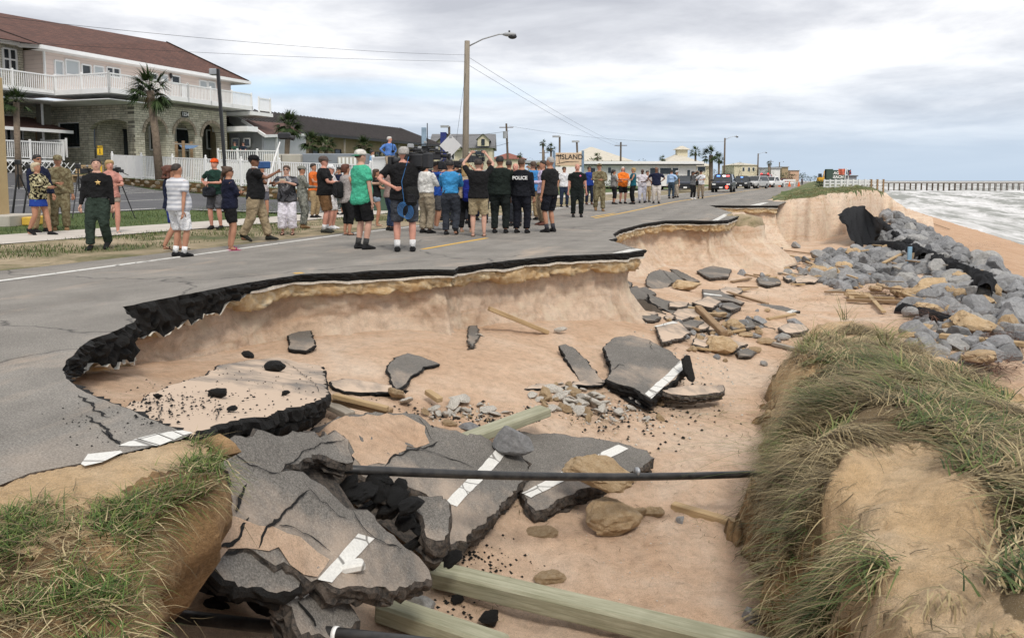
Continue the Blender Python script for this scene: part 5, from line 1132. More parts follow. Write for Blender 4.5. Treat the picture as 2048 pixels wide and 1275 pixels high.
 for _ in range(900):                       # shell and pebble scatter
  c = R2.choice(((1150, 825, 80, 14), (930, 832, 60, 10), (1300, 830, 90, 25), (1400, 650, 80, 25), (1350, 1000, 120, 90), (1150, 1100, 120, 60), (1420, 740, 60, 25)))
  p = fhit(R2.gauss(c[0], c[2]), R2.gauss(c[1], c[3])); r = R2.uniform(0.004, 0.022) * (1 if c[1] < 900 else 0.4)
  m.add([(p.x + r, p.y, p.z), (p.x - r, p.y + r * 0.3, p.z), (p.x, p.y + r, p.z + r * 0.2), (p.x + r * 0.2, p.y - r, p.z), (p.x, p.y, p.z + r)], [(0, 2, 4), (2, 1, 4), (1, 3, 4), (3, 0, 4)])
 tag(m.build('shell_pebbles', 'concrete_rubble'), 'shell bits and pebbles scattered on the sand of the wash-out', 'gravel', kind='stuff')
LOWROCK = [rock_mesh('low_rock', 500 + i, 'rock_gray', 9, 0.02, 2, (1, 0.9, 0.75), 1) for i in range(5)]
build_rocks()
def build_wood():
 def plank(a, b, w, t, label, mat='wood_brown', za=None, zb=None, up=0.03, cat='plank', roll=0.0, name='plank'):
  pa = P(*a, za) if za is not None else fhit(*a) + Vector((0, 0, up)); pb = P(*b, zb) if zb is not None else fhit(*b) + Vector((0, 0, up))
  c = (pa + pb) / 2; d = pb - pa; L = d.length; m = MB(); bev = min(w, t) * 0.12
  m.box((0, 0, 0), (L, w, t), bev=bev)
  m.v = [(x, y + 0.006 * math.sin(x * 3), z + 0.004 * math.sin(x * 5 + 1)) for x, y, z in m.v]
  o = m.build(name, mat, loc=c); up_v = Matrix.Rotation(roll, 3, d.normalized()) @ Vector((0, 0, 1)); y = up_v.cross(d).normalized(); z = d.normalized().cross(y)
  o.rotation_euler = Matrix((d.normalized(), y, z)).transposed().to_euler(); return tag(o, label, cat)
 plank((866, 1148), (1560, 1312), 0.16, 0.16, 'long pale green timber beam lying across the foreground sand', 'wood_green', -1.72, -1.83, cat='timber beam', name='timber_beam', roll=0.15)
 plank((760, 1212), (1010, 1300), 0.16, 0.15, 'short green timber beam at the bottom, left of the long beam', 'wood_green', -1.68, -1.8, cat='timber beam', name='timber_beam', roll=0.1)
 plank((930, 878), (1092, 820), 0.2, 0.09, 'green-stained plank propped behind the grey triangular stone', 'wood_green', -1.30, -1.18)
 plank((978, 616), (1096, 668), 0.10, 0.07, 'long plank stuck in the sand slope below the road edge', 'wood_tan', -0.66)
 plank((655, 795), (780, 824), 0.14, 0.05, 'brown board poking out between the slabs at the left', 'wood_brown', -0.92, -1.0); plank((668, 790), (775, 818), 0.06, 0.05, 'thin pale board on top of the brown board between the slabs', 'wood_tan', -0.86, -0.95); plank((640, 800), (700, 830), 0.12, 0.06, 'weathered board end under the sandy slab tip', 'wood_grey', -0.95, -1.0)
 plank((855, 800), (880, 818), 0.08, 0.06, 'short cut timber block in the rubble line', 'wood_tan', up=0.1)
 plank((1345, 1014), (1502, 1062), 0.09, 0.08, 'driftwood log on sand left of the grassy mound', 'wood_tan', up=0.02, cat='log', name='driftwood_log')
 plank((1396, 615), (1448, 668), 0.14, 0.12, 'dark wooden post fallen between the road plates', 'wood_brown', -1.25, -1.5, cat='post', name='wooden_post')
 plank((1455, 588), (1535, 612), 0.09, 0.05, 'thin board lying between two striped road pieces', 'wood_brown', up=0.05); plank((1535, 640), (1590, 630), 0.08, 0.05, 'tan board under the lone road slab', 'wood_tan', up=0.03)
 plank((1545, 690), (1640, 715), 0.1, 0.06, 'board slipping under the grassy mound', 'wood_grey', up=0.04)
 S4 = lambda x, y: (1400 + x / 2.9645, 350 + y / 2.9645)
 lst = [((450, 475), (830, 535), 0.12, 'wood_tan', 'long tan plank along the foot of the far bank'), ((560, 490), (690, 548), 0.1, 'wood_tan', 'tan plank crossing below the long one at the far bank'), ((500, 455), (660, 475), 0.09, 'wood_brown', 'plank behind the long tan plank'), ((660, 470), (740, 478), 0.1, 'wood_tan', 'short plank end by the grey stones'),
   ((590, 580), (760, 622), 0.14, 'wood_grey', 'pale grey board with a dark side on the open sand'), ((750, 600), (930, 628), 0.1, 'wood_brown', 'dark plank in the driftwood line'), ((700, 610), (880, 590), 0.08, 'wood_tan', 'thin plank crossing the driftwood line'), ((800, 545), (900, 555), 0.1, 'wood_tan', 'plank leaning against the first grey stones'), ((920, 575), (1010, 600), 0.1, 'wood_brown', 'plank before the grey stones'),
   ((1085, 550), (1200, 490), 0.12, 'wood_tan', 'pale plank thrown up on the grey stones'), ((1130, 545), (1180, 560), 0.1, 'wood_brown', 'dark board end under the pale plank'), ((740, 705), (1100, 718), 0.1, 'wood_brown', 'thin dark batten at the back of the plank stack'), ((875, 755), (1240, 770), 0.16, 'wood_brown', 'thick brown timber, front of the plank stack'), ((890, 735), (1150, 745), 0.12, 'wood_tan', 'tan plank, middle of the plank stack'),
   ((990, 715), (1090, 828), 0.1, 'wood_tan', 'pale stake leaning across the plank stack'), ((885, 700), (900, 750), 0.12, 'wood_tan', 'short upright stub in the plank stack'), ((1050, 680), (1260, 760), 0.1, 'wood_tan', 'plank sloping over the right of the stack'), ((1230, 750), (1400, 800), 0.1, 'wood_brown', 'brown plank between boulders at the right'), ((1450, 905), (1740, 945), 0.1, 'wood_brown', 'thin dark plank below the largest boulder'),
   ((1420, 1000), (1921, 1055), 0.18, 'wood_tan', 'long tan log lying among grey stones at the right edge'), ((1800, 605), (1870, 650), 0.1, 'wood_tan', 'pale plank end in the revetment at the right'), ((1290, 700), (1420, 720), 0.09, 'wood_grey', 'grey batten under the black fabric'), ((1370, 290), (1480, 330), 0.12, 'wood_brown', 'plank on the far side of the revetment'), ((1620, 570), (1700, 620), 0.1, 'wood_brown', 'brown plank in the revetment near the fabric'), ((1240, 330), (1290, 350), 0.12, 'wood_grey', 'grey plank high on the revetment')]
 for a, b, w, mt, lab in lst: plank(S4(*a), S4(*b), w, w * 0.45, lab, mt, up=0.16 if a[0] > 1000 else 0.07)
 q = random.Random(78)
 for i in range(44):
  x, y = (q.gauss(1610, 55), q.gauss(560, 14)) if i < 24 else (q.gauss(1420, 60), q.gauss(640, 32)) if i < 34 else (q.gauss(1800, 90), q.gauss(575, 30)); a = q.uniform(-0.5, 0.9); w = q.uniform(14, 46)
  plank((x, y), (x + w * math.cos(a), y + w * 0.35 * math.sin(a)), q.uniform(0.06, 0.13), 0.04, 'loose weathered board in the driftwood strewn across the wash', q.choice(('wood_tan', 'wood_brown', 'wood_grey')), up=0.06 if i < 34 else 0.3)['group'] = 'loose boards in the wash'
 m = MB(); a = fhit(*S4(1240, 545)); m.box((0, 0, 0.3), (0.16, 0.05, 0.75), rz=0.3, bev=0.008); tag(m.build('blue_board', basic('blue_board', (0.22, 0.36, 0.47)), loc=a), 'pale blue board standing among the grey stones', 'board')
 # twigs, roots and reeds washed into the debris
 d = Blades(); rnd = random.Random(44)
 for cx, cy, sx, sy, n, L in ((1700, 590, 90, 16, 420, 0.5), (1560, 640, 60, 30, 200, 0.4), (1600, 545, 60, 16, 260, 0.5), (1800, 600, 80, 20, 300, 0.45), (1450, 660, 60, 30, 180, 0.35), (1940, 700, 60, 20, 260, 0.5), (1350, 840, 110, 40, 130, 0.22), (1150, 845, 70, 8, 160, 0.16), (1350, 1050, 110, 50, 90, 0.14), (1000, 1200, 60, 25, 60, 0.12), (1060, 1000, 40, 20, 60, 0.2), (1500, 900, 20, 60, 100, 0.3), (960, 830, 50, 8, 80, 0.14)):
  for _ in range(n):
   p = fhit(rnd.gauss(cx, sx), rnd.gauss(cy, sy)); a = rnd.uniform(0, 6.28); d.add(p + Vector((0, 0, 0.012)), (math.cos(a), math.sin(a), rnd.uniform(-0.02, 0.25)), L * rnd.uniform(0.3, 1), 0.012 if p.y > 10 else 0.005, (rnd.gauss(0, 0.5), rnd.gauss(0, 0.5), -0.2), rnd.random() ** 1.6, 3)
 tag(d.build('washed_up_twigs', 'blade_dry'), 'twigs, roots and reed stalks washed up among the debris', 'driftwood', kind='stuff')
 # standing reeds on the rim of the mound
 for cx, cy, n in ((1690, 640, 26), (1770, 700, 40), (1620, 690, 30)):
  g = Blades()
  for _ in range(n):
   p = march(cx + rnd.gauss(0, 6), cy + rnd.gauss(0, 3), lambda a, b: max(mound_h(a, b) if in_poly(a, b, MOUND) else -9, floor_h(a, b)), 2, 60); a = rnd.uniform(0, 6.28)
   g.add(p, (math.cos(a) * 0.45, math.sin(a) * 0.3, 1), rnd.uniform(0.2, 0.65), 0.009, (math.cos(a) * 0.5, math.sin(a) * 0.5, -0.4), rnd.random(), 4)
  tag(g.build('grass_tuft', 'blade_mixed'), {1690: 'upright reed tuft at the top of the grassy mound', 1770: 'green upright grass tuft on the back of the mound', 1620: 'sparse upright tuft at the left shoulder of the mound'}[cx], 'grass tuft')
 # dark red weed on the stones and the beach
 w = Blades()
 for cx, cy, sx, sy, n in ((1965, 492, 40, 5, 320), (1860, 640, 30, 8, 220), (2000, 690, 30, 10, 200), (1760, 595, 24, 6, 120), (1990, 745, 30, 8, 160), (1900, 470, 60, 5, 80)):
  for _ in range(n):
   p = fhit(rnd.gauss(cx, sx), rnd.gauss(cy, sy)); a = rnd.uniform(0, 6.28); w.add(p + Vector((0, 0, rnd.uniform(0.0, 0.25 if cy > 550 else 0.05))), (math.cos(a), math.sin(a), 0.3), rnd.uniform(0.2, 0.6), 0.02, (rnd.gauss(0, 0.7), rnd.gauss(0, 0.7), -0.6), rnd.random(), 3)
 n = NB('weed_red'); at = n.N.new('ShaderNodeAttribute'); at.attribute_name = 'tone'; n.col(n.ramp(at.outputs['Fac'], [(0, (0.03, 0.014, 0.008)), (1, (0.14, 0.06, 0.03))])); n.rough(0.9)
 tag(w.build('red_weed', 'weed_red'), 'dark red weed and roots caught in the stones and on the beach', 'seaweed', kind='stuff')
build_wood()
def build_pipes():
 def pipe(pts, r, label, joints):
  root = empty('drain_pipe', pts[0]); tag(root, label, 'pipe'); o = Vector(pts[0])
  m = MB(); m.tube([Vector(p) - o for p in pts], r, 16); m.build('pipe_run', 'pipe_black', root, smooth=True)
  for t, k, mt in joints:
   a = Vector(pts[0]).lerp(Vector(pts[-1]), t); b = Vector(pts[0]).lerp(Vector(pts[-1]), t + k); m = MB(); m.tube([a - o, b - o], r * 1.12, 16); m.build('joint', mt, root, smooth=True)
 a, b = P(640, 935, -1.42), P(1560, 944, -1.60); a = PD(640, 936, 5.3); b = PD(1560, 945, 7.6)
 pts = [a.lerp(b, t) + Vector((0, 0, -0.05 * math.sin(t * 3.14) )) for t in np.linspace(0, 1, 14)]
 pipe(pts, 0.033, 'black pipe spanning the wash-out into the grassy mound', [(0.605, 0.004, 'steel')])
 a, b = PD(310, 1226, 4.3), PD(980, 1302, 3.9)
 pipe([a.lerp(b, t) for t in np.linspace(0, 1, 8)], 0.036, 'black pipe crossing the bottom left corner below the broken slabs', [(0.555, 0.012, 'white_paint')])
build_pipes()
def build_fabric():
 def sheet(top, bot, label, nf, amp, n=70, rows=26):
  tp = [P(*t) for t in top]; bp = [P(*t) for t in bot]
  def along(c, t):
   k = t * (len(c) - 1); i = min(int(k), len(c) - 2); return c[i].lerp(c[i + 1], k - i)
  vs = []
  for r in range(rows):
   s = r / (rows - 1)
   for j in range(n):
    t = j / (n - 1); q = along(tp, t).lerp(along(bp, t), s)
    f = amp * (math.sin(t * nf + 2.5 * fbm(t * 3, s * 1.2, 2)) * (0.4 + 0.6 * s) + 0.8 * fbm(t * 7, s * 2.5, 5))
    q = q + Vector((f * 0.5, -abs(f) - 0.05, f * 0.25)); vs.append(tuple(q))
  m = MB(); m.v = vs; m.f = [(i * n + j, i * n + j + 1, (i + 1) * n + j + 1, (i + 1) * n + j) for i in range(rows - 1) for j in range(n - 1)]; m.mi = [0] * len(m.f)
  tag(m.build('geotextile_sheet', 'fabric_black', smooth=True), label, 'fabric')
 sheet([(1674, 430, -0.35), (1690, 416, -0.12), (1705, 412, -0.08), (1724, 411, -0.08), (1740, 426, -0.25), (1764, 456, -0.6)], [(1688, 452, -0.85), (1702, 480, -1.35), (1716, 498, -1.65), (1738, 503, -1.7), (1757, 500, -1.65), (1745, 478, -1.2)], 'torn black ground fabric hanging down the end of the dune', 34, 0.16)
 def strip(px, w, label, lift_z):
  pts = densify([fhit(*p) + Vector((0, 0, lift_z)) for p in px], 0.15); k = 10; vs = []
  for i, p in enumerate(pts):
   t = pts[min(i + 1, len(pts) - 1)] - pts[max(i - 1, 0)]; t.z = 0; t.normalize(); n = Vector((-t.y, t.x, 0))
   for j in range(k):
    s = j / (k - 1) - 0.5; ww = w * (0.7 + 0.5 * fbm(p.x * 0.8, p.y * 0.8, 4)); h = 0.07 * math.cos(s * 3.1) + 0.10 * fbm(p.x * 2.5, p.y * 2.5, s * 4)
    vs.append(tuple(p + n * (s * ww + 0.12 * fbm(p.x * 1.3, p.y * 1.3, 9)) + Vector((0, 0, h - (0.2 if j in (0, k - 1) else 0)))))
  m = MB(); m.v = vs; m.f = [(i * k + j, i * k + j + 1, (i + 1) * k + j + 1, (i + 1) * k + j) for i in range(len(pts) - 1) for j in range(k - 1)]; m.mi = [0] * len(m.f)
  tag(m.build('geotextile_sheet', 'fabric_black', smooth=True), label, 'fabric')
 strip([(1752, 446), (1775, 468), (1800, 487), (1840, 515), (1880, 535), (1925, 556), (1955, 574), (1972, 590)], 0.5, 'long black fabric strip running down the revetment', 0.30)
 strip([(1745, 500), (1790, 502), (1835, 518), (1850, 528)], 0.6, 'short black fabric fold at the foot of the hanging sheet', 0.3)
 strip([(1958, 578), (1972, 596), (1968, 612)], 0.5, 'black fabric end draped over a brown boulder', 0.45)
 strip([(1808, 624), (1850, 634), (1890, 648), (1950, 660)], 0.55, 'separate black fabric strip between boulders at the right', 0.12)
build_fabric()
# ================================================================== BUILDINGS
def KX(x): return (x - CX) / F_PX * math.cos(PITCH)
def u_at(x, v): K = KX(x); return v * (K * SA + CA) / (K * CA - SA)
def v_at(x, u): K = KX(x); return u * (K * CA - SA) / (K * SA + CA)
def z_at(x, y, Y): return PD(x, y, Y).z
def poly_uv(parts, name, mats, parent=None, thick=0.0, loc=None):
 """flat polygons with metric UVs (wall courses, shingle rows); thick extrudes them backwards"""
 m = MB(); uvs = []
 for pts, holes in parts:
  loops = [pts] + holes; flat = [Vector(p) for l in loops for p in l]
  n = Vector((0, 0, 0))
  for a, b in zip(pts, pts[1:] + pts[:1]): n += Vector(a).cross(Vector(b))
  n.normalize(); e1 = Vector((0, 0, 1)).cross(n); e1 = e1.normalized() if e1.length > 1e-3 else Vector((1, 0, 0)); e2 = n.cross(e1)
  tri = tessellate_polygon([[Vector((Vector(p).dot(e1), Vector(p).dot(e2), 0)) for p in l] for l in loops])
  b = len(m.v); m.v += [tuple(p) for p in flat]; k = len(flat)
  if thick: m.v += [tuple(p - n * thick) for p in flat]
  for t in tri:
   t = list(t); a, c, d = (flat[i] for i in t)
   if (c - a).cross(d - a).dot(n) < 0: t.reverse()
   m.f.append(tuple(b + i for i in t)); m.mi.append(0)
   if thick: m.f.append(tuple(b + k + i for i in reversed(t))); m.mi.append(0)
  if thick:
   s = 0
   for l in loops:
    L = len(l)
    for i in range(L): m.f.append((b + s + i, b + s + (i + 1) % L, b + k + s + (i + 1) % L, b + k + s + i)); m.mi.append(0)
    s += L
  uvs += [(Vector(p).dot(e1), Vector(p).dot(e2)) for p in flat] * (2 if thick else 1)
 off = Vector(loc) if loc is not None else Vector()
 if parent is not None: off = Vector(parent.location)
 m.v = [tuple(Vector(p) - off) for p in m.v]
 me = m.mesh(name, mats); uvl = me.uv_layers.new(name='UVMap')
 for li in range(len(me.loops)): uvl.data[li].uv = uvs[me.loops[li].vertex_index]
 if thick:
  bm = bmesh.new(); bm.from_mesh(me); bmesh.ops.recalc_face_normals(bm, faces=bm.faces); bm.to_mesh(me); bm.free()
 return link(name, me, parent)
def arch(a, b, z0, z1, n=12, rise=None):
 r = (b - a) / 2; rise = min(r, z1 - z0) if rise is None else rise; c = (a + b) / 2
 return [(a, z0), (b, z0)] + [(c + r * math.cos(math.pi * i / n), z1 - rise + rise * math.sin(math.pi * i / n)) for i in range(0, n + 1)]
class Wall:                                     # vertical wall in the road frame; s runs along it
 def __init__(s, kind, c, zoff=0): s.k, s.c = kind, c
 def pt(s, t, z, out=0.0):
  return R(t, s.c + out, z) if s.k == 'v' else R(s.c - out, t, z)      # 'v': faces +v (the road); 'u': faces -u (the camera)
 def px(s, x, y):
  if s.k == 'v': t = u_at(x, s.c); p = R(t, s.c)
  else: t = v_at(x, s.c); p = R(s.c, t)
  return t, z_at(x, y, p.y)
def rel(parent, p): return Vector(p) - Vector(parent.location)
def wall(W, t0, t1, z0, z1, holes, name, mat, parent, thick=0.25):
 o = [W.pt(t0, z0), W.pt(t1, z0), W.pt(t1, z1), W.pt(t0, z1)]
 hs = [[W.pt(a, b) for a, b in h] for h in holes]
 return poly_uv([(o, hs)], name, mat, parent, thick)
def bars(parent, name, segs, w, d, mat):
 m = MB()
 for a, b in segs: m.beam(rel(parent, a), rel(parent, b), w, d)
 return m.build(name, mat, parent)
def window(W, t0, t1, z0, z1, parent, frame='white_paint', glass='glass_dark', mull=(), fw=0.09, out=0.03, rail=()):
 f = bars(parent, 'window', [(W.pt(t0, z0, out), W.pt(t1, z0, out)), (W.pt(t0, z1, out), W.pt(t1, z1, out)), (W.pt(t0, z0, out), W.pt(t0, z1, out)), (W.pt(t1, z0, out), W.pt(t1, z1, out))] +
    [(W.pt(lerp(t0, t1, k), z0, out), W.pt(lerp(t0, t1, k), z1, out)) for k in mull] + [(W.pt(t0, lerp(z0, z1, k), out), W.pt(t1, lerp(z0, z1, k), out)) for k in rail], fw, fw, frame)
 m = MB(); m.add([rel(parent, q) for q in (W.pt(t0, z0, 0.012), W.pt(t1, z0, 0.012), W.pt(t1, z1, 0.012), W.pt(t0, z1, 0.012))], [(0, 1, 2, 3)])
 g = m.build('pane', glass, f); return f
def winpx(W, x0, y0, x1, y1, parent, **k):
 a, zb = W.px(x0, y1); b, zt = W.px(x1, y0); _, z2 = W.px((x0 + x1) / 2, y0); _, z1 = W.px((x0 + x1) / 2, y1)
 return window(W, min(a, b), max(a, b), z1, z2, parent, **k)
def railing(parent, name, a, b, h, n_post=2, sp=0.13, mat='white_paint', post=0.1, joined=True):
 a = Vector(a); b = Vector(b); L = (b - a).length; r = None
 m = MB(); up = Vector((0, 0, 1))
 m.beam(rel(parent, a + up * h), rel(parent, b + up * h), 0.09, 0.07); m.beam(rel(parent, a + up * 0.1), rel(parent, b + up * 0.1), 0.06, 0.05)
 rail = m.build(name, mat, parent)
 for i in range(n_post):
  p = a.lerp(b, i / (n_post - 1)); m = MB(); m.box((0, 0, 0), (post, post, h + 0.15), bev=0.012); o = m.build('post', mat, parent); o.location = rel(parent, p + up * (h / 2 + 0.05)); o.rotation_euler = (0, 0, -RA)
 m = MB(); k = int(L / sp)
 for i in range(1, k): p = a.lerp(b, i / k); m.box(rel(parent, p + up * (h / 2 + 0.05)), (0.04, 0.04, h - 0.1), rz=-RA)
 o = m.build('balusters', mat, parent); o['kind'] = 'stuff'; return rail
def text_mesh(txt, size, mat, parent, loc, rot, name='lettering', depth=0.004, bold=0.0):
 c = bpy.data.curves.new('txt', 'FONT'); c.body = txt; c.size = size; c.extrude = depth; c.align_x = 'CENTER'; c.align_y = 'CENTER'; c.offset = bold; c.resolution_u = 3
 o = bpy.data.objects.new('txt', c); COL.objects.link(o); dg = bpy.context.evaluated_depsgraph_get(); me = bpy.data.meshes.new_from_object(o.evaluated_get(dg)); bpy.data.objects.remove(o); me.materials.clear(); me.materials.append(MATS[mat] if isinstance(mat, str) else mat)
 q = link(name, me, parent); q.location = loc; q.rotation_euler = rot; return q
def build_motel():
 B = empty('motel_building', R(42, -44, 1.6)); tag(B, 'two-storey stone and pink motel with brown roof and white balconies', 'building')
 W2 = Wall('v', -38.6); W1 = Wall('u', 38.0)
 zb, zt = 1.55, 6.05
 # street wall with three arches, and the wall facing the camera
 hs = []
 for x0, x1, yt in ((293, 335, 236), (352, 392, 240), (407, 446, 245)):
  a, z = W2.px(x0, yt); b, _ = W2.px(x1, yt); hs.append(arch(a, b, zb + 0.02, z))
 wall(W2, 38.0, 46.2, zb - 0.6, zt, hs, 'stone_wall', 'stone_veneer', B, 0.5)
 for h in hs:                                # voussoir rings
  pts = [W2.pt(a, z, 0.03) for a, z in h[2:]]; m = MB(); k = len(pts)
  c = W2.pt((h[0][0] + h[1][0]) / 2, h[2][1], 0.03)
  for i in range(k - 1):
   a, b = pts[i], pts[i + 1]; a2 = c + (a - c) * 1.22; b2 = c + (b - c) * 1.22
   g = 0.06; aa = a.lerp(b, g); bb = a.lerp(b, 1 - g); cc = a2.lerp(b2, 1 - g); dd = a2.lerp(b2, g); nn = W2.pt(0, 0, 0.05) - W2.pt(0, 0, 0)
   m.add([rel(B, q) for q in (aa, bb, cc, dd, aa + nn, bb + nn, cc + nn, dd + nn)], [(4, 5, 6, 7), (0, 1, 5, 4), (1, 2, 6, 5), (2, 3, 7, 6), (3, 0, 4, 7)])
  m.build('arch_ring', 'boulder_wall', B)
 vL = -45.75
 a0, _ = W1.px(182, 300); a1, zz = W1.px(271, 237); wa, wz0 = W1.px(120, 296); wb, wz1 = W1.px(163, 244)
 wall(W1, vL, -38.6 - 0.505, zb - 0.6, zt, [arch(a0, a1, zb + 0.02, zz, rise=0.75), [(wa, wz0), (wb, wz0), (wb, wz1), (wa, wz1)]], 'stone_wall', 'stone_veneer', B, 0.35)
 W1b = Wall('u', 37.9); window(Wall('u', 38.16), wa, wb, wz0, wz1, B, fw=0.12)
 # porch: back walls, floor, inner windows and door
 IW = Wall('v', -42.2); wall(IW, 38.6, 46.2, zb, zt, [], 'porch_wall', 'stone_veneer', B); IU = Wall('u', 40.6); wall(IU, vL, -42.3, zb, zt, [], 'porch_wall', 'stone_veneer', B)
 for x0, y0, x1, y1 in ((302, 254, 331, 300), (354, 258, 386, 301), (416, 261, 438, 298)): winpx(IW, x0, y0, x1, y1, B)
 winpx(IU, 187, 249, 227, 297, B)
 m = MB(); m.box(rel(B, R(42.2, -42, zb - 0.06)), (6, 8, 0.12), rz=-RA); m.build('porch_floor', 'concrete', B)
 a, z1 = IU.px(249, 260); b, z0 = IU.px(268, 305); window(IU, a, b, zb + 0.05, z1, B, frame='black_paint')
 m = MB(); m.box(rel(B, R(46.1, -42.5, 3.8)), (7.7, 0.3, 4.6), rz=-RA + rad(90)); m.build('stone_wall', 'stone_veneer', B)
 # left wing lower storey
 LW = Wall('v', vL); wall(LW, 20, 38.0, 0.9, zt, [], 'stone_wall', 'stone_veneer', B)
 for x0, y0, x1, y1 in ((6, 232, 27, 282), (30, 238, 50, 280)): winpx(LW, x0, y0, x1, y1, B, mull=(0.5,))
 winpx(LW, 77, 236, 92, 290, B, frame='wood_brown', glass='wood_brown')
 m = MB(); m.box(rel(B, R(36.3, -44.0, 3.6)), (0.55, 0.55, 4.9), rz=-RA); m.build('pillar', 'stone_veneer', B)
 # upper storey
 UW = Wall('v', -42.6); UL = Wall('u', 35.4); z0, z1 = 6.2, 9.0; LV = -44.2
 wall(UW, 35.4, 51.6, z0, z1, [], 'upper_wall', 'siding_pink', B); wall(UL, -46, -42.86, z0, z1, [], 'upper_wall', 'siding_pink', B); wall(Wall('v', LV), 18, 35.3, z0, z1 + 0.25, [], 'upper_wall', 'stone_veneer', B)
 m = MB(); m.box(rel(B, R(51.5, -46.8, 7.6)), (8, 0.3, 2.7), rz=-RA); m.build('upper_wall', 'siding_pink', B)
 for x0, y0, x1, y1, k in ((120, 122, 136, 150, ()), (141, 121, 168, 150, ()), (173, 130, 191, 150, ()), (197, 133, 216, 152, ()), (222, 136, 248, 154, (0.5,)), (306, 147, 322, 160, ()), (329, 150, 342, 163, ()), (350, 152, 366, 168, ()), (405, 162, 420, 176, ()), (422, 164, 436, 178, ())):
  winpx(UW, x0, y0, x1, y1, B, mull=k, glass='glass_dark' if x0 in (173, 350, 222, 306) else 'pale_glass')
 winpx(Wall('v', LV), 19, 98, 45, 140, B, rail=(0.5,), mull=(0.5,)); winpx(Wall('v', LV), -8, 104, 10, 145, B)
 m = MB(); q = UW.px(384, 156); m.beam(rel(B, UW.pt(q[0] - 0.5, 6.3, 0.05)), rel(B, UW.pt(q[0] - 0.5, 8.2, 0.05)), 0.05, 0.9); m.build('door', 'white_paint', B)
 for x in (347, 443):
  t, z = UW.px(x, 152 if x < 400 else 168); m = MB(); m.ell((0, 0, 0), (0.1, 0.1, 0.2)); o = m.build('wall_lamp', 'black_paint', B, smooth=True); o.location = rel(B, UW.pt(t, z, 0.12))
 # balcony slab, fascia, railings
 zf = 6.25; Pn = [(35.1, -37.4), (47.6, -37.4), (51.4, -42.5), (35.5, -42.5), (35.5, -44.15), (20, -44.15), (20, -41.6), (35.1, -41.6)]
 top = [R(u, v, zf) for u, v in Pn][::-1]
 poly_uv([(top, [])], 'balcony_floor', 'white_paint', B, 0.28)
 sof = [(35.2, -37.6), (38, -37.6), (38, -45.6), (33.1, -45.6), (33.1, -41.8), (35.2, -41.8)]
 poly_uv([([R(u, v, zf - 0.30) for u, v in sof], [])], 'soffit', 'white_siding', B, 0.05)
 railing(B, 'balcony_rail', R(35.15, -37.45, zf), R(41.3, -37.45, zf), 1.1, 4); railing(B, 'balcony_rail', R(41.3, -37.45, zf), R(47.5, -37.45, zf), 1.1, 4); railing(B, 'balcony_rail', R(35.15, -41.55, zf), R(35.15, -37.45, zf), 1.1, 3); railing(B, 'balcony_rail', R(22, -41.6, zf), R(35.15, -41.6, zf), 1.1, 6)
 railing(B, 'balcony_rail', R(48.3, -37.45, zf - 0.02), R(49.6, -37.45, zf - 0.02), 0.95, 2); m = MB(); m.box(rel(B, R(48.5, -38.5, zf - 0.2)), (2.4, 2.4, 0.25), rz=-RA); m.build('balcony_floor', 'white_paint', B)
 # raised ground floor porch of the left wing
 railing(B, 'porch_rail', R(27, -41.7, 2.5), R(35.6, -41.7, 2.5), 1.0, 5); railing(B, 'porch_rail', R(36.0, -43.9, 2.7), R(36.0, -41.9, 2.7), 1.0, 2)
 m = MB(); m.box(rel(B, R(31, -43.7, 2.42)), (9, 4, 0.14), rz=-RA + rad(90)); m.build('porch_floor', 'white_paint', B)
 lat = []
 for k in range(22): u = 27.2 + k * 0.4; lat += [(R(u, -41.66, 1.2), R(u + 1.1, -41.66, 2.35)), (R(u + 1.1, -41.66, 1.2), R(u, -41.66, 2.35))]
 bars(B, 'lattice', lat, 0.05, 0.03, 'white_paint')['kind'] = 'stuff'
 poly_uv([([R(26, -42.3, 4.3), R(36.8, -42.3, 4.3), R(36.8, -45.7, 5.2), R(26, -45.7, 5.2)], [])], 'porch_roof', 'roof_shingle', B, 0.12)
 bars(B, 'porch_fascia', [(R(26, -42.25, 4.22), R(36.8, -42.25, 4.22))], 0.12, 0.18, 'white_paint')
 # roofs
 e, r = 9.05, 11.8
 roof = poly_uv([([R(34.6, -41.8, e), R(52.8, -41.8, e), R(49.2, -46.5, r), R(47.6, -48.9, r - 0.06), R(32, -49, r)], []), ([R(52.8, -41.8, e), R(52.8, -54, e), R(49.2, -54, r), R(49.2, -46.5, r)], []), ([R(47.6, -48.9, r - 0.06), R(49.2, -46.5, r), R(49.2, -54, r), R(47.6, -54, r - 0.3)], [])], 'roof', 'roof_shingle', B)
 poly_uv([([R(14, -43.5, e + 0.25), R(34.6, -43.5, e + 0.25), R(34.6, -41.8, e), R(32, -49, r), R(14, -49, r + 0.02)], [])], 'roof', 'roof_shingle', B)
 poly_uv([([R(14, -49.1, r), R(32, -49.05, r), R(47.6, -49.05, r - 0.1), R(47.6, -56, e), R(14, -56, e)], [])], 'roof', 'roof_shingle', B)
 bars(B, 'gutter', [(R(34.5, -41.75, e - 0.1), R(52.9, -41.75, e - 0.1)), (R(52.85, -41.75, e - 0.1), R(52.85, -52, e - 0.1)), (R(34.55, -41.75, e - 0.1), R(34.55, -43.5, e + 0.08)), (R(14, -43.45, e + 0.15), R(34.5, -43.45, e + 0.15))], 0.14, 0.22, 'white_paint')
 poly_uv([([R(34.6, -41.85, e - 0.2), R(34.6, -42.7, e - 0.2), R(52.7, -42.7, e - 0.2), R(52.7, -41.85, e - 0.2)], [])], 'eave_soffit', 'white_siding', B)
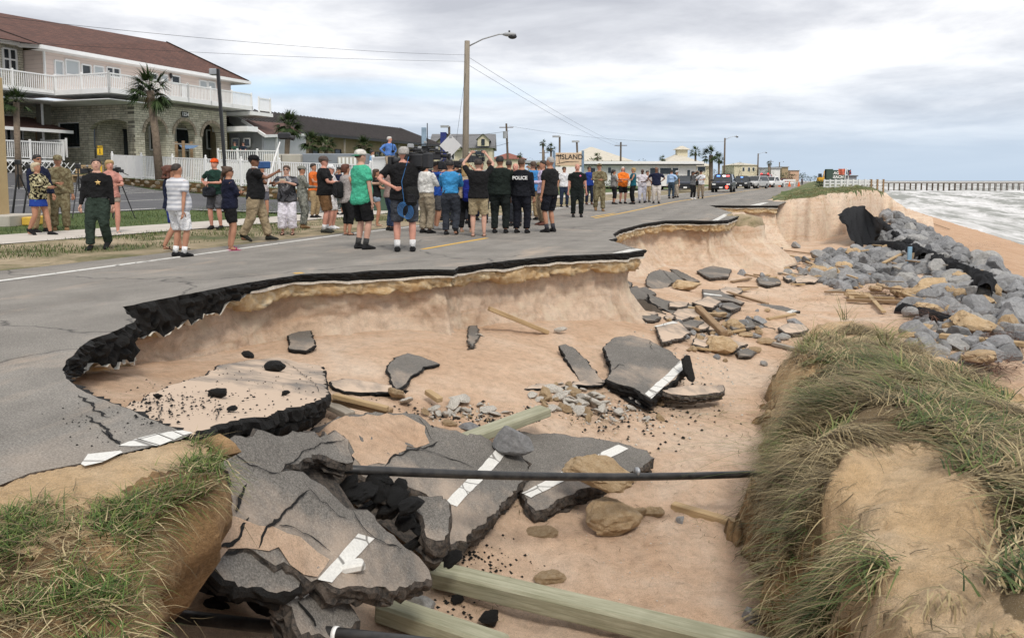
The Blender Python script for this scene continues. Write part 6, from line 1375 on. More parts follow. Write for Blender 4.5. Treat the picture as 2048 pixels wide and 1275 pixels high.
 bars(B, 'ridge_cap', [(R(49.2, -46.5, r + 0.03), R(52.8, -41.8, e + 0.04)), (R(32, -49, r + 0.03), R(47.6, -48.9, r)), (R(32, -49, r + 0.03), R(34.6, -41.9, e + 0.05))], 0.22, 0.06, 'roof_shingle')
 bars(B, 'downpipe', [(R(35.9, -43.6, 1.4), R(35.9, -43.6, 6.0)), (R(35.3, -42.5, 6.2), R(35.3, -42.5, 8.9))], 0.1, 0.1, 'white_paint')
 # house number
 t, z = W2.px(373, 229); m = MB(); m.beam(rel(B, W2.pt(t - 0.28, z, 0.06)), rel(B, W2.pt(t + 0.28, z, 0.06)), 0.05, 0.36); s = m.build('house_number', 'black_paint', B)
 text_mesh('1224', 0.3, 'white_paint', B, rel(B, W2.pt(t, z, 0.10)), (rad(90), 0, rad(90) - RA), bold=0.008)
 # wooden swing frame with blue canopy under the arches and the slow sign, bench
NB('pale_glass').col((0.42, 0.45, 0.46)); MATS['pale_glass'].node_tree.nodes['Principled BSDF'].inputs['Roughness'].default_value = 0.12
build_motel()
def build_terrace():
 A, Bp, C = PD(226, 352, 45), PD(560, 377, 38), PD(742, 384, 35.5)
 line = [(A, 1.47), (Bp, 0.92), (C, 0.73)]
 pts = []
 for (a, za), (b, zb) in zip(line, line[1:]):
  a = Vector((a.x, a.y, za)); b = Vector((b.x, b.y, zb)); pts.append((a, b))
 # terrace ground
 m = MB(); back = [(R(66, -42, 1.5)), (R(66, -34, 1.3)), (R(36, -19.6, 0.8))]; poly = [pts[0][0], pts[0][1], pts[1][1]] + [Vector(p) for p in back[::-1]]
 inward = [Vector((p.x + 0.25 * SA, p.y + 0.45, p.z)) for p in poly[:3]] + poly[3:]
 for t in tess(inward): m.f.append(tuple(t)); m.mi.append(0)
 m.v = [tuple(p - Vector((0, 0, 0.02))) for p in inward]; o = struct(m.build('terrace', 'lawn'))
 if o.data.polygons[0].normal.z < 0: o.data.flip_normals()
 m = MB(); m.v = [tuple(q) for p in inward for q in (p - Vector((0, 0, 0.02)), Vector((p.x, p.y, -0.2)))]; n = len(inward); m.f = [(2 * i, 2 * i + 1, 2 * ((i + 1) % n) + 1, 2 * ((i + 1) % n)) for i in range(n)]; m.mi = [0] * n; struct(m.build('terrace_side', 'dune_soil'))
 # boulder retaining wall: each stone a part
 Wt = empty('stone_retaining_wall', A); tag(Wt, 'low rough boulder wall below the white picket fence', 'wall'); rnd = random.Random(8)
 bl = [rock_mesh('stone', 600 + i, 'boulder_wall', 22, 0.07, 3, (1, 0.7, 0.8)) for i in range(5)]
 for a, b in pts:
  L = (b - a).length; s = 0.2
  while s < L:
   for row in (0, 1):
    p = a.lerp(b, s / L); g = inland_h(p.x, p.y - 0.3); h = max(0.25, (p.z - g)); r = h * 0.42
    o = link('stone', bl[rnd.randrange(5)], Wt, loc=Vector((p.x + (0.2 if row else 0), p.y - 0.05 - 0.12 * (1 - row), g + h * (0.25 + 0.45 * row))) - Vector(Wt.location)); o.scale = (r * rnd.uniform(1.1, 1.7), r * 0.9, r * rnd.uniform(0.75, 1.0)); o.rotation_euler = (0, rnd.uniform(-0.3, 0.3), math.atan2(b.y - a.y, b.x - a.x))
   s += 0.72 + 0.3 * rnd.random()
 # picket fence: pickets and posts are parts
 Fe = empty('picket_fence', A); tag(Fe, 'white metal picket fence along the motel terrace', 'fence'); pk = MB(); pk.box((0, 0, 0.64), (0.05, 0.035, 1.22)); pkm = pk.mesh('picket', 'white_paint'); po = MB(); po.box((0, 0, 0.66), (0.11, 0.11, 1.34), bev=0.01); po.ell((0, 0, 1.38), (0.05, 0.05, 0.07)); pom = po.mesh('post', 'white_paint')
 solid = MB(); solid.box((0, 0, 0.64), (0.62, 0.04, 1.22)); som = solid.mesh('panel', 'white_siding')
 for a, b in pts:
  d = b - a; L = d.length; ang = math.atan2(d.y, d.x); sl = d.z / math.hypot(d.x, d.y)
  for hz in (1.24, 0.12): bars(Fe, 'rail', [(a + Vector((0, 0, hz)), b + Vector((0, 0, hz)))], 0.05, 0.05, 'white_paint')
  k = int(L / 0.135); first = a == pts[0][0]
  for i in range(k):
   p = a.lerp(b, (i + 0.5) / k)
   if first and i < 18:
    if i % 5 == 0: o = link('panel', som, Fe, loc=p - Vector(Fe.location) + (d / L) * 0.25); o.rotation_euler = (0, 0, ang)
    continue
   o = link('picket', pkm, Fe, loc=p - Vector(Fe.location)); o.rotation_euler = (0, 0, ang)
  n = max(2, int(L / 2.3))
  for i in range(n + 1): o = link('post', pom, Fe, loc=a.lerp(b, i / n) - Vector(Fe.location)); o.rotation_euler = (0, 0, ang)
 # taller gate bay at the corner where the terrace steps up
 c0 = PD(747, 372, 35.2); c1 = PD(776, 370, 34.0); Fe2 = empty('picket_gate', c0); tag(Fe2, 'short taller white picket bay at the fence corner behind the crowd', 'fence')
 a = Vector((c0.x, c0.y, 0.73)); b = Vector((c1.x, c1.y, 0.73)); railing(Fe2, 'gate_rail', a, b, 1.55, 2)
 # second fence row inside (pool rail) and patio rails
 Fp = empty('patio_rail', R(46, -33, 1.5)); tag(Fp, 'white patio railing inside the motel terrace behind the lamp post', 'railing')
 railing(Fp, 'rail', PD(437, 326, 47), PD(556, 328, 45), 0.72, 4, 0.16);
 # chairs and slow sign, swing
 S = empty('slow_sign', PD(203, 352, 39)); tag(S, 'yellow slow sign with walking figure on a striped post', 'sign'); p0 = Vector(S.location); p0.z = inland_h(p0.x, p0.y); S.location = p0
 m = MB(); m.tube([(0, 0, 0), (0, 0, 1.45)], 0.035); m.build('post', basic('sign_yellow', (0.72, 0.45, 0.02), 0.1), S); zc = z_at(203, 301, p0.y) - p0.z; m = MB(); m.box((0, -0.04, zc), (0.28, 0.02, 0.44), bev=0.008); m.build('plate', 'sign_yellow', S)
 text_mesh('SLOW', 0.1, 'black_paint', S, (0, -0.056, zc + 0.15), (rad(90), 0, 0), bold=0.003); m = MB(); m.ell((0, -0.056, zc + 0.05), (0.025, 0.004, 0.025)); m.tube([(0, -0.056, zc + 0.02), (0.005, -0.056, zc - 0.08)], 0.018, 6); m.tube([(0, -0.056, zc - 0.07), (-0.05, -0.056, zc - 0.17)], 0.01, 6); m.tube([(0, -0.056, zc - 0.07), (0.05, -0.056, zc - 0.17)], 0.01, 6); m.build('walking_figure', 'black_paint', S)
 S = empty('patio_swing', R(41, -36.5, 1.35)); tag(S, 'dark wooden frame with torn blue canopy before the arches', 'patio furniture'); q = Vector(S.location)
 pA, pB, pC = PD(354, 330, 46) - q, PD(368, 330, 45) - q, PD(384, 330, 46) - q; m = MB()
 for p in (pA, pB, pC): m.tube([(p.x, p.y, 0), (p.x, p.y, 2.15)], 0.09, 8); m2 = m
 m.build('post', 'wood_brown', S); bars(S, 'crossbar', [(PD(346, 287, 45.5), PD(404, 290, 45.5))], 0.1, 0.08, 'wood_grey'); m = MB(); m.add([PD(358, 290, 45.4) - q, PD(398, 291, 45.4) - q, PD(386, 297, 45.3) - q, PD(366, 298, 45.3) - q], [(0, 1, 2, 3)]); m.build('canopy', basic('canopy_blue', (0.12, 0.2, 0.33)), S)
 S = empty('wooden_bench', PD(175, 352, 43)); tag(S, 'brown wooden bench against the stone wall behind the soldier', 'bench'); p0 = Vector(S.location); p0.z = inland_h(p0.x, p0.y); S.location = p0
 m = MB(); m.box((0, 0, 0.45), (1.5, 0.5, 0.07)); m.build('seat', 'wood_tan', S)
 for k in range(4): m = MB(); m.box((0, 0.25, 0.6 + 0.12 * k), (1.5, 0.04, 0.09)); m.build('slat', 'wood_tan', S)
 for sx in (-0.7, 0.7): m = MB(); m.box((sx, 0, 0.22), (0.08, 0.45, 0.44)); m.build('leg', 'wood_tan', S)
build_terrace()
def build_row_buildings():
 # long low motel wing with ribbed dark metal roof
 v = -42.0; u0 = u_at(560, v); u1 = u_at(869, v); B = empty('motel_wing', R(u0, v, 1.5)); tag(B, 'long single-storey motel wing with dark ribbed metal roof', 'building')
 W = Wall('v', v); ez = 5.35
 wall(W, u0 - 8, u1, 1.2, ez, [], 'wall', 'tan_wall', B)
 rf = poly_uv([([R(u0 - 10, v + 1.2, ez), R(u1 + 1.2, v + 1.2, ez), R(u1 - 2.4, v - 3.2, 7.3), R(u0 - 10, v - 3.2, 7.3)], []), ([R(u1 + 1.2, v + 1.2, ez), R(u1 + 1.2, v - 9, ez), R(u1 - 2.4, v - 4, 7.3), R(u1 - 2.4, v - 3.2, 7.3)], [])], 'roof', 'metal_roof', B, 0.1)
 segs = []
 n = int((u1 - u0 + 11) / 0.55)
 for i in range(n):
  u = u0 - 10 + i * 0.55; segs.append((R(u, v + 1.2, ez + 0.07), R(min(u, u1 - 2.4), v - 3.2, 7.37)))
 o = bars(B, 'roof_rib', segs, 0.07, 0.1, 'metal_roof'); o['kind'] = 'stuff'; bars(B, 'fascia', [(R(u0 - 10, v + 1.25, ez - 0.05), R(u1 + 1.2, v + 1.25, ez - 0.05))], 0.1, 0.25, 'black_paint')
 for i in range(8):
  u = u0 + 1 + i * (u1 - u0) / 8
  window(W, u, u + 1.0, 2.0, 4.2, B, frame='black_paint') if i % 3 else window(W, u, u + 1.1, 1.6, 4.1, B, glass='white_paint')
 for i in range(10): u = u0 - 2 + i * (u1 - u0 + 2) / 9; bars(B, 'porch_post', [(R(u, v + 1.0, 1.4), R(u, v + 1.0, ez - 0.1))], 0.14, 0.14, 'wood_grey')
 railing(B, 'walk_rail', R(u0, v + 2.2, 1.6), R(u1, v + 2.2, 1.6), 1.05, 9, 0.5, 'grey_wall', 0.08)
 # grey gabled annex between the two motels
 A = empty('grey_annex', PD(520, 300, 60)); tag(A, 'grey boarded annex with brown shingle roof beside the stone motel', 'building')
 g = lambda x, y, Y=60: PD(x, y, Y)
 def flat(pts, nm, mt, th=0.15): return poly_uv([(pts, [])], nm, mt, A, th)
 flat([g(458, 320, 61), g(528, 320, 58), g(528, 268, 58), g(486, 240, 59.5), g(458, 226, 61)], 'wall', 'grey_wall'); flat([g(528, 320, 58), g(612, 320, 66), g(612, 268, 66), g(528, 268, 58)], 'wall', 'grey_wall')
 flat([g(484, 240, 59), g(530, 271, 57.4), g(606, 269, 65.5), g(575, 247, 69)], 'roof', 'roof_shingle'); bars(A, 'barge_board', [(g(484, 241, 58.8), g(531, 272, 57.2)), (g(531, 272, 57.2), g(607, 270, 65.3))], 0.12, 0.2, 'white_paint')
 for x0, y0, x1, y1, Y in ((464, 277, 478, 293, 59.7), (488, 277, 500, 293, 58.6)):
  f = bars(A, 'window', [(g(x0, y1, Y), g(x1, y1, Y)), (g(x0, y0, Y), g(x1, y0, Y)), (g(x0, y0, Y), g(x0, y1, Y)), (g(x1, y0, Y), g(x1, y1, Y))], 0.08, 0.08, 'white_paint'); m = MB(); m.add([g(x, y, Y + 0.03) - Vector(A.location) for x, y in ((x0, y1), (x1, y1), (x1, y0), (x0, y0))], [(0, 1, 2, 3)]); m.build('pane', 'glass_dark', f)
 m = MB(); m.box(rel(A, g(470, 259, 57.5)), (3.0, 1.2, 0.35), rz=-RA); m.build('awning', 'white_paint', A)
 for x in (536, 552): bars(A, 'porch_post', [(g(x, 320, 60), g(x, 270, 60))], 0.2, 0.2, 'white_paint')
 # grey service boxes behind the fence
 for nm, x0, x1, y0, y1, Y, mt, lab in (('service_cabinet', 527, 601, 308, 335, 46, 'concrete', 'beige double-door service cabinet behind the picket fence'), ('plant_enclosure', 602, 735, 307, 332, 46.5, 'grey_dark_wall', 'long grey equipment enclosure behind the picket fence')):
  a, b = PD(x0, y1, Y), PD(x1, y1, Y); zt = z_at(x0, y0, Y); S = empty(nm, ((a.x + b.x) / 2, Y + 0.6, 1.1)); tag(S, lab, 'cabinet'); m = MB(); m.box((0, 0, (zt - 1.1) / 2), (b.x - a.x, 1.2, zt - 1.1), bev=0.04); m.build('casing', mt, S)
  if nm == 'plant_enclosure':
   m = MB(); m.box((0.35 * (b.x - a.x) / 2 + 0.1, -0.62, 0.75 * (zt - 1.1)), (1.1, 0.06, 0.5)); f = m.build('grille', 'concrete', S)
   for k in range(5): m = MB(); m.box((0.35 * (b.x - a.x) / 2 + 0.1 - 0.44 + 0.22 * k, -0.66, 0.75 * (zt - 1.1)), (0.12, 0.03, 0.4)); m.build('louvre', 'white_paint', f)
  else:
   m = MB(); m.box((0, -0.61, (zt - 1.1) / 2), (0.03, 0.03, zt - 1.2)); m.build('door_seam', 'black_paint', S)
build_row_buildings()
def house(name, label, x0, x1, yb, ye, Y, depth, wallm, roofm, hip=True, yr=None, over=0.4, wins=(), rot=None):
 """far house: front between pixels x0..x1 at distance Y, eave pixel ye, ridge pixel yr"""
 a, b = PD(x0, yb, Y), PD(x1, yb, Y); z0 = min(a.z, 1.2) - 0.5; ze = z_at(x0, ye, Y); zr = z_at(x0, yr, Y + depth / 2) if yr else ze; w = b.x - a.x
 B = empty(name, ((a.x + b.x) / 2, Y, z0)); tag(B, label, 'building'); h = ze - z0
 m = MB(); m.box((0, depth / 2, h / 2), (w, depth, h)); m.build('walls', wallm, B)
 rr = zr - z0; o = over; hw = w / 2 + o
 if zr > ze + 0.3:
  rx = max(0.2, w / 2 - depth / 2) if hip else hw; m = MB(); m.add([(-hw, -o, h), (hw, -o, h), (hw, depth + o, h), (-hw, depth + o, h), (-rx, depth / 2, rr), (rx, depth / 2, rr)], [(0, 1, 5, 4), (2, 3, 4, 5), (1, 2, 5), (3, 0, 4), (3, 2, 1, 0)]); m.build('roof', roofm, B)
 else:
  m = MB(); m.box((0, depth / 2, h + 0.15), (w + 2 * o, depth + 2 * o, 0.3)); m.build('roof', roofm, B); m = MB(); m.box((0, -o - 0.05, h - 0.1), (w + 2 * o, 0.08, 0.12)); m.build('fascia', 'black_paint', B)
 for wx0, wy0, wx1, wy1 in wins:
  p, q = PD(wx0, wy1, Y), PD(wx1, wy0, Y); f = MB(); f.box(((p.x + q.x) / 2 - B.location.x, -0.04, (p.z + q.z) / 2 - z0), (q.x - p.x + 0.16, 0.06, q.z - p.z + 0.16)); fo = f.build('window', 'white_paint', B); g = MB(); g.box(((p.x + q.x) / 2 - B.location.x, -0.08, (p.z + q.z) / 2 - z0), (q.x - p.x, 0.03, q.z - p.z)); g.build('pane', 'glass_dark', fo)
 return B
def build_far():
 H = house('cream_house', 'cream two-storey house with grey gabled roofs behind the road sign', 862, 985, 345, 296, 120, 12, 'cream_wall', 'grey_shingle', False, 268, wins=((876, 300, 880, 316), (962, 300, 968, 312), (900, 306, 908, 318), (935, 306, 943, 318)))
 q = Vector(H.location); g = lambda x, y, Y=119.3: PD(x, y, Y) - q
 m = MB(); m.add([g(862, 300), g(862, 292), g(892, 268), g(922, 296), g(922, 300)], [(0, 4, 3, 2, 1)]); m.build('gable', 'cream_wall', H)
 m = MB(); a = [g(858, 296, 118.8), g(892, 265, 118.8), g(926, 298, 118.8)]; b = [p + Vector((0, 8, 0)) for p in a]; m.add(a + b, [(0, 1, 4, 3), (1, 2, 5, 4)]); m.build('gable_roof', 'grey_shingle', H)
 for x in (966,):
  m = MB(); m.add([g(955, 292, 118), g(978, 292, 118), g(978, 278, 118), g(966, 268, 118), g(955, 278, 118)], [(0, 1, 2, 3, 4)]); m.build('dormer', 'cream_wall', H); m = MB(); a = [g(952, 279, 117.7), g(966, 267, 117.7), g(981, 281, 117.7)]; m.add(a + [p + Vector((0, 5, 0)) for p in a], [(0, 1, 4, 3), (1, 2, 5, 4)]); m.build('dormer_roof', 'grey_shingle', H); f = MB(); f.box(g(966, 284, 117.9), (0.5, 0.06, 0.9)); f.build('window', 'glass_dark', H)
 m = MB(); m.box(g(887, 296, 118.6), (0.9, 0.1, 4.6)); m.build('banner', basic('banner_blue', (0.02, 0.03, 0.16)), H)
 house('white_motel', 'long low white motel with flat roof behind the orange-shirted group', 1168, 1392, 363, 328, 92, 9, 'white_siding', 'white_paint', wins=((1216, 335, 1222, 346), (1300, 336, 1317, 348), (1320, 336, 1342, 348), (1345, 336, 1356, 349), (1242, 335, 1250, 350), (1180, 336, 1190, 348), (1374, 340, 1380, 358)), over=0.7)
 house('low_white_shed', 'low white building left of the island sign', 1058, 1112, 355, 326, 95, 8, 'white_siding', 'grey_wall', wins=((1066, 333, 1074, 342), (1084, 333, 1092, 342)))
 house('tiled_house', 'cream house with large pale tiled hip roof behind the white motel', 1120, 1262, 345, 322, 135, 16, 'cream_wall', 'cream_tile', True, 294, wins=((1180, 324, 1196, 330), (1206, 324, 1222, 330)))
 T = house('cupola_house', 'pale tiled-roof house with small cupola near the palms', 1325, 1420, 348, 332, 120, 14, 'cream_wall', 'cream_tile', True, 308, wins=((1395, 334, 1410, 342),)); q = Vector(T.location)
 m = MB(); c = PD(1363, 306, 127) - q; m.box(c, (1.6, 1.6, 1.2)); m.build('cupola', 'cream_wall', T); m = MB(); m.loft([[(c.x + sx * 1.2, c.y + sy * 1.2, c.z + 0.5) for sx, sy in ((-1, -1), (1, -1), (1, 1), (-1, 1))], [(c.x + sx * 0.2, c.y + sy * 0.2, c.z + 1.1) for sx, sy in ((-1, -1), (1, -1), (1, 1), (-1, 1))]]); m.build('cupola_roof', 'cream_tile', T)
 house('red_roof_house', 'low house with dull red roof above the raised phone', 982, 1050, 335, 318, 150, 12, 'cream_wall', 'red_tile', True, 306)
 house('pale_apartment', 'pale two-storey apartment house far down the road', 1468, 1514, 350, 330, 240, 14, 'cream_wall', 'cream_tile', True, 325, wins=((1485, 335, 1489, 342), (1496, 335, 1500, 342), (1505, 335, 1509, 342)))
 house('white_store', 'small white flat-roofed building far beyond the fire engine', 1540, 1560, 352, 336, 300, 14, 'white_siding', 'grey_wall'); house('brown_block', 'brown flat block far down the road', 1564, 1576, 350, 334, 420, 16, 'tan_wall', 'grey_wall'); house('peach_block', 'peach-coloured building at the far end of the road', 1580, 1598, 352, 341, 480, 16, basic('peach_wall', (0.55, 0.36, 0.25)), 'grey_wall')
 house('grey_house', 'grey house half hidden behind far shrubs', 1500, 1530, 350, 336, 270, 14, 'grey_wall', 'grey_shingle', True, 332)
 # island sign
 S = empty('motel_sign', PD(1139, 360, 62)); tag(S, 'wooden motel sign lettered ISLAND on blue-grey posts', 'sign'); q = Vector(S.location); q.z = inland_h(q.x, q.y); S.location = q
 for x in (1108, 1166): p = PD(x, 305, 62) - q; m = MB(); m.box((p.x, 0.1, p.z / 2 + 0.05), (0.18, 0.18, p.z + 0.2)); m.build('post', basic('post_blue', (0.17, 0.24, 0.32)), S)
 a, b = PD(1111, 331, 62) - q, PD(1163, 305.5, 62) - q; m = MB(); m.box(((a.x + b.x) / 2, 0, (a.z + b.z) / 2), (b.x - a.x, 0.1, b.z - a.z), bev=0.02); m.build('board', basic('sign_cream', (0.56, 0.42, 0.29), 0.12, 1.5), S); m = MB(); m.box(((a.x + b.x) / 2, 0.02, a.z - 0.35), (b.x - a.x, 0.08, 0.5)); m.build('lower_board', 'white_siding', S)
 text_mesh('ISLAND', 0.52, 'black_paint', S, ((a.x + b.x) / 2 + 0.22, -0.062, lerp(a.z, b.z, 0.66)), (rad(90), 0, 0), bold=0.006); text_mesh('MOTEL', 0.16, 'wood_brown', S, ((a.x + b.x) / 2 + 0.4, -0.062, lerp(a.z, b.z, 0.36)), (rad(90), 0, 0)) if False else None
 m = MB()
 for k in range(5): ang = 0.5 + k * 0.55; m.tube([(a.x + 0.25, -0.06, lerp(a.z, b.z, 0.72)), (a.x + 0.25 + 0.22 * math.cos(ang), -0.06, lerp(a.z, b.z, 0.72) + 0.15 * math.sin(ang)), (a.x + 0.25 + 0.36 * math.cos(ang), -0.06, lerp(a.z, b.z, 0.72) + 0.1 * math.sin(ang) - 0.06)], [0.02, 0.025, 0.004], 5)
 m.tube([(a.x + 0.25, -0.06, lerp(a.z, b.z, 0.72)), (a.x + 0.3, -0.06, lerp(a.z, b.z, 0.15))], 0.02, 5); m.tube([(a.x + 0.1, -0.06, a.z + 0.12), (a.x + 0.8, -0.06, a.z + 0.28), (b.x - 0.2, -0.06, a.z + 0.3)], [0.01, 0.03, 0.006], 5); m.build('palm_emblem', 'black_paint', S)
 # beach sign wall and pier house
 S = empty('beach_sign', PD(1670, 364, 130)); tag(S, 'dark green sign wall lettered FLAGLER BEACH by the pier', 'sign'); q = Vector(S.location); m = MB(); a, b = PD(1651, 362, 130) - q, PD(1690, 340, 130) - q
 gm = basic('sign_green', (0.045, 0.075, 0.06), 0.15, 1); m.box(((a.x + b.x) / 2, 0.2, (a.z + b.z) / 2 - 0.6), (b.x - a.x, 0.4, b.z - a.z + 1.2)); m.build('panel', gm, S); m = MB(); m.box((a.x + 0.5, 0, (a.z + b.z) / 2), (1.0, 0.9, b.z - a.z + 0.3)); m.build('pillar', gm, S)
 text_mesh('FLAGLER', 0.62, 'white_paint', S, ((a.x + b.x) / 2 + 0.35, -0.02, lerp(a.z, b.z, 0.72)), (rad(90), 0, 0), bold=0.02); text_mesh('BEACH', 0.62, 'white_paint', S, ((a.x + b.x) / 2 + 0.35, -0.02, lerp(a.z, b.z, 0.36)), (rad(90), 0, 0), bold=0.02)
 house('pier_house', 'small dark flat-roofed pier house behind the flags', 1692, 1713, 366, 352, 300, 10, 'grey_dark_wall', 'grey_shingle')
 # pier
 u = 565.0; v0, v1 = v_at(1700, u), v_at(2120, u); Pr = empty('fishing_pier', R(u, v0, -5)); tag(Pr, 'long wooden fishing pier on piles stretching into the sea', 'pier'); q = Vector(Pr.location)
 L = v1 - v0; ez = 4.7; m = MB(); m.box((L / 2, 0, ez), (L, 5, 0.55)); o = m.build('deck', 'tree_bark', Pr); o.rotation_euler = (0, 0, -RA)
 m = MB()
 for s in (-2.4, 2.4): m.box((L / 2, s, ez + 1.35), (L, 0.15, 0.14)); m.box((L / 2, s, ez + 0.85), (L, 0.1, 0.12))
 o = m.build('handrail', 'tree_bark', Pr); o.rotation_euler = (0, 0, -RA)
 pm = MB(); pm.tube([(0, 0, -3), (0, 0, ez)], 0.26, 8); pil = pm.mesh('pile', 'tree_bark'); k = int(L / 3.12)
 for i in range(k):
  for s in (-1.9, 1.9): p = R(0, 3.12 * i + 1) + Vector((SA * s, CA * s, 0)); link('pile', pil, Pr, loc=p)
 # walkover
 S = empty('beach_walkover', PD(1716, 392, 63)); tag(S, 'white timber beach walkover with railings at the end of the dune', 'walkover'); q = Vector(S.location)
 z0 = z_at(1716, 384, 63); z1 = z_at(1716, 364, 63); aa, bb = PD(1668, 384, 63), PD(1766, 384, 62); m = MB(); m.beam(Vector((aa.x, 64, z0)) - q, Vector((bb.x, 63.2, z0)) - q, 2.6, 0.2); m.build('deck', 'wood_grey', S)
 for dy in (0, 2.2):
  a, b = Vector((aa.x, 62.8 + dy, z0)), Vector((bb.x, 62 + dy, z0))
  for h in (0.15, 0.4, 0.65, 0.88): bars(S, 'rail', [(a + Vector((0, 0, h)), b + Vector((0, 0, h)))], 0.05, 0.14, 'white_siding')
  for i in range(9): p = a.lerp(b, i / 8); bars(S, 'post', [(p + Vector((0, 0, -1.8 if i > 5 else -0.6)), p + Vector((0, 0, 1.0)))], 0.12, 0.12, 'white_siding' if i < 6 else 'wood_brown')
 bars(S, 'brace', [(PD(1742, 398, 63), PD(1764, 388, 62.5)), (PD(1764, 398, 63), PD(1746, 388, 62.5))], 0.16, 0.16, 'tree_bark')
build_far()
# ------------------------------------------------------------------ street furniture
def curve_wire(a, b, sag, r, label, n=20, name='overhead_wire'):
 m = MB(); a = Vector(a); b = Vector(b); m.tube([a.lerp(b, t) - Vector((0, 0, sag * 4 * t * (1 - t))) for t in np.linspace(0, 1, n)], r, 5); tag(m.build(name, 'black_paint'), label, 'cable')
def street_lamp(x, ytop, v, label, arm=True, r=0.13, mat='pole_wood', lean=0.0, arm_px=0, yb=None, lamp='steel_grey'):
 u = u_at(x, v); b = R(u, v); b.z = inland_h(b.x, b.y) - 0.1; zt = z_at(x, ytop, b.y); S = empty('street_lamp' if arm else 'utility_pole', b); tag(S, label, 'street lamp' if arm else 'utility pole')
 h = zt - b.z; m = MB(); m.tube([(0, 0, 0), (lean * h * 0.5, 0, h * 0.5), (lean * h, 0, h)], [r, r * 0.9, r * 0.75], 12); m.build('pole', mat, S, smooth=True)
 if arm:
  k = arm_px / F_PX * b.y; up = abs(k) * 0.28; t = Vector((lean * h, 0, h * 0.965)); m = MB(); m.tube([t, t + Vector((k * 0.35, 0, up * 0.62)), t + Vector((k * 0.72, 0, up * 1.0)), t + Vector((k * 0.85, 0, up * 1.0))], 0.03, 8); m.build('arm', 'steel', S, smooth=True)
  c = t + Vector((k * 0.94, 0, up * 0.98)); m = MB(); m.ell(c, (abs(k) * 0.16, 0.16, 0.09), 12, 6); lo = m.build('lamp_head', lamp, S, smooth=True); m = MB(); m.ell(c + Vector((k * 0.07, 0, -0.09)), (abs(k) * 0.10, 0.13, 0.11), 10, 6); m.build('lamp_shade', 'black_plastic', lo, smooth=True)
  if r > 0.12: m = MB(); m.tube([c + Vector((0, 0, 0.06)), c + Vector((0, 0, 0.16))], 0.04, 8); m.build('photocell', 'black_plastic', lo)
 return S, b, h
def build_poles():
 S, b, h = street_lamp(929, 82, -14.2, 'tall wooden pole with a street lamp arm behind the crowd', True, 0.15, 'pole_wood', 0.02, 88)
 top = b + Vector((0.14, 0, h)); f = lambda y: Vector((top.x - 0.02, b.y, z_at(928, y, b.y)))
 far = lambda p, q: q + (p - q) * 2.2; curve_wire(far(PD(165, 0, 19), f(110)), f(110), 0.6, 0.005, 'upper overhead cable running left from the lamp pole', 30); curve_wire(far(PD(-40, 42, 22), f(123)), f(123), 0.5, 0.005, 'lower overhead cable running left from the lamp pole', 30)
 curve_wire(f(112), PD(1250, 292, 120), 0.4, 0.008, 'upper cable sloping right from the lamp pole', 30); curve_wire(f(128), PD(1245, 296, 122), 0.4, 0.008, 'lower cable sloping right from the lamp pole', 30); curve_wire(f(130), PD(910, 300, 34), 0.0, 0.007, 'thin loose wire hanging down beside the lamp pole', 12)
 # black car-park lamp
 p = PD(453, 372, 40); p.z = 0.9; S = empty('car_park_lamp', p); tag(S, 'black square car-park lamp post before the stone motel', 'street lamp'); zt = z_at(450, 138, 40); m = MB(); m.beam((0, 0, 0), (-0.25, 0, zt - p.z), 0.14, 0.14); m.build('pole', 'black_paint', S); m = MB(); m.box((-0.45, 0, zt - p.z - 0.15), (0.35, 0.4, 0.3), bev=0.03); m.build('lamp_head', 'steel', S)
 street_lamp(1448, 276, -13.0, 'street lamp on a dark pole left of the parked police car', True, 0.16, 'tree_bark', 0.0, 24); street_lamp(1515, 307, -13.0, 'distant street lamp right of the pale apartment house', True, 0.2, 'tree_bark', 0.0, 16); street_lamp(1558, 324, -13.0, 'far street lamp near the end of the road', True, 0.25, 'tree_bark', 0.0, 8)
 for x, y, Y, lab, lean in ((1018, 247, 105, 'leaning utility pole with cables above the raised phone', -0.04), (1088, 300, 150, 'thin utility pole behind the far palms', 0.0), (1241, 284, 118, 'utility pole with small lamp above the tiled house', 0.0), (1541, 320, 260, 'far utility pole beyond the apartment house', 0.0)):
  p = PD(x, 350, Y); p.z = 0.0; S = empty('utility_pole', p); tag(S, lab, 'utility pole'); h = z_at(x, y, Y); m = MB(); m.tube([(0, 0, 0), (lean * h, 0, h)], [0.17, 0.12], 8); m.build('pole', 'tree_bark', S); m = MB(); m.beam((lean * h - 0.9, 0, h - 0.5), (lean * h + 0.9, 0, h - 0.5), 0.1, 0.1); m.build('crossarm', 'tree_bark', S)
  if x == 1018: m = MB(); m.tube([(-0.5, 0, h - 1.9), (-0.5, 0, h - 1.0)], 0.28, 10); m.build('transformer', 'steel_grey', S)
 for x, y, Y, lab in ((1119, 273, 100, 'flat-headed lamp post left of the island sign'), (1158, 283, 100, 'flat-headed lamp post leaning above the island sign'), (899, 253, 85, 'flat-headed lamp post behind the diamond sign')):
  p = PD(x, 350, Y); p.z = 0; S = empty('flood_lamp', p); tag(S, lab, 'street lamp'); h = z_at(x, y, Y); m = MB(); m.tube([(0, 0, 0), (-0.3 if x == 1158 else 0, 0, h)], 0.12, 8); m.build('pole', 'tree_bark', S); m = MB(); m.box((-0.45, 0, h), (0.9, 0.4, 0.22)); m.build('lamp_head', 'steel_grey', S)
 curve_wire(PD(1018, 252, 105), PD(1448, 283, 125), 0.8, 0.012, 'long sagging cable between the leaning pole and the far lamp', 26); curve_wire(PD(700, 262, 105), PD(1018, 262, 105), 0.8, 0.02, 'sagging cable left of the leaning pole', 20); curve_wire(PD(1018, 285, 105), PD(905, 292, 100), 0.5, 0.02, 'lower cable left of the leaning pole', 16)
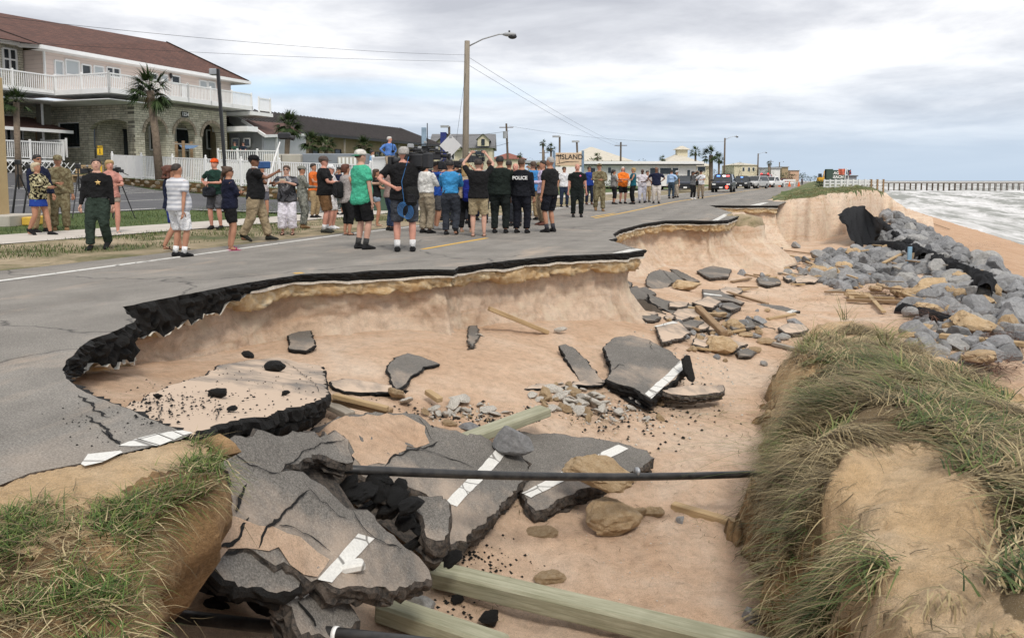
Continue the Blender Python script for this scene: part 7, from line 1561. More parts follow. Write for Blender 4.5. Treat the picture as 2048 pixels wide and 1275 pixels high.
 # back of a diamond road sign
 p = PD(902, 400, 33); p.z = 0; S = empty('road_sign', p); tag(S, 'back of a diamond road sign on a steel post in the crowd', 'sign'); zc = z_at(904, 291, p.y); m = MB(); m.box((0, 0, zc / 2 + 0.2), (0.07, 0.05, zc + 0.5)); m.build('post', 'steel', S); s = 0.45; m = MB(); m.add([(-s, -0.04, zc), (0, -0.04, zc - s), (s, -0.04, zc), (0, -0.04, zc + s), (-s, -0.05, zc), (0, -0.05, zc - s), (s, -0.05, zc), (0, -0.05, zc + s)], [(4, 5, 6, 7), (3, 2, 1, 0), (0, 1, 5, 4), (1, 2, 6, 5), (2, 3, 7, 6), (3, 0, 4, 7)]); m.build('plate', basic('sign_back', (0.55, 0.55, 0.56), 0.06, 2, 0.5), S)
 m = MB(); m.box((0, -0.03, zc + s * 0.8), (0.11, 0.07, 0.1)); m.build('clamp', 'steel', S)
 p = PD(849, 380, 36); p.z = 0.2; S = empty('blue_post', p); tag(S, 'pale blue square post rising behind the television camera', 'post'); m = MB(); h = z_at(849, 255, 36) - 0.2; m.box((0, 0, h / 2), (0.2, 0.2, h), bev=0.01); m.build('post', basic('post_paleblue', (0.24, 0.33, 0.42)), S); m = MB(); m.tube([(0.14, 0.1, 0), (0.14, 0.1, h + 0.2)], 0.02, 8); m.build('thin_rod', 'black_paint', S)
 # tan sign column at the left edge
 p = PD(4, 420, 21.5); p.z = inland_h(p.x, p.y); S = empty('sign_column', p); tag(S, 'tan stucco sign column on a concrete plinth at the left edge', 'column'); m = MB(); zt = z_at(4, 150, 21.5) - p.z; m.box((-0.62, 0.3, zt / 2), (0.9, 0.6, zt), bev=0.015); m.build('shaft', 'stucco_tan', S); m = MB(); m.box((-0.9, 0.2, 0.12), (2.9, 1.6, 0.3), bev=0.02); m.build('plinth', 'concrete', S); m = MB(); m.box((0.68, 0.5, 0.1), (0.24, 1.2, 0.22), bev=0.02); m.build('kerb_end', basic('kerb_yellow', (0.62, 0.40, 0.06), 0.15), S)
 # flags on the dune
 for x0, yb, x1, yt, Y, c, lab, fx in ((1689, 376, 1691, 336, 66, (0.62, 0.16, 0.10), 'faded red warning flag flying on a white pole on the dune', -13), (1700, 380, 1694, 336, 72, (0.03, 0.035, 0.06), 'dark striped flag on a leaning pole on the dune', 9)):
  a, b = PD(x0, yb, Y), PD(x1, yt, Y); S = empty('flag', a); tag(S, lab, 'flag'); m = MB(); m.tube([(0, 0, 0), b - a], 0.035, 6); m.build('pole', 'white_paint', S); m = MB(); n, k = 10, 5; w = fx / F_PX * Y
  for i in range(n):
   for j in range(k): m.v.append((b.x - a.x + w * i / (n - 1), 0.12 * math.sin(i * 0.9 + j * 0.4), b.z - a.z - 0.05 - 0.48 * j / (k - 1) - (0.12 if fx > 0 else 0.02) * math.sin(i / 3)))
  m.f = [(i * k + j, (i + 1) * k + j, (i + 1) * k + j + 1, i * k + j + 1) for i in range(n - 1) for j in range(k - 1)]; m.mi = [0] * len(m.f)
  if fx > 0:
   m.mi = [(1 if f[0] // k > 3 and (f[0] % k) % 2 else 0) for f in m.f]; m.build('flag_cloth', [basic('flag_dark', c), basic('flag_stripe', (0.5, 0.12, 0.12))], S, smooth=True)
  else: m.build('flag_cloth', basic('flag_red', c), S, smooth=True)
 # barricades and cones far down the road
 for i, x in enumerate((1582, 1590, 1598, 1606, 1613)):
  p = PG(x, 363 + (i % 2)); p = R(150 + 3 * i, -9 + 1.6 * i); p.z = lift(p.y); S = empty('traffic_cone', p); tag(S, 'small orange traffic cone across the far road', 'traffic cone', 'cones across the far road'); m = MB(); m.tube([(0, 0, 0), (0, 0, 0.9)], [0.3, 0.05], 8); m.build('cone', basic('cone_orange', (0.7, 0.12, 0.02)), S)
 for i in range(3):
  p = R(165, -10 + 2.8 * i); p.z = lift(p.y); S = empty('road_barricade', p); tag(S, 'white road barricade across the far road', 'barricade', 'barricades across the far road'); m = MB(); m.box((0, 0, 1.2), (2.4, 0.08, 0.3)); m.box((0, 0, 0.7), (2.4, 0.08, 0.25)); m.build('boards', 'white_paint', S); m = MB(); m.box((-1, 0, 0.6), (0.1, 0.5, 1.2)); m.build('leg', 'white_paint', S); m = MB(); m.box((1, 0, 0.6), (0.1, 0.5, 1.2)); m.build('leg', 'white_paint', S)
 # yellow digger beyond the dune scrub
 p = PD(1642, 366, 150); S = empty('excavator', p); S.scale = (0.5, 0.5, 0.7); tag(S, 'yellow-orange excavator beyond the dune scrub', 'excavator'); ym = basic('digger_yellow', (0.62, 0.33, 0.03)); m = MB(); m.box((0, 0, 0.9), (2.6, 2, 1.2), bev=0.1); m.build('body', ym, S); m = MB(); m.box((-0.5, 0, 1.9), (1.0, 1.2, 1.2), bev=0.08); m.build('cab', 'glass_dark', S); m = MB(); m.tube([(0.8, 0, 1.2), (1.1, 0, 3.2), (2.0, 0, 2.4)], [0.22, 0.18, 0.12], 8); m.build('boom', ym, S); m = MB(); m.box((0, 0, 0.2), (2.8, 2.2, 0.5), bev=0.15); m.build('tracks', 'rubber', S)
build_poles()
# ------------------------------------------------------------------ palms, shrubs
def palm(x, yb, yc, Y, crown_px, label, seed, lean_px=0, nf=34, z0=None, wind=(-0.55, 0, 0.0), bushy=False, trunk_px=None):
 rnd = random.Random(seed); b = PD(x, yb, Y); b.z = z0 if z0 is not None else min(b.z, inland_h(b.x, b.y)); c = PD(x + lean_px, yc, Y) - b
 S = empty('palm_tree', b); tag(S, label, 'palm tree'); m = MB(); r = (trunk_px or 10) / F_PX * Y / 2
 m.tube([(0, 0, 0), c * 0.5 + Vector((c.x * 0.12 * -1, 0, 0)), c], [r * 1.25, r, r * 1.05], 12); m.build('trunk', 'palm_bark', S, smooth=True)
 B = Blades(); RR = crown_px / F_PX * Y / 2 * 1.3
 for i in range(nf):
  az = rnd.uniform(0, 6.28); el = rnd.uniform(-0.7, 1.25); d = Vector((math.cos(az) * math.cos(el), math.sin(az) * math.cos(el), math.sin(el))) + Vector(wind) * rnd.uniform(0.3, 1.0); d.normalize()
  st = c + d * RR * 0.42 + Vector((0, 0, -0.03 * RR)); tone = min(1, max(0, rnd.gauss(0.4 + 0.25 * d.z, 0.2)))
  B.add(c, d, RR * 0.5, RR * 0.045, (0, 0, -0.1), tone * 0.6, 2)
  side = d.cross(Vector((0, 0, 1))); side = side.normalized() if side.length > 1e-3 else Vector((1, 0, 0)); up = side.cross(d)
  for k in range(17):                     # fan of leaflets
   a = (k - 8) / 8 * 1.45; dd = d * math.cos(a) + side * math.sin(a) + up * (0.12 * math.cos(a * 3) + rnd.gauss(0, 0.08))
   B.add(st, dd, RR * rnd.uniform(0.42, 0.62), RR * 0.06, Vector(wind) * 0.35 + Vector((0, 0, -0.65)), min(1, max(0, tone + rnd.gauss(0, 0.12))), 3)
 B.build('crown', 'palm_leaf', S)
 D = Blades()
 for i in range(10): az = rnd.uniform(0, 6.28); D.add(c - Vector((0, 0, RR * 0.05)), (math.cos(az) * 0.6, math.sin(az) * 0.6, -0.7), RR * rnd.uniform(0.4, 0.75), RR * 0.09, (0, 0, -0.6), rnd.random() * 0.6, 3)
 D.build('dead_fronds', 'blade_dry', S)
def shrub(x0, x1, yb, yt, Y, label, seed, depth=None, n=700, mat='shrub_leaf', name='shrub'):
 rnd = random.Random(seed); a, b = PD(x0, yb, Y), PD(x1, yb, Y); w = b.x - a.x; zt = z_at(x0, yt, Y); z0 = min(a.z, 1.0) - 0.2; h = zt - z0; S = empty(name, ((a.x + b.x) / 2, Y, z0)); tag(S, label, 'shrub' if name == 'shrub' else 'tree'); depth = depth or min(w, 5)
 B = Blades(); nl = max(3, int(w / h * 1.6)); lobes = [((i + 0.5) / nl * w - w / 2 + rnd.gauss(0, w / nl * 0.2), rnd.uniform(-0.3, 0.3) * depth, h * rnd.uniform(0.45, 0.7), w / nl * rnd.uniform(0.7, 1.0), h * rnd.uniform(0.28, 0.42)) for i in range(nl)]
 s = max(0.12, w * 0.035)
 for i in range(n):
  lx, ly, lz, lw, lh = rnd.choice(lobes); d = Vector((rnd.gauss(0, 1), rnd.gauss(0, 1), rnd.gauss(0, 1))).normalized(); k = rnd.random() ** 0.4; p = (lx + d.x * lw * k, ly + d.y * lw * k, max(0.02, lz + d.z * lh * k))
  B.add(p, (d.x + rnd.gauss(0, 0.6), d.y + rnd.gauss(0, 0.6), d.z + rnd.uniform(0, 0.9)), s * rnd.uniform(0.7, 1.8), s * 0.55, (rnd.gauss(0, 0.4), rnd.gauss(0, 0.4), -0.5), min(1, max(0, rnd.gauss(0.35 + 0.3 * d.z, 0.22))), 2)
 B.build('foliage', mat, S); m = MB()
 for lx, ly, lz, lw, lh in lobes: m.tube([(lx * 0.6, ly * 0.5, 0), (lx, ly, lz)], [0.05 * h * 0.5, 0.02], 6)
 m.build('stems', 'tree_bark', S)
def build_plants():
 palm(318, 318, 182, 41, 92, 'leaning palm with wind-blown crown before the arches', 1, -18, 36, 1.35, trunk_px=14); palm(36, 330, 205, 38, 60, 'short palm at the left before the stone motel', 2, -4, 30, 0.9, trunk_px=11); palm(571, 310, 250, 52, 62, 'full round palm beside the raised camera pole', 3, 6, 40, 1.2, (-0.1, 0, 0), trunk_px=10)
 for x, yc, w, Y, lab, s in ((622, 285, 48, 50, 'low palm behind the grey enclosure, leftmost of three', 4), (652, 290, 44, 50, 'low palm behind the grey enclosure, middle of three', 5), (728, 292, 44, 52, 'low palm behind the fence, beside the blue-shirted head', 6)): palm(x, 320, yc, Y, w, lab, s, 0, 34, 1.2, (-0.1, 0, 0), trunk_px=8)
 for i, (x, yc, w, Y, lab) in enumerate(((1086, 286, 16, 125, 'tall thin palm left of the island sign'), (1102, 296, 22, 120, 'shorter palm close to the island sign'), (978, 301, 12, 130, 'small palm beside the leaning utility pole'), (1040, 311, 14, 140, 'small palm right of the leaning utility pole'), (1195, 314, 20, 100, 'palm rising behind the white motel roof'), (1325, 317, 16, 100, 'small palm at the right end of the white motel'), (1391, 304, 26, 105, 'palm right of the cupola house'), (1422, 310, 44, 96, 'thick bushy palm before the far street lamp'), (1438, 318, 26, 100, 'lower palm beside the far street lamp'), (1538, 327, 12, 240, 'distant palm near the far street lamp'), (889, 298, 1, 1, 'x'))):
  if w > 2: palm(x, 352, yc, Y, w, lab, 20 + i, 0, 24, 0.1, (-0.2, 0, 0), trunk_px=4 if w < 40 else 8)
 for i, (x0, x1, yb, yt, Y, lab) in enumerate(((1056, 1100, 345, 308, 112, 'green shrubs left of the island sign'), (1170, 1262, 340, 316, 112, 'dark hedge behind the white motel roof'), (1278, 1312, 335, 309, 108, 'round dark tree behind the white motel roof'), (1410, 1460, 362, 335, 98, 'dark bushes under the thick palm'), (1448, 1480, 362, 325, 130, 'dark hedge beside the parked police cars'), (1490, 1545, 360, 338, 200, 'far dark shrubs behind the parked cars'), (1545, 1610, 359, 345, 330, 'far line of trees at the end of the road'),
   (1624, 1668, 376, 358, 75, 'dark green scrub on top of the far dune'), (1600, 1650, 362, 350, 400, 'hazy trees at the far end of the road'), (735, 770, 322, 290, 55, 'green bush behind the blue-shirted man'), (1205, 1260, 372, 360, 70, 'low grass bank before the white motel'), (680, 760, 318, 295, 56, 'grey-green bushes behind the enclosure'), (938, 985, 350, 322, 100, 'green bush below the cream house'))): shrub(x0, x1, yb, yt, Y, lab, 50 + i)
build_plants()
# ------------------------------------------------------------------ vehicles
def suv(x, yb, wpx, label, paint, heading=0.0, v=None, kind='suv', bar=None, lights=False, name='parked_car', hgt=1.0):
 """heading 0 = nose towards the camera along the road"""
 z = 0.17; p = P(x, yb, z); pm = basic(name + label[:24], paint, 0.08, 2, 0.28); S = empty(name, p, -RA + heading); tag(S, label, 'car' if kind != 'truck' else 'truck')
 L, W = (4.9, 1.95) if kind == 'suv' else (5.6, 2.05); zb, zh, zr = 0.35, 1.05, 1.78 * hgt
 def ring(y, w, z0, z1, c=0.12): return [(-w + c, y, z0), (w - c, y, z0), (w, y, z0 + c), (w, y, z1 - c), (w - c, y, z1), (-w + c, y, z1), (-w, y, z1 - c), (-w, y, z0 + c)]
 h = W / 2; st = [(-L / 2, h * 0.86, zb + 0.1, 0.86), (-L / 2 + 0.12, h * 0.95, zb, 0.96), (-L / 2 + 0.9, h, zb - 0.05, 1.04), (-L / 2 + 1.4, h, zb - 0.05, zh + 0.05), (0.8, h, zb - 0.05, zh + 0.06), (L / 2 - 0.3, h, zb - 0.05, zh + 0.05), (L / 2, h * 0.92, zb + 0.05, zh)]
 m = MB(); m.loft([ring(*s) for s in st]); smooth_by_angle(m.build('body', pm, S), 40)
 y0, y1 = -L / 2 + 1.25, (L / 2 - 0.12 if kind == 'suv' else L / 2 - 2.1)
 def quad(y, w, z): return [(-w, y, z), (w, y, z)]
 lo = [(-h * 0.93, y0, zh), (h * 0.93, y0, zh), (h * 0.93, y1, zh), (-h * 0.93, y1, zh)]; hi = [(-h * 0.74, y0 + 0.75, zr - 0.06), (h * 0.74, y0 + 0.75, zr - 0.06), (h * 0.74, y1 - 0.3, zr - 0.06), (-h * 0.74, y1 - 0.3, zr - 0.06)]
 m = MB(); m.loft([lo, hi]); m.build('windows', 'glass_dark', S)
 m = MB(); m.loft([[(q[0] * 1.03, q[1], zr - 0.08) for q in hi], [(q[0] * 0.9, q[1] * 0.97, zr) for q in hi]]); m.build('roof', pm, S)
 for i in range(4):
  m = MB(); a, b = Vector(lo[i]), Vector(hi[i]); m.beam(a, b, 0.09, 0.09); m.build('pillar', pm, S)
 for sx in (-1, 1):
  for yy in (-L / 2 + 0.95, L / 2 - 1.0):
   m = MB(); m.tube([(sx * (h - 0.22), yy, 0.36), (sx * (h + 0.01), yy, 0.36)], 0.36, 16); w = m.build('wheel', 'rubber', S, smooth=False); m = MB(); m.tube([(sx * (h - 0.1), yy, 0.36), (sx * (h + 0.03), yy, 0.36)], 0.2, 12); m.build('rim', 'steel', w)
  m = MB(); m.box((sx * h * 0.68, -L / 2 - 0.01 + 0.06, 0.76), (0.36, 0.14, 0.17), bev=0.03); hl = NB('headlight') if 'headlight' not in MATS else None
  if hl: hl.col((0.75, 0.75, 0.72)); hl.rough(0.15)
  m.build('headlight', 'headlight', S); m = MB(); m.box((sx * (h + 0.1), y0 + 0.3, zh + 0.12), (0.2, 0.12, 0.15), bev=0.02); m.build('mirror', pm, S)
 m = MB(); m.box((0, -L / 2 - 0.005, 0.72), (W * 0.5, 0.06, 0.2), bev=0.02); m.build('grille', 'black_plastic', S); m = MB(); m.box((0, -L / 2 - 0.02, 0.45), (W * 0.85, 0.1, 0.2), bev=0.04); m.build('bumper', 'black_plastic', S); m = MB(); m.box((0, -L / 2 - 0.08, 0.47), (0.32, 0.02, 0.15)); m.build('number_plate', 'white_paint', S)
 if bar:
  for k, (bx, c) in enumerate(bar):
   n = NB('beacon_%s_%d' % (label[:10], k)); n.col(c); n.b.inputs['Emission Color'].default_value = (*c, 1); n.b.inputs['Emission Strength'].default_value = 2.0; m = MB(); m.box((bx, y0 + 0.55, zr - 0.2 if bar is not FT else zr + 0.1), (0.3, 0.08, 0.12), bev=0.02); m.build('beacon', n.m, S)
 if lights: n = NB('fog_red'); n.col((0.9, 0.03, 0.03)); n.b.inputs['Emission Color'].default_value = (1, 0.05, 0.03, 1); n.b.inputs['Emission Strength'].default_value = 4; m = MB(); m.ell((h * 0.55, -L / 2 - 0.08, 0.5), (0.13, 0.05, 0.13)); m.build('warning_light', n.m, S)
 return S
FT = [(-0.55, (0.9, 0.03, 0.03)), (0.55, (0.9, 0.03, 0.03))]
def build_cars():
 suv(1447, 384, 46, 'black police car with blue and red lights, nearest of the parked row', (0.012, 0.013, 0.02), 0.0, bar=[(-0.45, (0.1, 0.25, 1.0)), (0.1, (0.9, 0.8, 0.8)), (0.45, (0.9, 0.1, 0.1))], lights=True, name='police_car'); suv(1370, 384, 36, 'dark blue car parked behind the pair in white shirts', (0.015, 0.02, 0.035), 0.15, hgt=0.9)
 suv(1484, 377.5, 30, 'dark grey car parked second in the row behind the police car', (0.03, 0.033, 0.037), 0.0, bar=[(0, (0.15, 0.3, 1.0))]); suv(1512, 377, 36, 'silver car parked third in the row', (0.46, 0.46, 0.46), -0.35); suv(1530, 374, 20, 'red fire department truck with red roof lights', (0.42, 0.03, 0.025), -0.1, kind='suv', bar=FT, name='fire_truck', hgt=1.25); suv(1545, 374.5, 24, 'white pickup parked at the end of the row', (0.7, 0.7, 0.7), -0.35, kind='truck', name='pickup_truck')
 suv(1568, 368.5, 12, 'small red car far down the road', (0.3, 0.03, 0.03), 0.0); suv(1553, 369, 12, 'small white car behind the pickup far down the road', (0.7, 0.7, 0.7), 0.0)
build_cars()
# ================================================================== PEOPLE
PEND = []                                       # (object, voxel, extra geometry) remeshed together at the end
V = Vector
def ik(a, t, l1, l2, pole):
 d = t - a; L = d.length
 if L > (l1 + l2) * 0.999: d = d * ((l1 + l2) * 0.999 / L); t = a + d; L = d.length
 if L < abs(l1 - l2) * 1.02 + 1e-4: L = abs(l1 - l2) * 1.02 + 1e-4
 n = d.normalized(); x = (l1 * l1 - l2 * l2 + L * L) / (2 * L); h = math.sqrt(max(0, l1 * l1 - x * x)); p = pole - n * pole.dot(n)
 if p.length < 1e-4: p = V((0, 1, 0)) - n * n.y
 return a + n * x + p.normalized() * h, t
ARMS = {  # hand target: outward, forward, height (of body height); pole: outward, forward, up
 'side': ((0.155, 0.02, 0.47), (0.6, -1, 0)), 'fwd': ((0.15, 0.06, 0.48), (0.4, -1, 0)), 'back': ((0.15, -0.07, 0.48), (0.5, -1, 0)), 'hip': ((0.115, -0.01, 0.60), (1, -0.4, 0)), 'belly': ((0.02, 0.13, 0.63), (1, -0.3, -0.6)), 'hold': ((0.04, 0.2, 0.66), (0.8, -0.4, -0.8)),
 'phone': ((0.05, 0.24, 0.75), (1, 0, -0.8)), 'photo': ((0.05, 0.22, 0.96), (1, 0.2, -0.3)), 'up': ((0.10, 0.14, 1.05), (1, 0.1, -0.2)), 'chin': ((0.02, 0.11, 0.845), (0.7, 0.2, -1)), 'cross': ((-0.05, 0.12, 0.69), (1, 0, -0.7)), 'cam': ((0.06, 0.20, 0.88), (1, 0.1, -0.6)), 'polehi': ((0.0, 0.25, 0.80), (0.8, 0, -1)), 'polelo': ((0.0, 0.2, 0.68), (0.8, 0, -1)), 'out': ((0.24, 0.16, 0.56), (0.6, -0.8, 0)), 'waistback': ((0.09, -0.10, 0.62), (1, 0, 0)), 'lap': ((0.05, 0.2, 0.5), (1, -0.3, 0))}
HAIRC = {'black': (0.012, 0.010, 0.009), 'dark': (0.025, 0.016, 0.011), 'brown': (0.06, 0.033, 0.018), 'red': (0.09, 0.028, 0.014), 'blonde': (0.36, 0.24, 0.10), 'grey': (0.32, 0.30, 0.28), 'white': (0.52, 0.49, 0.45), 'greyblond': (0.45, 0.37, 0.25)}
SKINC = {'fair': (0.53, 0.31, 0.23), 'tan': (0.40, 0.20, 0.125), 'brown': (0.20, 0.095, 0.055), 'dark': (0.085, 0.042, 0.027), 'pink': (0.55, 0.27, 0.20)}
def skin(k):
 nm = 'skin_' + k
 if nm in MATS: return MATS[nm]
 n = NB(nm); f = n.noise(7, 5, 0.6); c = SKINC[k]; n.col(n.ramp(f, [(0.3, cmul(c, 0.86)), (0.7, cmul(c, 1.1))])); n.rough(0.55, spec=0.35); return n.m
def camo(nm, cols, scale=9):
 if nm in MATS: return nm
 n = NB(nm); f = n.noise(scale, 4, 0.6, 0.6); k = len(cols); n.col(n.ramp(f, [(0.0 if i == 0 else 0.36 + 0.28 * (i - 1) / max(1, k - 2), c) for i, c in enumerate(cols)], True)); n.rough(0.95, spec=0.1); return nm
def stripes(nm, a, b, scale=9):
 if nm in MATS: return nm
 n = NB(nm); w = n.N.new('ShaderNodeTexWave'); w.bands_direction = 'Z'; w.inputs['Scale'].default_value = scale; w.inputs['Distortion'].default_value = 0.6; n.L.new(n.co, w.inputs['Vector']); n.col(n.ramp(w.outputs['Fac'], [(0.35, a), (0.62, b)])); n.rough(0.9, spec=0.1); return nm
def cm(c):
 if isinstance(c, str): return c
 nm = 'cloth_%d_%d_%d' % tuple(int(x * 400) for x in c)
 return cloth(nm, c).name if nm not in MATS else nm
TORSO = [(0.455, 0.060, 0.050), (0.48, 0.082, 0.058), (0.52, 0.096, 0.064), (0.56, 0.096, 0.066), (0.62, 0.084, 0.058), (0.68, 0.091, 0.062), (0.74, 0.100, 0.067), (0.785, 0.106, 0.062), (0.815, 0.092, 0.052), (0.838, 0.052, 0.040), (0.86, 0.032, 0.033)]
def ring_e(cx, cy, z, rx, ry, n=14): return [(cx + rx * math.cos(2 * math.pi * i / n), cy + ry * math.sin(2 * math.pi * i / n), z) for i in range(n)]
def person(label, x, y, top, face, shirt, legs, shoes=(0.015, 0.015, 0.016), hair='dark', hk='short', sk='fair', arms=('side', 'side'), sleeve='short', legl='long', build=1.0, belly=0.0, stride=0.0, hat=None, glasses=False, lean=0.0, loose=1.0, female=False, group=None, ground=None, socks=None, hold=None, seated=False, hem=None, h=None, Y=None, collar=False, yaw_head=0.0, lookdown=0.0):
 """feet at photo pixel (x, y), top of head at row top; face: 0 looks at the camera, 90 to the right, 180 away"""
 if Y is not None: loc = PD(x, y, Y); loc.z = ground if ground is not None else loc.z
 else: loc = ghit(x, y)
 H = h or max(1.5, min(1.95, z_at(x, top, loc.y) - loc.z)); far = loc.y > 24
 S = empty('person', loc, rad(face)); tag(S, label, 'person', group)
 rnd = random.Random(int(x * 7 + y)); bw = build; fm = 0.92 if female else 1.0
 # joints ------------------------------------------------------------
 W = lambda s, o, f, z: V((s * o * H, -f * H, z * H))          # s=-1 right side, +1 left side
 lz = (0.26 if seated else 0.0)
 hipz = 0.52 - lz; up = lambda z: z - lz
 lf = lambda z: (max(0, z - 0.5) * lean)                      # forward lean of the trunk
 J = {}
 for s in (-1, 1):
  sh = W(s, 0.108 * bw * fm, lf(0.81), up(0.808)); tgt, pole = ARMS[arms[0 if s < 0 else 1]]
  t = W(s, tgt[0] * (0.9 + 0.1 * bw) + (0.02 * (bw - 1) * 3), tgt[1] + lf(0.7), up(tgt[2])); el, wr = ik(sh, t, 0.172 * H, 0.15 * H, V((s * pole[0], -pole[1], pole[2])))
  st = stride * s * 0.5
  hp = W(s, 0.052 * bw, 0, hipz)
  if seated: kn = W(s, 0.06, 0.24, 0.28); an = W(s, 0.06, 0.22, 0.045)
  else:
   an = W(s, 0.058 + 0.012 * bw, st, 0.045 + (0.02 if st < -0.03 else 0)); kn, an = ik(hp, an, 0.242 * H, 0.24 * H, V((s * 0.12, -1, 0)))
  J[s] = (sh, el, wr, hp, kn, an)
 def arm_r(k=0.0, a=1.0): return [(0.030 * bw + k) * H * a, (0.027 * bw + k) * H * a, (0.0215 + k) * H * a, (0.0225 + k) * H * a, (0.0155 + k) * H * a]
 def arm_pts(s, frac=2.0):
  sh, el, wr = J[s][:3]; pts = [sh + V((-s * 0.012 * H, 0, 0)), sh.lerp(el, 0.35), el, el.lerp(wr, 0.3), wr]; cum = [0, 0.35, 1.0, 1.3, 2.0]
  if frac >= 2: return pts
  out = [p for p, c in zip(pts, cum) if c < frac];
  out.append(sh.lerp(el, frac) if frac <= 1 else el.lerp(wr, frac - 1)); return out
 def leg_pts(s, frac=2.0):
  hp, kn, an = J[s][3:]; pts = [hp, hp.lerp(kn, 0.45), kn, kn.lerp(an, 0.32), an]; cum = [0, 0.45, 1, 1.32, 2]
  if frac >= 2: return pts
  out = [p for p, c in zip(pts, cum) if c < frac]; out.append(hp.lerp(kn, frac) if frac <= 1 else kn.lerp(an, frac - 1)); return out
 LR = [(0.056 * (0.6 + 0.4 * bw)) * H, 0.049 * (0.6 + 0.4 * bw) * H, 0.034 * H, 0.0365 * H, 0.0215 * H]
 def torso(m, z0, z1, k, flare=0.0):
  zs = [r[0] for r in TORSO]; ip = lambda z: (z, float(np.interp(z, zs, [r[1] for r in TORSO])), float(np.interp(z, zs, [r[2] for r in TORSO]))); rows = [ip(z0)] + [r for r in TORSO if z0 + 0.008 < r[0] < z1 - 0.008] + [ip(min(z1, 0.86))]; rings = []
  for z, rx, ry in rows:
   bl = belly * math.exp(-((z - 0.60) / 0.07) ** 2); hipf = 1.06 if female and z < 0.58 else 1.0; ch = 0.012 * math.exp(-((z - 0.735) / 0.03) ** 2) if female else 0
   rings.append(ring_e(0, -(lf(z) + bl * 0.5 + ch) * H, up(z) * H, (rx * bw * fm * hipf + bl * 0.45 + k + flare * max(0, 0.56 - z)) * H, (ry * (0.5 + 0.5 * bw) + bl * 0.5 + k + ch + flare * max(0, 0.56 - z)) * H))
  m.loft(rings)
 # body ----------------------------------------------------------------
 b = MB(); torso(b, 0.455, 0.86, 0.0)
 hy = -lf(0.93) * H; ld = lookdown
 b.tube([(0, hy * 0.85, up(0.83) * H), (0, hy - 0.006 * H, up(0.885) * H)], [0.034 * H, 0.031 * H], 10)
 HM = Matrix.Translation((0, hy, up(0.875) * H)) @ Matrix.Rotation(rad(yaw_head), 4, 'Z') @ Matrix.Rotation(-ld, 4, 'X')
 def hp_(px, f, z): return HM @ V((px * H, -f * H, (z - 0.875) * H))
 def head_rings(k, rows, shift=0.0): return [[hp_(rx * math.cos(a) + k * math.cos(a), (ry + k) * -math.sin(a) * 1.0 + f + shift, z) for a in np.linspace(0, 2 * math.pi, 14, endpoint=False)] for z, rx, ry, f in rows]
 HEAD = [(0.866, 0.018, 0.020, 0.026), (0.876, 0.031, 0.034, 0.018), (0.893, 0.039, 0.044, 0.010), (0.915, 0.0435, 0.052, 0.004), (0.94, 0.0455, 0.0555, 0.0), (0.963, 0.044, 0.0535, -0.002), (0.982, 0.035, 0.043, -0.003), (0.994, 0.018, 0.022, -0.003)]
 b.loft(head_rings(0, HEAD))
 b.tube([hp_(0, 0.050, 0.938), hp_(0, 0.064, 0.918), hp_(0, 0.050, 0.911)], [0.006 * H, 0.0095 * H, 0.008 * H], 6)
 for s in (-1, 1): b.ell(hp_(s * 0.047, -0.004, 0.927), (0.006 * H, 0.012 * H, 0.017 * H), 8, 5)
 b.tube([hp_(-0.012, 0.050, 0.892), hp_(0.012, 0.050, 0.892)], 0.006 * H, 6)
 fing = MB()
 for s in (-1, 1):
  b.tube(arm_pts(s), arm_r(), 10); el, wr = J[s][1], J[s][2]; d = (wr - el).normalized()
  sd = d.cross(V((0, -1, 0.2))); sd = sd.normalized() if sd.length > 0.2 else V((1, 0, 0)); nrm = sd.cross(d)
  palm_e = wr + d * 0.048 * H; b.tube([wr - d * 0.01 * H, wr + d * 0.02 * H, palm_e], [(0.016 * H, 0.012 * H), (0.021 * H, 0.011 * H), (0.021 * H, 0.009 * H)], 8, ref=nrm)
  inw = V((-s, 0, 0)) - d * (V((-s, 0, 0)).dot(d)); inw = inw.normalized() if inw.length > 0.1 else nrm
  curl = 0.55 if arms[0 if s < 0 else 1] in ('side', 'fwd', 'back', 'out') else 1.1
  for k in range(4):
   o = sd * ((k - 1.5) * 0.0105 * H); Lf = (0.042, 0.047, 0.044, 0.035)[k] * H; p = palm_e + o - d * 0.008 * H; q = p + (d + inw * 0.25 * curl).normalized() * Lf * 0.55; r = q + (d + inw * curl).normalized() * Lf * 0.55; fing.tube([p, q, r], [0.0056 * H, 0.0052 * H, 0.004 * H], 6)
  fw = V((0, -1, 0)) - d * (V((0, -1, 0)).dot(d)); fw = fw.normalized() if fw.length > 0.2 else sd
  p = wr + d * 0.014 * H + fw * 0.014 * H; fing.tube([p, p + (d * 0.7 + fw * 0.7) * 0.022 * H, p + (d * 1.2 + fw * 0.75) * 0.036 * H], [0.0066 * H, 0.006 * H, 0.0045 * H], 6)
  b.tube(leg_pts(s), LR, 10)
  an = J[s][5]; b.tube([an + V((0, 0.012 * H, -0.02 * H)), an + V((0, -0.04 * H, -0.03 * H)), an + V((0, -0.085 * H, -0.036 * H))], [(0.022 * H, 0.022 * H), (0.024 * H, 0.016 * H), (0.02 * H, 0.008 * H)], 8)
 bo = b.build('body', skin(sk), S); PEND.append((bo, 0.020 if not far else 0.027, fing))
 vx = 0.024 if not far else 0.032
 # clothes ---------------------------------------------------------------
 def part(m, nm, mat, vox=None):
  o = m.build(nm, mat, S); PEND.append((o, vox or vx, None)); return o
 z_hem = hem if hem is not None else 0.49
 m = MB(); torso(m, z_hem, 0.845, 0.012 if z_hem > 0.54 else 0.017, 0.0 if z_hem > 0.54 else 0.28)
 fr = {'short': 0.72, 'long': 2.0, 'none': 0.0, 'elbow': 1.15, 'roll': 1.35}[sleeve]
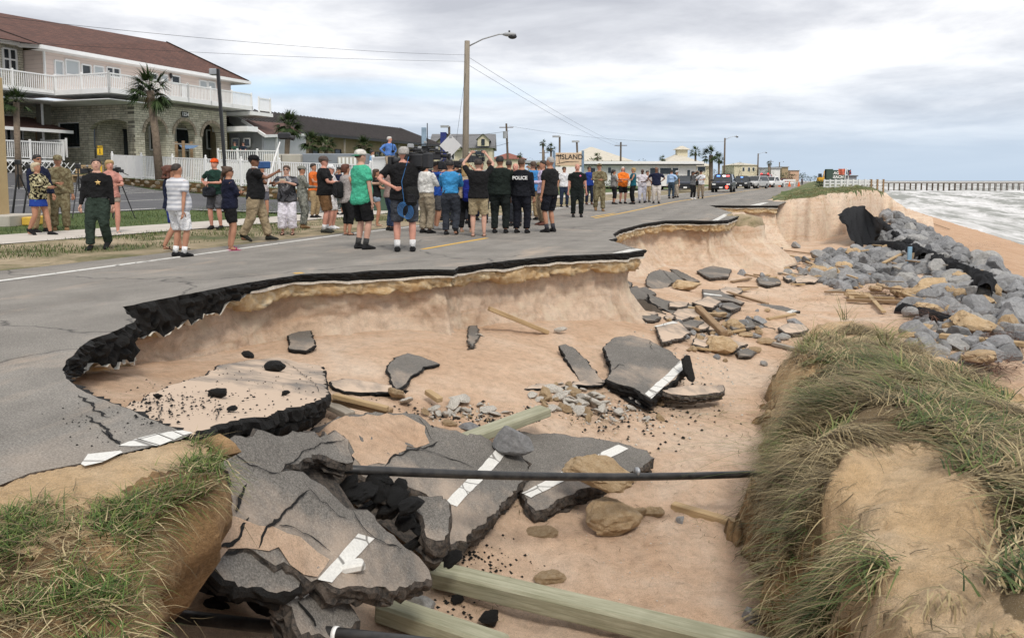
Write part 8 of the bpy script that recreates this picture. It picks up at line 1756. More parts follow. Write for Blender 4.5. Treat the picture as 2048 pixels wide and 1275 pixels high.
 for s in (-1, 1):
  if fr: pts = arm_pts(s, fr); m.tube(pts, ([0.035 * bw * H] + [0.034 * bw * H] * 5)[:len(pts)] if fr < 1 else [q + 0.008 * H for q in arm_r()][:len(pts)], 10)
 so = part(m, 'shirt', cm(shirt))
 if collar: m = MB(); m.loft([ring_e(0, -lf(0.85) * H, up(0.842) * H, 0.045 * H, 0.044 * H), ring_e(0, -lf(0.85) * H - 0.002, up(0.868) * H, 0.039 * H, 0.042 * H)], cap=False); m.build('collar', cm(collar), so)
 if legl == 'skirt':
  m = MB(); m.loft([ring_e(0, 0, 0.57 * H, 0.10 * bw * H, 0.072 * H), ring_e(0, 0, 0.50 * H, 0.115 * bw * H, 0.088 * H), ring_e(0, 0, 0.40 * H, 0.13 * bw * H, 0.105 * H)]); part(m, 'skirt', cm(legs))
 elif legl:
  m = MB(); torso(m, 0.455, 0.615, 0.006); fl = {'long': 1.93, 'shorts': 0.98, 'short': 0.42, 'mid': 0.8, 'capri': 1.55, 'wide': 1.8}[legl]
  for s in (-1, 1):
   pts = leg_pts(s, fl); k = 0.012 * loose
   rr = [LR[0] + k * H, LR[1] + k * 1.1 * H, LR[2] + k * 1.3 * H, LR[3] + k * 0.9 * H, LR[4] + k * 1.6 * H]
   if legl == 'wide': rr = [0.064 * H, 0.066 * H, 0.066 * H, 0.066 * H, 0.066 * H]
   if legl in ('shorts', 'mid'): rr = [0.066 * H * (0.6 + 0.4 * bw), 0.062 * H * (0.6 + 0.4 * bw), 0.055 * H * loose, 0.05 * H, 0.05 * H]
   m.tube(pts, rr[:len(pts)], 10)
  part(m, {'long': 'trousers', 'wide': 'trousers', 'capri': 'leggings'}.get(legl, 'shorts'), cm(legs))
 if legl != 'skirt' and sleeve != 'none' and not far and hem is not None and hem > 0.55: m = MB(); m.loft([ring_e(0, 0, up(0.565) * H, 0.112 * bw * H, 0.08 * H), ring_e(0, 0, up(0.585) * H, 0.108 * bw * H, 0.078 * H)]); m.build('belt', 'black_plastic', S)
 for s in (-1, 1):
  an = J[s][5]; tilt = 0.5 if (stride * s < -0.05) else 0.0
  if shoes is None: continue
  sandal = isinstance(shoes, tuple) and len(shoes) == 4; c = shoes[:3]; m = MB(); A = V((an.x, an.y, an.z - 0.045 * H))
  def foot(rows):
   rings = []
   for f, w, z0, z1 in rows: rings.append([V((A.x + w * H * math.cos(a), A.y - f * H, A.z + (z0 + (z1 - z0) * (0.5 + 0.5 * math.sin(a))) * H)) for a in np.linspace(0, 2 * math.pi, 10, endpoint=False)])
   if tilt: rings = [[A + V((0, -0.07 * H, 0)) + Matrix.Rotation(0.45, 3, 'X') @ (q - A - V((0, -0.07 * H, 0))) for q in r] for r in rings]
   return rings
  if sandal: m.loft(foot([(-0.032, 0.018, -0.004, 0.006), (0.02, 0.024, -0.004, 0.006), (0.075, 0.030, -0.004, 0.006), (0.108, 0.018, -0.004, 0.006)])); m.tube([A + V((-0.028 * H, -0.05 * H, 0.012 * H)), A + V((0, -0.06 * H, 0.034 * H)), A + V((0.028 * H, -0.05 * H, 0.012 * H))], 0.006 * H, 6)
  else: m.loft(foot([(-0.040, 0.018, 0.0, 0.040), (-0.025, 0.027, -0.004, 0.058), (0.01, 0.029, -0.004, 0.062), (0.05, 0.031, -0.004, 0.042), (0.085, 0.031, -0.004, 0.030), (0.108, 0.018, 0.0, 0.020)]))
  m.build('sandal' if sandal else 'shoe', cm(c), S, smooth=True)
  if socks: m = MB(); m.tube([an + V((0, 0.004 * H, -0.005 * H)), an.lerp(J[s][4], 0.28)], [0.028 * H, 0.030 * H], 10); m.build('sock', cm(socks), S, smooth=True)
 # head gear ---------------------------------------------------------------
 if hk:
  hm = basic('hair_' + hair, HAIRC[hair], 0.35, 30, 0.6, 0.6, 60, 0.01); m = MB(); k = {'buzz': 0.0035, 'short': 0.009, 'curly': 0.022, 'long': 0.012, 'updo': 0.012, 'bob': 0.014, 'bald': 0.001}[hk]
  HR = [(0.918, 0.040, 0.032, -0.026), (0.94, 0.0455, 0.046, -0.012), (0.963, 0.044, 0.051, -0.005), (0.982, 0.036, 0.043, -0.003), (0.996, 0.019, 0.023, -0.003)]
  if hk == 'bald': HR = [(0.915, 0.043, 0.028, -0.030), (0.94, 0.0455, 0.034, -0.026), (0.955, 0.040, 0.030, -0.028)]
  m.loft(head_rings(k, HR))
  if hk == 'long': m.loft(head_rings(0.004, [(0.80, 0.040, 0.014, -0.058), (0.84, 0.046, 0.020, -0.054), (0.90, 0.048, 0.034, -0.034), (0.94, 0.046, 0.045, -0.014)]))
  if hk == 'bob': m.loft(head_rings(0.004, [(0.872, 0.044, 0.026, -0.028), (0.90, 0.050, 0.036, -0.024), (0.94, 0.048, 0.045, -0.014)]))
  if hk == 'curly':
   for i in range(26): a = rnd.uniform(0, 6.28); zz = rnd.uniform(0.83, 0.985); m.ell(hp_(0.05 * math.cos(a), -0.03 + 0.045 * math.sin(a) * (1 if math.sin(a) < 0 else 0.5), zz), (0.022 * H,) * 3, 7, 5)
  if hk == 'updo':
   for i in range(14): a = rnd.uniform(0, 6.28); m.ell(hp_(0.03 * math.cos(a), -0.045 + 0.02 * math.sin(a), rnd.uniform(0.90, 0.99)), (0.02 * H,) * 3, 7, 5)
   m.tube([hp_(0.02, -0.06, 0.92), hp_(0.03, -0.07, 0.85), hp_(0.02, -0.06, 0.79)], [0.02 * H, 0.022 * H, 0.006 * H], 7)
  part(m, 'hair', hm, 0.018)
 if hat:
  kind, hc, bc = hat; m = MB(); m.loft(head_rings(0.011, [(0.945, 0.0455, 0.0555, 0.0), (0.965, 0.0445, 0.054, -0.002), (0.985, 0.038, 0.046, -0.003), (0.999, 0.022, 0.026, -0.003), (1.004, 0.006, 0.008, -0.003)])); ho = m.build('cap', cm(hc), S, smooth=True)
  if kind in ('cap', 'back', 'flat'):
   sgn = -1 if kind == 'back' else 1; m = MB(); arc = np.linspace(-1.15, 1.15, 9); inner = [hp_(0.052 * math.sin(a), sgn * 0.062 * math.cos(a), 0.948) for a in arc]; outer = [hp_(0.05 * math.sin(a), sgn * (0.062 * math.cos(a) + 0.048 * math.cos(a * 0.9)), 0.938) for a in arc]
   m.v = [tuple(q) for q in inner + outer] + [tuple(q - V((0, 0, 0.004))) for q in inner + outer]; m.f = [(i, i + 1, 10 + i, 9 + i) for i in range(8)] + [(18 + 9 + i, 18 + 10 + i, 18 + i + 1, 18 + i) for i in range(8)] + [(9 + i, 10 + i, 28 + i, 27 + i) for i in range(8)]; m.mi = [0] * len(m.f); m.build('brim', cm(bc), ho, smooth=True)
  if kind == 'sun': m = MB(); m.loft(head_rings(0.0, [(0.944, 0.05, 0.06, 0), (0.940, 0.095, 0.105, 0), (0.936, 0.095, 0.105, 0)])); m.build('brim', cm(bc), ho, smooth=True)
 fc = abs(((face + yaw_head + 180) % 360) - 180)
 if glasses and fc < 140:
  m = MB()
  for s in (-1, 1): m.ell(hp_(s * 0.019, 0.054, 0.936), (0.016 * H, 0.006 * H, 0.011 * H), 8, 5)
  m.tube([hp_(-0.046, 0.0, 0.937), hp_(-0.036, 0.046, 0.938), hp_(0, 0.058, 0.94), hp_(0.036, 0.046, 0.938), hp_(0.046, 0.0, 0.937)], 0.003 * H, 5); m.build('sunglasses', 'black_plastic', S, smooth=True)
 elif fc < 120:
  for s in (-1, 1): m = MB(); m.ell(hp_(s * 0.0185, 0.0515, 0.936), (0.0075 * H, 0.004 * H, 0.0045 * H), 8, 5); m.build('eye', 'hair_black' if 'hair_black' in MATS else basic('hair_black', HAIRC['black'], 0.35, 30, 0.6), S, smooth=True)
  m = MB(); m.tube([hp_(-0.014, 0.0545, 0.892), hp_(0, 0.0565, 0.893), hp_(0.014, 0.0545, 0.892)], 0.0028 * H, 5); m.build('mouth', basic('lip', (0.28, 0.09, 0.08)), S)
 S['_h'] = H
 return S, J, H
def at_hand(S, q): return S.matrix_world @ q if False else V(S.location) + Matrix.Rotation(S.rotation_euler.z, 3, 'Z') @ q
def prop(name, label, cat, S, q, build, rz=None):
 p = at_hand(S, q); o = empty(name, p, S.rotation_euler.z if rz is None else rz); tag(o, label, cat); build(o); return o
def phone(S, J, label, c=(0.5, 0.45, 0.35), dz=0.0):
 q = (J[-1][2] + J[1][2]) / 2 + V((0, -0.05, 0.05 + dz))
 def bld(o):
  m = MB(); m.box((0, 0, 0), (0.15, 0.012, 0.078), bev=0.004); m.build('case', cm(c), o); m = MB(); m.box((0, 0.0075, 0), (0.135, 0.003, 0.068)); m.build('screen', 'glass_dark', o); m = MB(); m.ell((0.055, -0.008, 0.025), (0.008, 0.003, 0.008)); m.build('lens', 'black_plastic', o)
 return prop('phone', label, 'phone', S, q, bld)
def tv_camera(p, rz, label, s=1.0, tilt=0.0):
 o = empty('television_camera', p, rz); tag(o, label, 'camera'); o.scale = (s, s, s); o.rotation_euler = (tilt, 0, rz)
 m = MB(); m.box((0, 0, 0), (0.13, 0.36, 0.20), bev=0.02); m.build('camera_body', 'black_plastic', o); m = MB(); m.tube([(0, -0.18, 0.0), (0, -0.36, 0.0), (0, -0.40, 0.0)], [0.05, 0.055, 0.07], 14); m.build('lens', 'black_plastic', o, smooth=True); m = MB(); m.box((0, -0.42, 0), (0.18, 0.07, 0.14), bev=0.01); m.build('lens_hood', 'black_plastic', o)
 m = MB(); m.tube([(0, -0.12, 0.10), (0, -0.10, 0.16), (0, 0.12, 0.16), (0, 0.15, 0.10)], 0.018, 8); m.build('handle', 'black_plastic', o, smooth=True); m = MB(); m.box((0.10, -0.10, 0.06), (0.09, 0.14, 0.08), bev=0.01); m.build('viewfinder', 'black_plastic', o); m = MB(); m.box((0, 0.24, 0.0), (0.12, 0.12, 0.22), bev=0.015); m.build('battery', 'black_plastic', o); m = MB(); m.tube([(-0.09, -0.38, 0.1), (-0.09, -0.02, 0.1)], 0.022, 8); m.build('microphone', 'rubber', o, smooth=True); m = MB(); m.box((0, -0.08, 0.22), (0.10, 0.06, 0.06), bev=0.01); m.build('camera_light', 'steel_grey', o)
 return o
def tripod(x, y, Y, hgt, label, head=True):
 b = PD(x, y, Y); b.z = inland_h(b.x, b.y); o = empty('tripod', b); tag(o, label, 'tripod'); m = MB(); m.tube([(0, 0, hgt * 0.55), (0, 0, hgt)], 0.022, 8); m.build('column', 'black_plastic', o)
 for k in range(3):
  a = k * 2.094 + 0.5; m = MB(); m.tube([(0.04 * math.cos(a), 0.04 * math.sin(a), hgt * 0.82), (0.42 * math.cos(a), 0.42 * math.sin(a), 0.01)], [0.022, 0.015], 8); m.build('leg', 'black_plastic', o)
 if head: m = MB(); m.box((0, 0, hgt + 0.08), (0.12, 0.16, 0.15), bev=0.02); m.build('head', 'black_plastic', o); m = MB(); m.tube([(0, 0.05, hgt + 0.05), (0.12, 0.4, hgt - 0.1)], 0.012, 6); m.build('pan_handle', 'black_plastic', o)
 return o
def bag(S, label, q, size, c, strap=None, name='shoulder_bag', cat='bag'):
 def bld(o):
  m = MB(); m.box((0, 0, 0), size, bev=min(size) * 0.28); smooth_by_angle(m.build('pouch', cm(c), o), 50); m = MB(); m.box((0, -size[1] * 0.5 - 0.012 if q.y < 0 else size[1] * 0.5 + 0.012, -size[2] * 0.12), (size[0] * 0.7, 0.03, size[2] * 0.45), bev=0.01); m.build('pocket', cm(cmul(c, 1.3)), o)
  if strap: m = MB(); m.tube([V(p) - q for p in strap], (0.02, 0.006) if False else 0.014, 6); m.build('strap', cm(c), o)
 return prop(name, label, cat, S, q, bld)
def build_people():
 OCP = camo('camo_ocp', [(0.075, 0.055, 0.03), (0.13, 0.105, 0.06), (0.20, 0.175, 0.105), (0.29, 0.26, 0.175)], 11); ACU = camo('camo_acu', [(0.05, 0.055, 0.05), (0.12, 0.125, 0.11), (0.22, 0.225, 0.20), (0.31, 0.31, 0.275)], 13); LEO = camo('leopard', [(0.012, 0.011, 0.01), (0.012, 0.011, 0.01), (0.38, 0.34, 0.20), (0.55, 0.52, 0.36)], 16); TIE = camo('tiedye', [(0.01, 0.01, 0.011), (0.025, 0.025, 0.028), (0.09, 0.09, 0.10), (0.30, 0.30, 0.31)], 4); PAT = camo('patterned', [(0.05, 0.045, 0.05), (0.30, 0.27, 0.26), (0.55, 0.52, 0.50)], 26); PAT2 = camo('patterned_mauve', [(0.10, 0.06, 0.055), (0.26, 0.19, 0.17), (0.48, 0.42, 0.38)], 28); BLP = camo('blue_print', [(0.01, 0.02, 0.12), (0.02, 0.05, 0.25), (0.05, 0.22, 0.38)], 7); STR = stripes('stripe_grey', (0.40, 0.41, 0.45), (0.62, 0.62, 0.64), 4.2)
 black, blackt, navy, khaki, white = (0.012, 0.012, 0.013), (0.016, 0.016, 0.019), (0.012, 0.016, 0.04), (0.30, 0.22, 0.125), (0.74, 0.74, 0.75); char, dgreen, denim = (0.032, 0.036, 0.045), (0.018, 0.028, 0.02), (0.05, 0.08, 0.15)
 bk = (0.014, 0.014, 0.015); boot = (0.20, 0.12, 0.06); Ps = person
 # --- left group ---------------------------------------------------------
 Ps('older woman in yellow-black patterned top and blue swim skirt walking right', 80, 471, 324, 78, LEO, BLP, bk, 'greyblond', 'bob', 'tan', ('hold', 'hold'), 'long', 'skirt', 1.02, 0.03, 0.22, female=True, lookdown=0.15)
 Ps('man in navy jacket and khaki trousers behind the older woman', 82, 465, 307, 62, navy, khaki, bk, 'black', 'short', 'tan', ('fwd', 'fwd'), 'long', glasses=True)
 Ps('soldier in brown camouflage with cap standing beside the older woman', 122, 461, 310, 28, OCP, OCP, boot, 'dark', 'buzz', 'tan', ('belly', 'side'), 'long', loose=1.5, hat=('cap', OCP, OCP), build=1.05)
 S, J, H = Ps('deputy in black shirt with gold star and green trousers walking forward', 200, 499, 316, 4, black, (0.03, 0.045, 0.035), bk, 'dark', 'short', 'fair', ('fwd', 'side'), 'long', 'long', 1.12, 0.01, -0.12, loose=1.35, lookdown=0.25, yaw_head=20, hem=0.57)
 m = MB(); n = 10; m.v = [((0.055 if i % 2 == 0 else 0.025) * math.sin(i * math.pi / 5), 0, (0.055 if i % 2 == 0 else 0.025) * math.cos(i * math.pi / 5)) for i in range(n)] + [(0, -0.012, 0)]; m.f = [(i, (i + 1) % n, n) for i in range(n)]; m.mi = [0] * n; o = m.build('star_badge', basic('gold', (0.62, 0.42, 0.16), metal=0.3, rough=0.4), S); o.location = (0.085 * H / 1.8 * 1.0, -0.155, 0.735 * H); o.rotation_euler = (0.15, 0, 0.25)
 Ps('blonde woman in pink top half hidden behind the walking deputy', 225, 467, 319, 42, (0.5, 0.24, 0.2), (0.35, 0.30, 0.25), (0.2, 0.35, 0.36, 1), 'blonde', 'bob', 'pink', ('side', 'hold'), 'short', 'short', 1.0, female=True)
 Ps('woman with curly red-brown hair in navy top and blue shorts', 345, 501, 329, 122, navy, (0.02, 0.04, 0.22), (0.03, 0.02, 0.015, 1), 'red', 'curly', 'tan', ('side', 'side'), 'long', 'mid', 0.95, 0, 0.2, female=True)
 Ps('stocky man in grey striped polo and white long shorts seen from behind', 360, 513, 326, 148, STR, white, bk, 'dark', 'buzz', 'tan', ('back', 'out'), 'short', 'shorts', 1.28, 0.05, socks=(0.75, 0.75, 0.75), loose=1.1)
 S, J, H = Ps('man in orange cap and dark green polo carrying a black bag', 433, 458, 317, -8, (0.014, 0.04, 0.03), (0.09, 0.09, 0.10), bk, 'brown', 'short', 'pink', ('hip', 'hold'), 'short', 'shorts', 1.0, hat=('none', (0.72, 0.10, 0.02), (0.72, 0.10, 0.02)))
 bag(S, 'black equipment bag slung on the man in the orange cap', V((-0.05, -0.24, 1.0)), (0.34, 0.16, 0.28), (0.015, 0.017, 0.022), [(-0.15, -0.18, 1.12), (-0.1, -0.14, 1.45), (0.1, -0.1, 1.48)])
 Ps('woman in navy sweater and black shorts with pink flip-flops', 461, 500, 332, 118, (0.010, 0.012, 0.028), (0.010, 0.010, 0.014), (0.45, 0.03, 0.16, 1), 'brown', 'updo', 'tan', ('cross', 'cross'), 'long', 'mid', 1.12, 0.02, female=True, glasses=True)
 S, J, H = Ps('man in black cap and khaki trousers raising a camera pole', 512, 483, 310, 98, (0.011, 0.011, 0.012), (0.30, 0.235, 0.15), (0.025, 0.026, 0.022), 'black', 'buzz', 'brown', ('polehi', 'polelo'), 'short', 'long', 1.22, 0.04, 0.28, hat=('cap', (0.01, 0.01, 0.011), (0.01, 0.01, 0.011)), loose=1.5, collar=(0.6, 0.6, 0.6))
 a = at_hand(S, J[1][2]); b = at_hand(S, J[-1][2]); Yc = a.y; top = PD(566, 272, Yc + 0.4); o = empty('camera_pole', b); tag(o, 'white telescopic pole with a small camera raised above the crowd', 'camera pole'); m = MB(); m.tube([PD(535, 372, Yc) - b, PD(549, 318, Yc + 0.15) - b, PD(560, 284, Yc + 0.3) - b], [0.022, 0.018, 0.014], 8); m.build('pole', 'white_paint', o); m = MB(); m.box(top - b + V((0.03, 0, 0)), (0.26, 0.16, 0.15), M=None, bev=0.03); m.build('camera_head', 'black_plastic', o); m = MB(); m.tube([top - b + V((0.12, 0, -0.02)), top - b + V((0.24, 0, -0.05))], [0.05, 0.06], 10); m.build('lens', 'black_plastic', o); m = MB(); m.box(PD(527, 330, Yc + 1) - b, (0.32, 0.04, 0.16), bev=0.02); mm = m.build('blue_sleeve', basic('blue_sleeve', (0.02, 0.07, 0.2)), o)
 S, J, H = Ps('woman in tie-dye black top and wide white trousers photographing', 576, 469, 330, 4, TIE, (0.70, 0.67, 0.74), (0.05, 0.025, 0.015, 1), 'brown', 'short', 'fair', ('phone', 'phone'), 'elbow', 'wide', 1.2, 0.04, female=True, glasses=True, hem=0.47, loose=1.2); phone(S, J, 'gold phone held up by the woman in white trousers')
 Ps('soldier in grey digital camouflage behind the woman in white trousers', 606, 456, 331, 112, ACU, ACU, boot, 'dark', 'buzz', 'tan', ('hold', 'hold'), 'long', loose=1.5, hat=('cap', ACU, ACU))
 Ps('woman in light top and sunglasses behind the pole holder', 527, 436, 328, 25, (0.5, 0.45, 0.45), (0.1, 0.1, 0.12), bk, 'dark', 'long', 'tan', ('side', 'hold'), 'short', 'mid', 0.95, female=True, glasses=True)
 Ps('bearded man in flat cap, black shirt and brown cargo shorts', 650, 465, 312, 92, (0.012, 0.012, 0.013), (0.155, 0.085, 0.04), (0.04, 0.042, 0.035), 'brown', 'short', 'pink', ('hold', 'hold'), 'short', 'shorts', 1.25, 0.07, hat=('flat', (0.11, 0.085, 0.075), (0.11, 0.085, 0.075)), socks=(0.6, 0.6, 0.6), loose=1.1)
 Ps('worker in orange safety vest behind the man in the flat cap', 629, 436, 326, 70, (0.6, 0.14, 0.03), khaki, bk, 'dark', 'short', 'tan', ('hold', 'side'), 'short', 'long')
 Ps('man in white cap and white clothes behind the flat-capped man', 663, 458, 329, 82, (0.65, 0.62, 0.62), (0.62, 0.6, 0.6), (0.65, 0.65, 0.66), 'grey', 'short', 'pink', ('hold', 'hold'), 'short', 'shorts', 1.0, hat=('cap', (0.72, 0.72, 0.72), (0.72, 0.72, 0.72)))
 Ps('woman with black bob and navy cardigan holding her chin', 680, 430, 333, -25, navy, (0.06, 0.08, 0.075), bk, 'black', 'bob', 'tan', ('chin', 'cross'), 'long', 'capri', 0.92, female=True, glasses=True)
 S, J, H = Ps('woman in patterned tunic and black leggings with a backpack', 694, 470, 327, 128, PAT, black, (0.015, 0.015, 0.015, 1), 'red', 'bob', 'tan', ('hold', 'hold'), 'none', 'capri', 1.0, female=True, hem=0.45, loose=1.2); bag(S, 'black backpack on the woman in the patterned tunic', V((0, 0.2, 1.08)), (0.3, 0.16, 0.4), (0.014, 0.014, 0.016), [(0.1, 0.1, 1.2), (0.1, -0.02, 1.42), (0.1, -0.12, 1.2)], 'backpack', 'backpack')
 S, J, H = Ps('man in mint green t-shirt and backward white cap holding a phone', 724, 498, 299, 132, (0.065, 0.40, 0.25), (0.010, 0.010, 0.011), (0.02, 0.02, 0.022), 'brown', 'buzz', 'fair', ('side', 'hold'), 'short', 'shorts', 1.18, 0.03, hat=('back', (0.62, 0.60, 0.55), (0.02, 0.22, 0.12)), loose=1.1, socks=(0.05, 0.05, 0.05), hem=0.45)
 Ps('girl with long brown hair in black t-shirt and denim shorts', 754, 452, 337, 98, black, (0.28, 0.34, 0.42), (0.5, 0.4, 0.3, 1), 'brown', 'long', 'tan', ('hold', 'hold'), 'short', 'short', 0.88, female=True)
 Ps('woman in mottled mauve blouse and jeans behind the cameraman', 781, 461, 326, 120, PAT2, (0.03, 0.045, 0.09), bk, 'brown', 'bob', 'tan', ('hold', 'hold'), 'elbow', 'long', 1.05, female=True)
 S, J, H = Ps('television cameraman in black t-shirt and grey shorts seen from behind', 810, 503, 292, 186, (0.012, 0.012, 0.013), (0.055, 0.06, 0.072), bk, 'grey', 'short', 'pink', ('cam', 'waistback'), 'short', 'shorts', 1.22, 0.02, socks=(0.7, 0.7, 0.7), loose=1.15)
 tv_camera(at_hand(S, V((-0.20, -0.02, 1.60 * H / 1.86))), S.rotation_euler.z + 0.9, 'large black television camera on the shoulder of the man in black', 1.25)
 bag(S, 'black belt pack with pale label on the cameraman in black', V((-0.13, 0.22, 1.02)), (0.20, 0.10, 0.34), (0.015, 0.015, 0.017), None, 'belt_pack', 'equipment')
 m = MB(); q = at_hand(S, V((0.02, 0.20, 0.78))); cmat = basic('cable_blue', (0.03, 0.13, 0.32))
 for k in range(5): m.tube([V((0.10 * math.cos(a) + 0.01 * k, 0, 0.13 * math.sin(a) - 0.01 * k)) + V((0.012 * k, -0.008 * k, 0)) for a in np.linspace(0, 6.6, 22)], 0.006, 5)
 m.tube([(0.02, 0, 0.12), (-0.02, 0.0, 0.5), (0.1, 0.1, 0.95)], 0.006, 5); o = m.build('coiled_cable', cmat, loc=q); tag(o, 'coil of blue cable hanging on the cameraman in black', 'cable')
 # --- crowd in the middle ---------------------------------------------------
 Ps('man in white dress shirt and khaki trousers right of the cameraman', 852, 466, 320, 138, (0.66, 0.65, 0.62), (0.30, 0.25, 0.18), bk, 'dark', 'short', 'tan', ('hold', 'side'), 'roll', 'long', 1.15, 0.03, loose=1.5, hem=0.55)
 S, J, H = Ps('man in royal blue polo and grey shorts aiming a camera', 872, 459, 322, 105, (0.015, 0.06, 0.28), (0.07, 0.07, 0.075), (0.25, 0.25, 0.25), 'dark', 'short', 'tan', ('cam', 'cam'), 'short', 'shorts', 1.1); tv_camera(at_hand(S, V((0, -0.35, 1.62 * H / 1.75))), S.rotation_euler.z, 'black camera aimed by the man in the royal blue polo', 0.9)
 Ps('man in bright blue dress shirt and charcoal trousers seen from behind', 901, 470, 319, 172, (0.05, 0.27, 0.56), (0.035, 0.04, 0.052), (0.02, 0.02, 0.022), 'black', 'short', 'tan', ('hold', 'hold'), 'long', 'long', 1.1, 0.0, 0.08, loose=1.4, hem=0.55)
 S, J, H = Ps('blonde woman in beige jacket with a blue bag seen from behind', 932, 464, 325, 168, (0.42, 0.33, 0.23), black, (0.35, 0.25, 0.15, 1), 'blonde', 'long', 'fair', ('hold', 'hold'), 'long', 'long', 0.98, female=True); bag(S, 'large royal blue bag hanging on the blonde woman', V((-0.14, 0.17, 1.05)), (0.34, 0.16, 0.55), (0.012, 0.02, 0.16), [(-0.05, 0.12, 1.25), (-0.02, 0.02, 1.42), (0.0, -0.1, 1.3)])
 S, J, H = Ps('man in black t-shirt and khaki shorts raising a phone with both hands', 957, 473, 317, 182, (0.012, 0.012, 0.012), (0.36, 0.29, 0.18), (0.16, 0.09, 0.05, 1), 'dark', 'short', 'fair', ('up', 'up'), 'short', 'shorts', 1.15, 0.01, loose=1.1); phone(S, J, 'dark phone raised overhead by the man in khaki shorts', (0.02, 0.02, 0.022))
 Ps('tall officer in black-green uniform seen from behind', 1000, 466, 311, 172, (0.012, 0.018, 0.015), (0.013, 0.017, 0.016), bk, 'black', 'short', 'tan', ('hold', 'side'), 'long', 'long', 1.25, 0.03, loose=1.3)
 S, J, H = Ps('officer in black jacket lettered POLICE seen from behind', 1043, 466, 316, 164, (0.009, 0.010, 0.014), (0.011, 0.012, 0.018), bk, 'brown', 'buzz', 'tan', ('side', 'side'), 'long', 'long', 1.15, 0.0, loose=1.35)
 text_mesh('POLICE', 0.115, 'white_paint', S, (0, 0.158, 0.735 * H), (rad(90) + 0.05, 0, rad(180)), 'back_lettering', 0.01, 0.004)
 m = MB(); m.box((0, 0, 0), (0.06, 0.06, 0.2), bev=0.01); o = m.build('holster', 'black_plastic', S); o.location = (-0.2, 0.02, 0.52 * H)
 Ps('man in black polo and black shorts with bare calves', 1100, 464, 313, -128, (0.014, 0.014, 0.017), (0.012, 0.012, 0.018), bk, 'grey', 'buzz', 'tan', ('side', 'side'), 'short', 'shorts', 1.2, 0.03, socks=(0.05, 0.05, 0.06), loose=1.05)
 Ps('man in lavender dress shirt and khaki trousers behind the man in shorts', 1086, 450, 320, -70, (0.52, 0.45, 0.60), (0.28, 0.22, 0.15), (0.10, 0.04, 0.03), 'dark', 'short', 'tan', ('side', 'hold'), 'long', 'long', 1.0)
 Ps('grey-haired man in white shirt facing the officers', 1031, 452, 326, -20, (0.6, 0.6, 0.6), char, bk, 'grey', 'bald', 'pink', ('side', 'side'), 'long', 'long', 1.1)
 for i, (x, y, t, f, sh, lg, hc, hkk, lab) in enumerate(((926, 447, 311, 160, black, char, 'dark', 'short', 'tall man in grey cap in the crowd behind the blonde woman'), (897, 450, 323, 150, (0.25, 0.05, 0.05), char, 'red', 'bob', 'red-haired woman in dark red in the thick of the crowd'), (846, 445, 318, 110, navy, char, 'dark', 'short', 'dark-haired man in navy behind the white dress shirt'), (980, 446, 318, 175, (0.3, 0.3, 0.32), char, 'brown', 'short', 'man in grey behind the raised phone'), (915, 440, 322, 20, (0.1, 0.12, 0.2), char, 'grey', 'short', 'grey-haired speaker facing the cameras in the crowd'), (962, 440, 322, 15, (0.5, 0.5, 0.52), navy, 'dark', 'short', 'man in pale shirt facing the cameras behind the raised arms'), (880, 440, 322, 60, black, char, 'dark', 'short', 'man in black among the cameras'), (1018, 442, 320, 170, char, char, 'dark', 'short', 'dark-clothed man between the two officers'), (1066, 440, 322, -150, (0.05, 0.2, 0.45), khaki, 'brown', 'short', 'man in blue shirt behind the POLICE jacket'))):
  Ps(lab, x, y, t, f, sh, lg, bk, hc, hkk, 'tan', ('hold', 'hold') if i % 2 else ('cam', 'hold'), 'long' if i % 2 else 'short', 'long', 1.0 + 0.06 * (i % 3), hat=('cap', (0.12, 0.12, 0.125), (0.12, 0.12, 0.125)) if i == 0 else None, female=hc == 'red')
 for x, y, Y, rz, lab in ((868, 312, 21, 1.9, 'black television camera held high in the crowd, left'), (846, 300, 22, 1.2, 'black shoulder camera just right of the cameraman'), (948, 318, 22.5, 2.6, 'black camera held behind the raised phone'), (893, 330, 21.5, 2.2, 'small black camera beside the bright blue shirt'), (835, 312, 20, 0.9, 'black camera with microphone close to the cameraman')): tv_camera(PD(x, y, Y), rz, lab, 0.95)
 Ps('soldier in brown camouflage in the crowd behind the man in shorts', 1078, 432, 319, 160, OCP, OCP, boot, 'dark', 'buzz', 'tan', ('hold', 'hold'), 'long', hat=('cap', OCP, OCP), loose=1.4)
 # --- right group ------------------------------------------------------------
 Ps('man in white t-shirt and navy trousers left of the lone deputy', 1128, 414, 333, 8, (0.66, 0.66, 0.68), (0.02, 0.03, 0.055), bk, 'dark', 'short', 'tan', ('side', 'side'), 'short', 'long', 1.1, glasses=True)
 S, J, H = Ps('deputy in black uniform with a pink badge walking on the road', 1154, 434, 327, 2, (0.010, 0.013, 0.012), (0.010, 0.014, 0.013), bk, 'brown', 'bald', 'pink', ('side', 'side'), 'short', 'long', 1.2, 0.02, 0.04, loose=1.3, hem=0.57); m = MB(); m.ell((0.09, -0.17, 0.77 * H), (0.035, 0.012, 0.03)); m.build('badge', basic('pink_badge', (0.7, 0.15, 0.3)), S)
 Ps('man in royal blue polo and navy trousers with sunglasses', 1178, 409, 332, 12, (0.015, 0.045, 0.24), (0.015, 0.02, 0.04), (0.08, 0.04, 0.03), 'dark', 'short', 'tan', ('side', 'hold'), 'short', 'long', 1.08, glasses=True)
 S, J, H = Ps('soldier in brown camouflage walking on the road looking at a phone', 1198, 422, 322, 2, OCP, OCP, boot, 'dark', 'buzz', 'tan', ('hold', 'hold'), 'long', 'long', 1.1, 0, 0.12, loose=1.5, hat=('cap', OCP, OCP), lookdown=0.35)
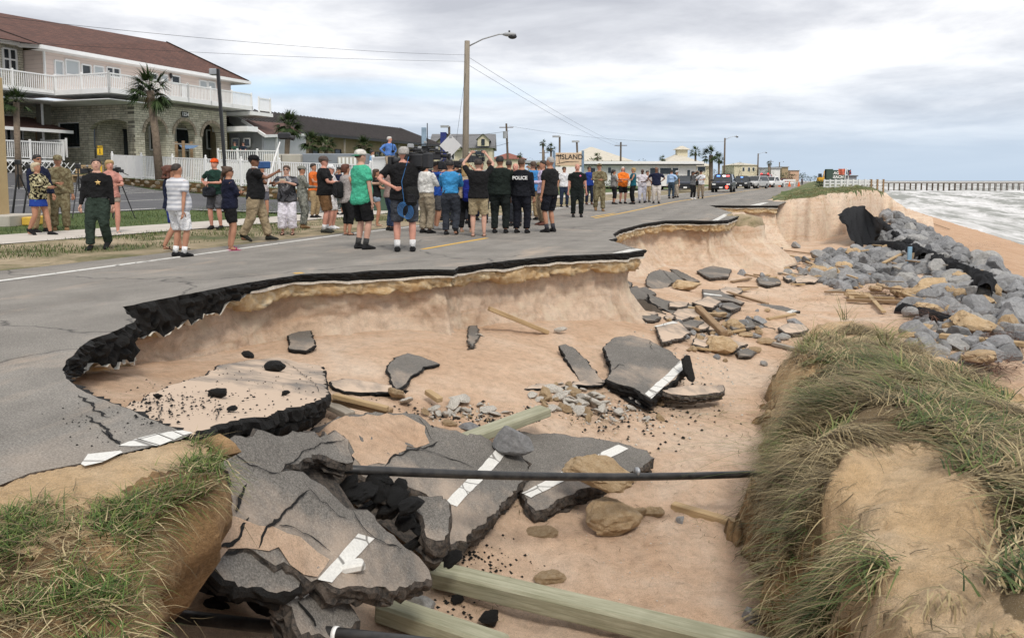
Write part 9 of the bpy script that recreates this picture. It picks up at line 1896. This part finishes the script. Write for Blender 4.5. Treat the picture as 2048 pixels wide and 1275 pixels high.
 Ps('woman in grey top and black skirt trousers beside the orange shirt', 1227, 408, 339, 95, (0.20, 0.19, 0.18), black, bk, 'black', 'updo', 'tan', ('hold', 'hold'), 'short', 'capri', 1.15, 0.03, female=True)
 Ps('man in bright orange shirt and black shorts', 1245, 407, 333, 18, (0.80, 0.19, 0.025), black, bk, 'white', 'buzz', 'pink', ('hold', 'hold'), 'elbow', 'shorts', 1.15, 0.05, hem=0.45, loose=1.1)
 Ps('blonde woman in teal top and black trousers facing the orange shirt', 1266, 408, 335, -82, (0.01, 0.10, 0.14), black, bk, 'blonde', 'bob', 'tan', ('hold', 'hold'), 'none', 'long', 0.95, female=True)
 Ps('man in white shirt and pale trousers with tinted glasses', 1284, 406, 338, -8, (0.66, 0.63, 0.68), (0.58, 0.58, 0.66), bk, 'dark', 'bald', 'dark', ('hip', 'belly'), 'short', 'long', 1.1, 0.02, glasses=True, loose=1.4)
 Ps('man in khaki trousers behind the white-shirted man', 1294, 404, 341, 20, (0.5, 0.45, 0.42), khaki, bk, 'dark', 'short', 'tan', ('side', 'side'), 'short', 'long', 1.05)
 Ps('man in navy polo and cream trousers with hands on hips', 1312, 407, 334, -5, (0.014, 0.017, 0.04), (0.55, 0.50, 0.46), bk, 'dark', 'bald', 'brown', ('hip', 'hip'), 'short', 'long', 1.15, 0.02, loose=1.4, glasses=True)
 Ps('man in light blue shirt and dark trousers turned away', 1342, 397, 339, 150, (0.36, 0.50, 0.72), (0.04, 0.06, 0.085), bk, 'black', 'short', 'tan', ('hip', 'side'), 'long', 'long', 1.05, hem=0.55); Ps('man in cap and khaki trousers beside the light blue shirt', 1353, 395, 341, -60, (0.12, 0.14, 0.14), (0.4, 0.34, 0.27), bk, 'brown', 'short', 'tan', ('side', 'side'), 'short', 'long', 1.0, hat=('cap', (0.4, 0.4, 0.4), (0.4, 0.4, 0.4)))
 S, J, H = Ps('photographer in grey t-shirt and black trousers with white shoes', 1385, 398, 342, 30, (0.12, 0.12, 0.125), black, (0.7, 0.7, 0.7), 'black', 'bob', 'brown', ('photo', 'photo'), 'short', 'long', 0.98); tv_camera(at_hand(S, V((0, -0.26, 1.6 * H / 1.75))), S.rotation_euler.z, 'small black camera held to the eye of the grey-shirted photographer', 0.6)
 S, J, H = Ps('man in white shirt with dark straps and khaki trousers by the cars', 1401, 397, 340, -20, (0.66, 0.66, 0.68), (0.24, 0.185, 0.13), bk, 'black', 'short', 'tan', ('side', 'hold'), 'short', 'long', 1.1, hat=('cap', black, black)); bag(S, 'black shoulder bag of the man with dark straps', V((-0.22, -0.05, 0.98)), (0.18, 0.28, 0.3), (0.012, 0.012, 0.013), [(-0.18, -0.1, 1.15), (-0.05, -0.17, 1.35), (0.12, -0.08, 1.48)])
 Ps('far pedestrian in dark clothes on the road near the barricades', 1604, 370, 356, 180, (0.1, 0.09, 0.1), char, bk, 'dark', 'short', 'tan')
 # --- on the terrace ----------------------------------------------------------
 bx = PD(781, 380, 33.5); m = MB(); m.box((0, 0, 0.62), (1.3, 0.7, 1.24), bev=0.03); uo = empty('utility_box', (bx.x, bx.y, 0.02)); tag(uo, 'green utility box the white-haired man stands on behind the crowd', 'utility box'); m.build('casing', basic('box_green', (0.05, 0.09, 0.06)), uo); m = MB(); m.box((0, 0, 1.27), (1.36, 0.76, 0.05), bev=0.01); m.build('lid', 'box_green', uo)
 S, J, H = Ps('white-haired man in blue shirt with a camera round his neck standing high', 780, 360, 270, 48, (0.09, 0.20, 0.50), (0.36, 0.29, 0.21), bk, 'white', 'short', 'pink', ('hip', 'hip'), 'long', 'long', 1.12, 0.03, hem=0.55, Y=33.5, ground=1.32, h=1.80, yaw_head=25); bag(S, 'small black camera hanging at the chest of the white-haired man', V((0.0, -0.22, 1.18)), (0.13, 0.09, 0.10), (0.012, 0.012, 0.013), [(0, -0.18, 1.22), (0.08, -0.1, 1.52), (0, 0.03, 1.56)], 'neck_camera', 'camera')
 Ps('dark-haired man in pale blue t-shirt behind the fence', 745, 360, 293, 100, (0.25, 0.42, 0.62), char, bk, 'black', 'short', 'tan', ('side', 'hold'), 'short', 'long', 1.05, Y=39, ground=0.95, h=1.82)
 for x, sh, hc, lab in ((470, (0.03, 0.07, 0.05), 'brown', 'person in dark green seated on the motel porch, left of the pair'), (487, (0.012, 0.02, 0.035), 'dark', 'person in black top seated on the motel porch, right of the pair')): Ps(lab, x, 310, 278, 10, sh, char, bk, hc, 'bob', 'pink', ('lap', 'lap'), 'short', 'long', 1.0, Y=53, ground=2.55, h=1.72, seated=True, glasses=True)
 m = MB(); a = PD(478, 320, 54.2); pf = empty('porch_deck', (a.x, a.y, 1.2)); tag(pf, 'low white porch deck and bench under the two seated people', 'deck'); m.box((0, 0, 0.62), (3.4, 3.4, 1.24), bev=0.02); m.build('deck', 'white_siding', pf); m = MB(); m.box((0, -0.9, 1.52), (1.9, 0.45, 0.08), bev=0.01); m.build('bench_seat', 'wood_grey', pf); m = MB(); m.box((0, -0.9, 1.36), (1.7, 0.3, 0.26)); m.build('bench_base', 'wood_grey', pf)
 # tripods and cases by the lawn
 tripod(40, 418, 23.5, 1.55, 'tall black tripod at the far left before the motel'); tripod(62, 420, 24.5, 1.4, 'second black tripod between the column and the older woman'); tripod(160, 423, 24.5, 1.5, 'black tripod with camera left of the walking deputy'); tripod(240, 424, 25, 1.45, 'black tripod with camera right of the walking deputy')
 for x, Y, lab in ((172, 24.3, 'black camera standing on the tripod left of the deputy'), (229, 24.8, 'black camera on the tripod right of the deputy')):
  tv_camera(PD(x, 342, Y), 1.2, lab, 0.7)
build_people()
def finish_people():
 for o, vox, _ in PEND:
  r = o.modifiers.new('r', 'REMESH'); r.mode = 'VOXEL'; r.voxel_size = vox; s = o.modifiers.new('s', 'SMOOTH'); s.factor = 0.5; s.iterations = 3
 dg = bpy.context.evaluated_depsgraph_get()
 for o, vox, extra in PEND:
  me = bpy.data.meshes.new_from_object(o.evaluated_get(dg)); mats = list(o.data.materials); o.modifiers.clear()
  if extra and extra.v:
   bm = bmesh.new(); bm.from_mesh(me); vs = [bm.verts.new(v) for v in extra.v]
   for f in extra.f:
    try: bm.faces.new([vs[i] for i in f])
    except ValueError: pass
   bm.to_mesh(me); bm.free()
  if o.name.split('.')[0] in ('shirt', 'trousers', 'shorts', 'leggings', 'skirt'):      # creases
   sd = 3.7 * len(me.vertices) % 50; k = 0.011 if vox < 0.03 else 0.013; N = [v.normal.copy() for v in me.vertices]
   for v, nn in zip(me.vertices, N): c = v.co; v.co = c + nn * (k * (noise.noise(Vector((c.x * 9 + sd, c.y * 9, c.z * 15 + 4 * c.x))) + 0.5 * noise.noise(Vector((c.x * 22, c.y * 22 + sd, c.z * 26)))))
  me.materials.clear()
  for m in mats: me.materials.append(m)
  me.polygons.foreach_set('use_smooth', [True] * len(me.polygons)); old = o.data; o.data = me; bpy.data.meshes.remove(old)
 print('tris', sum(len(o.data.loops) - 2 * len(o.data.polygons) for o in bpy.data.objects if o.type == 'MESH'))
finish_people()
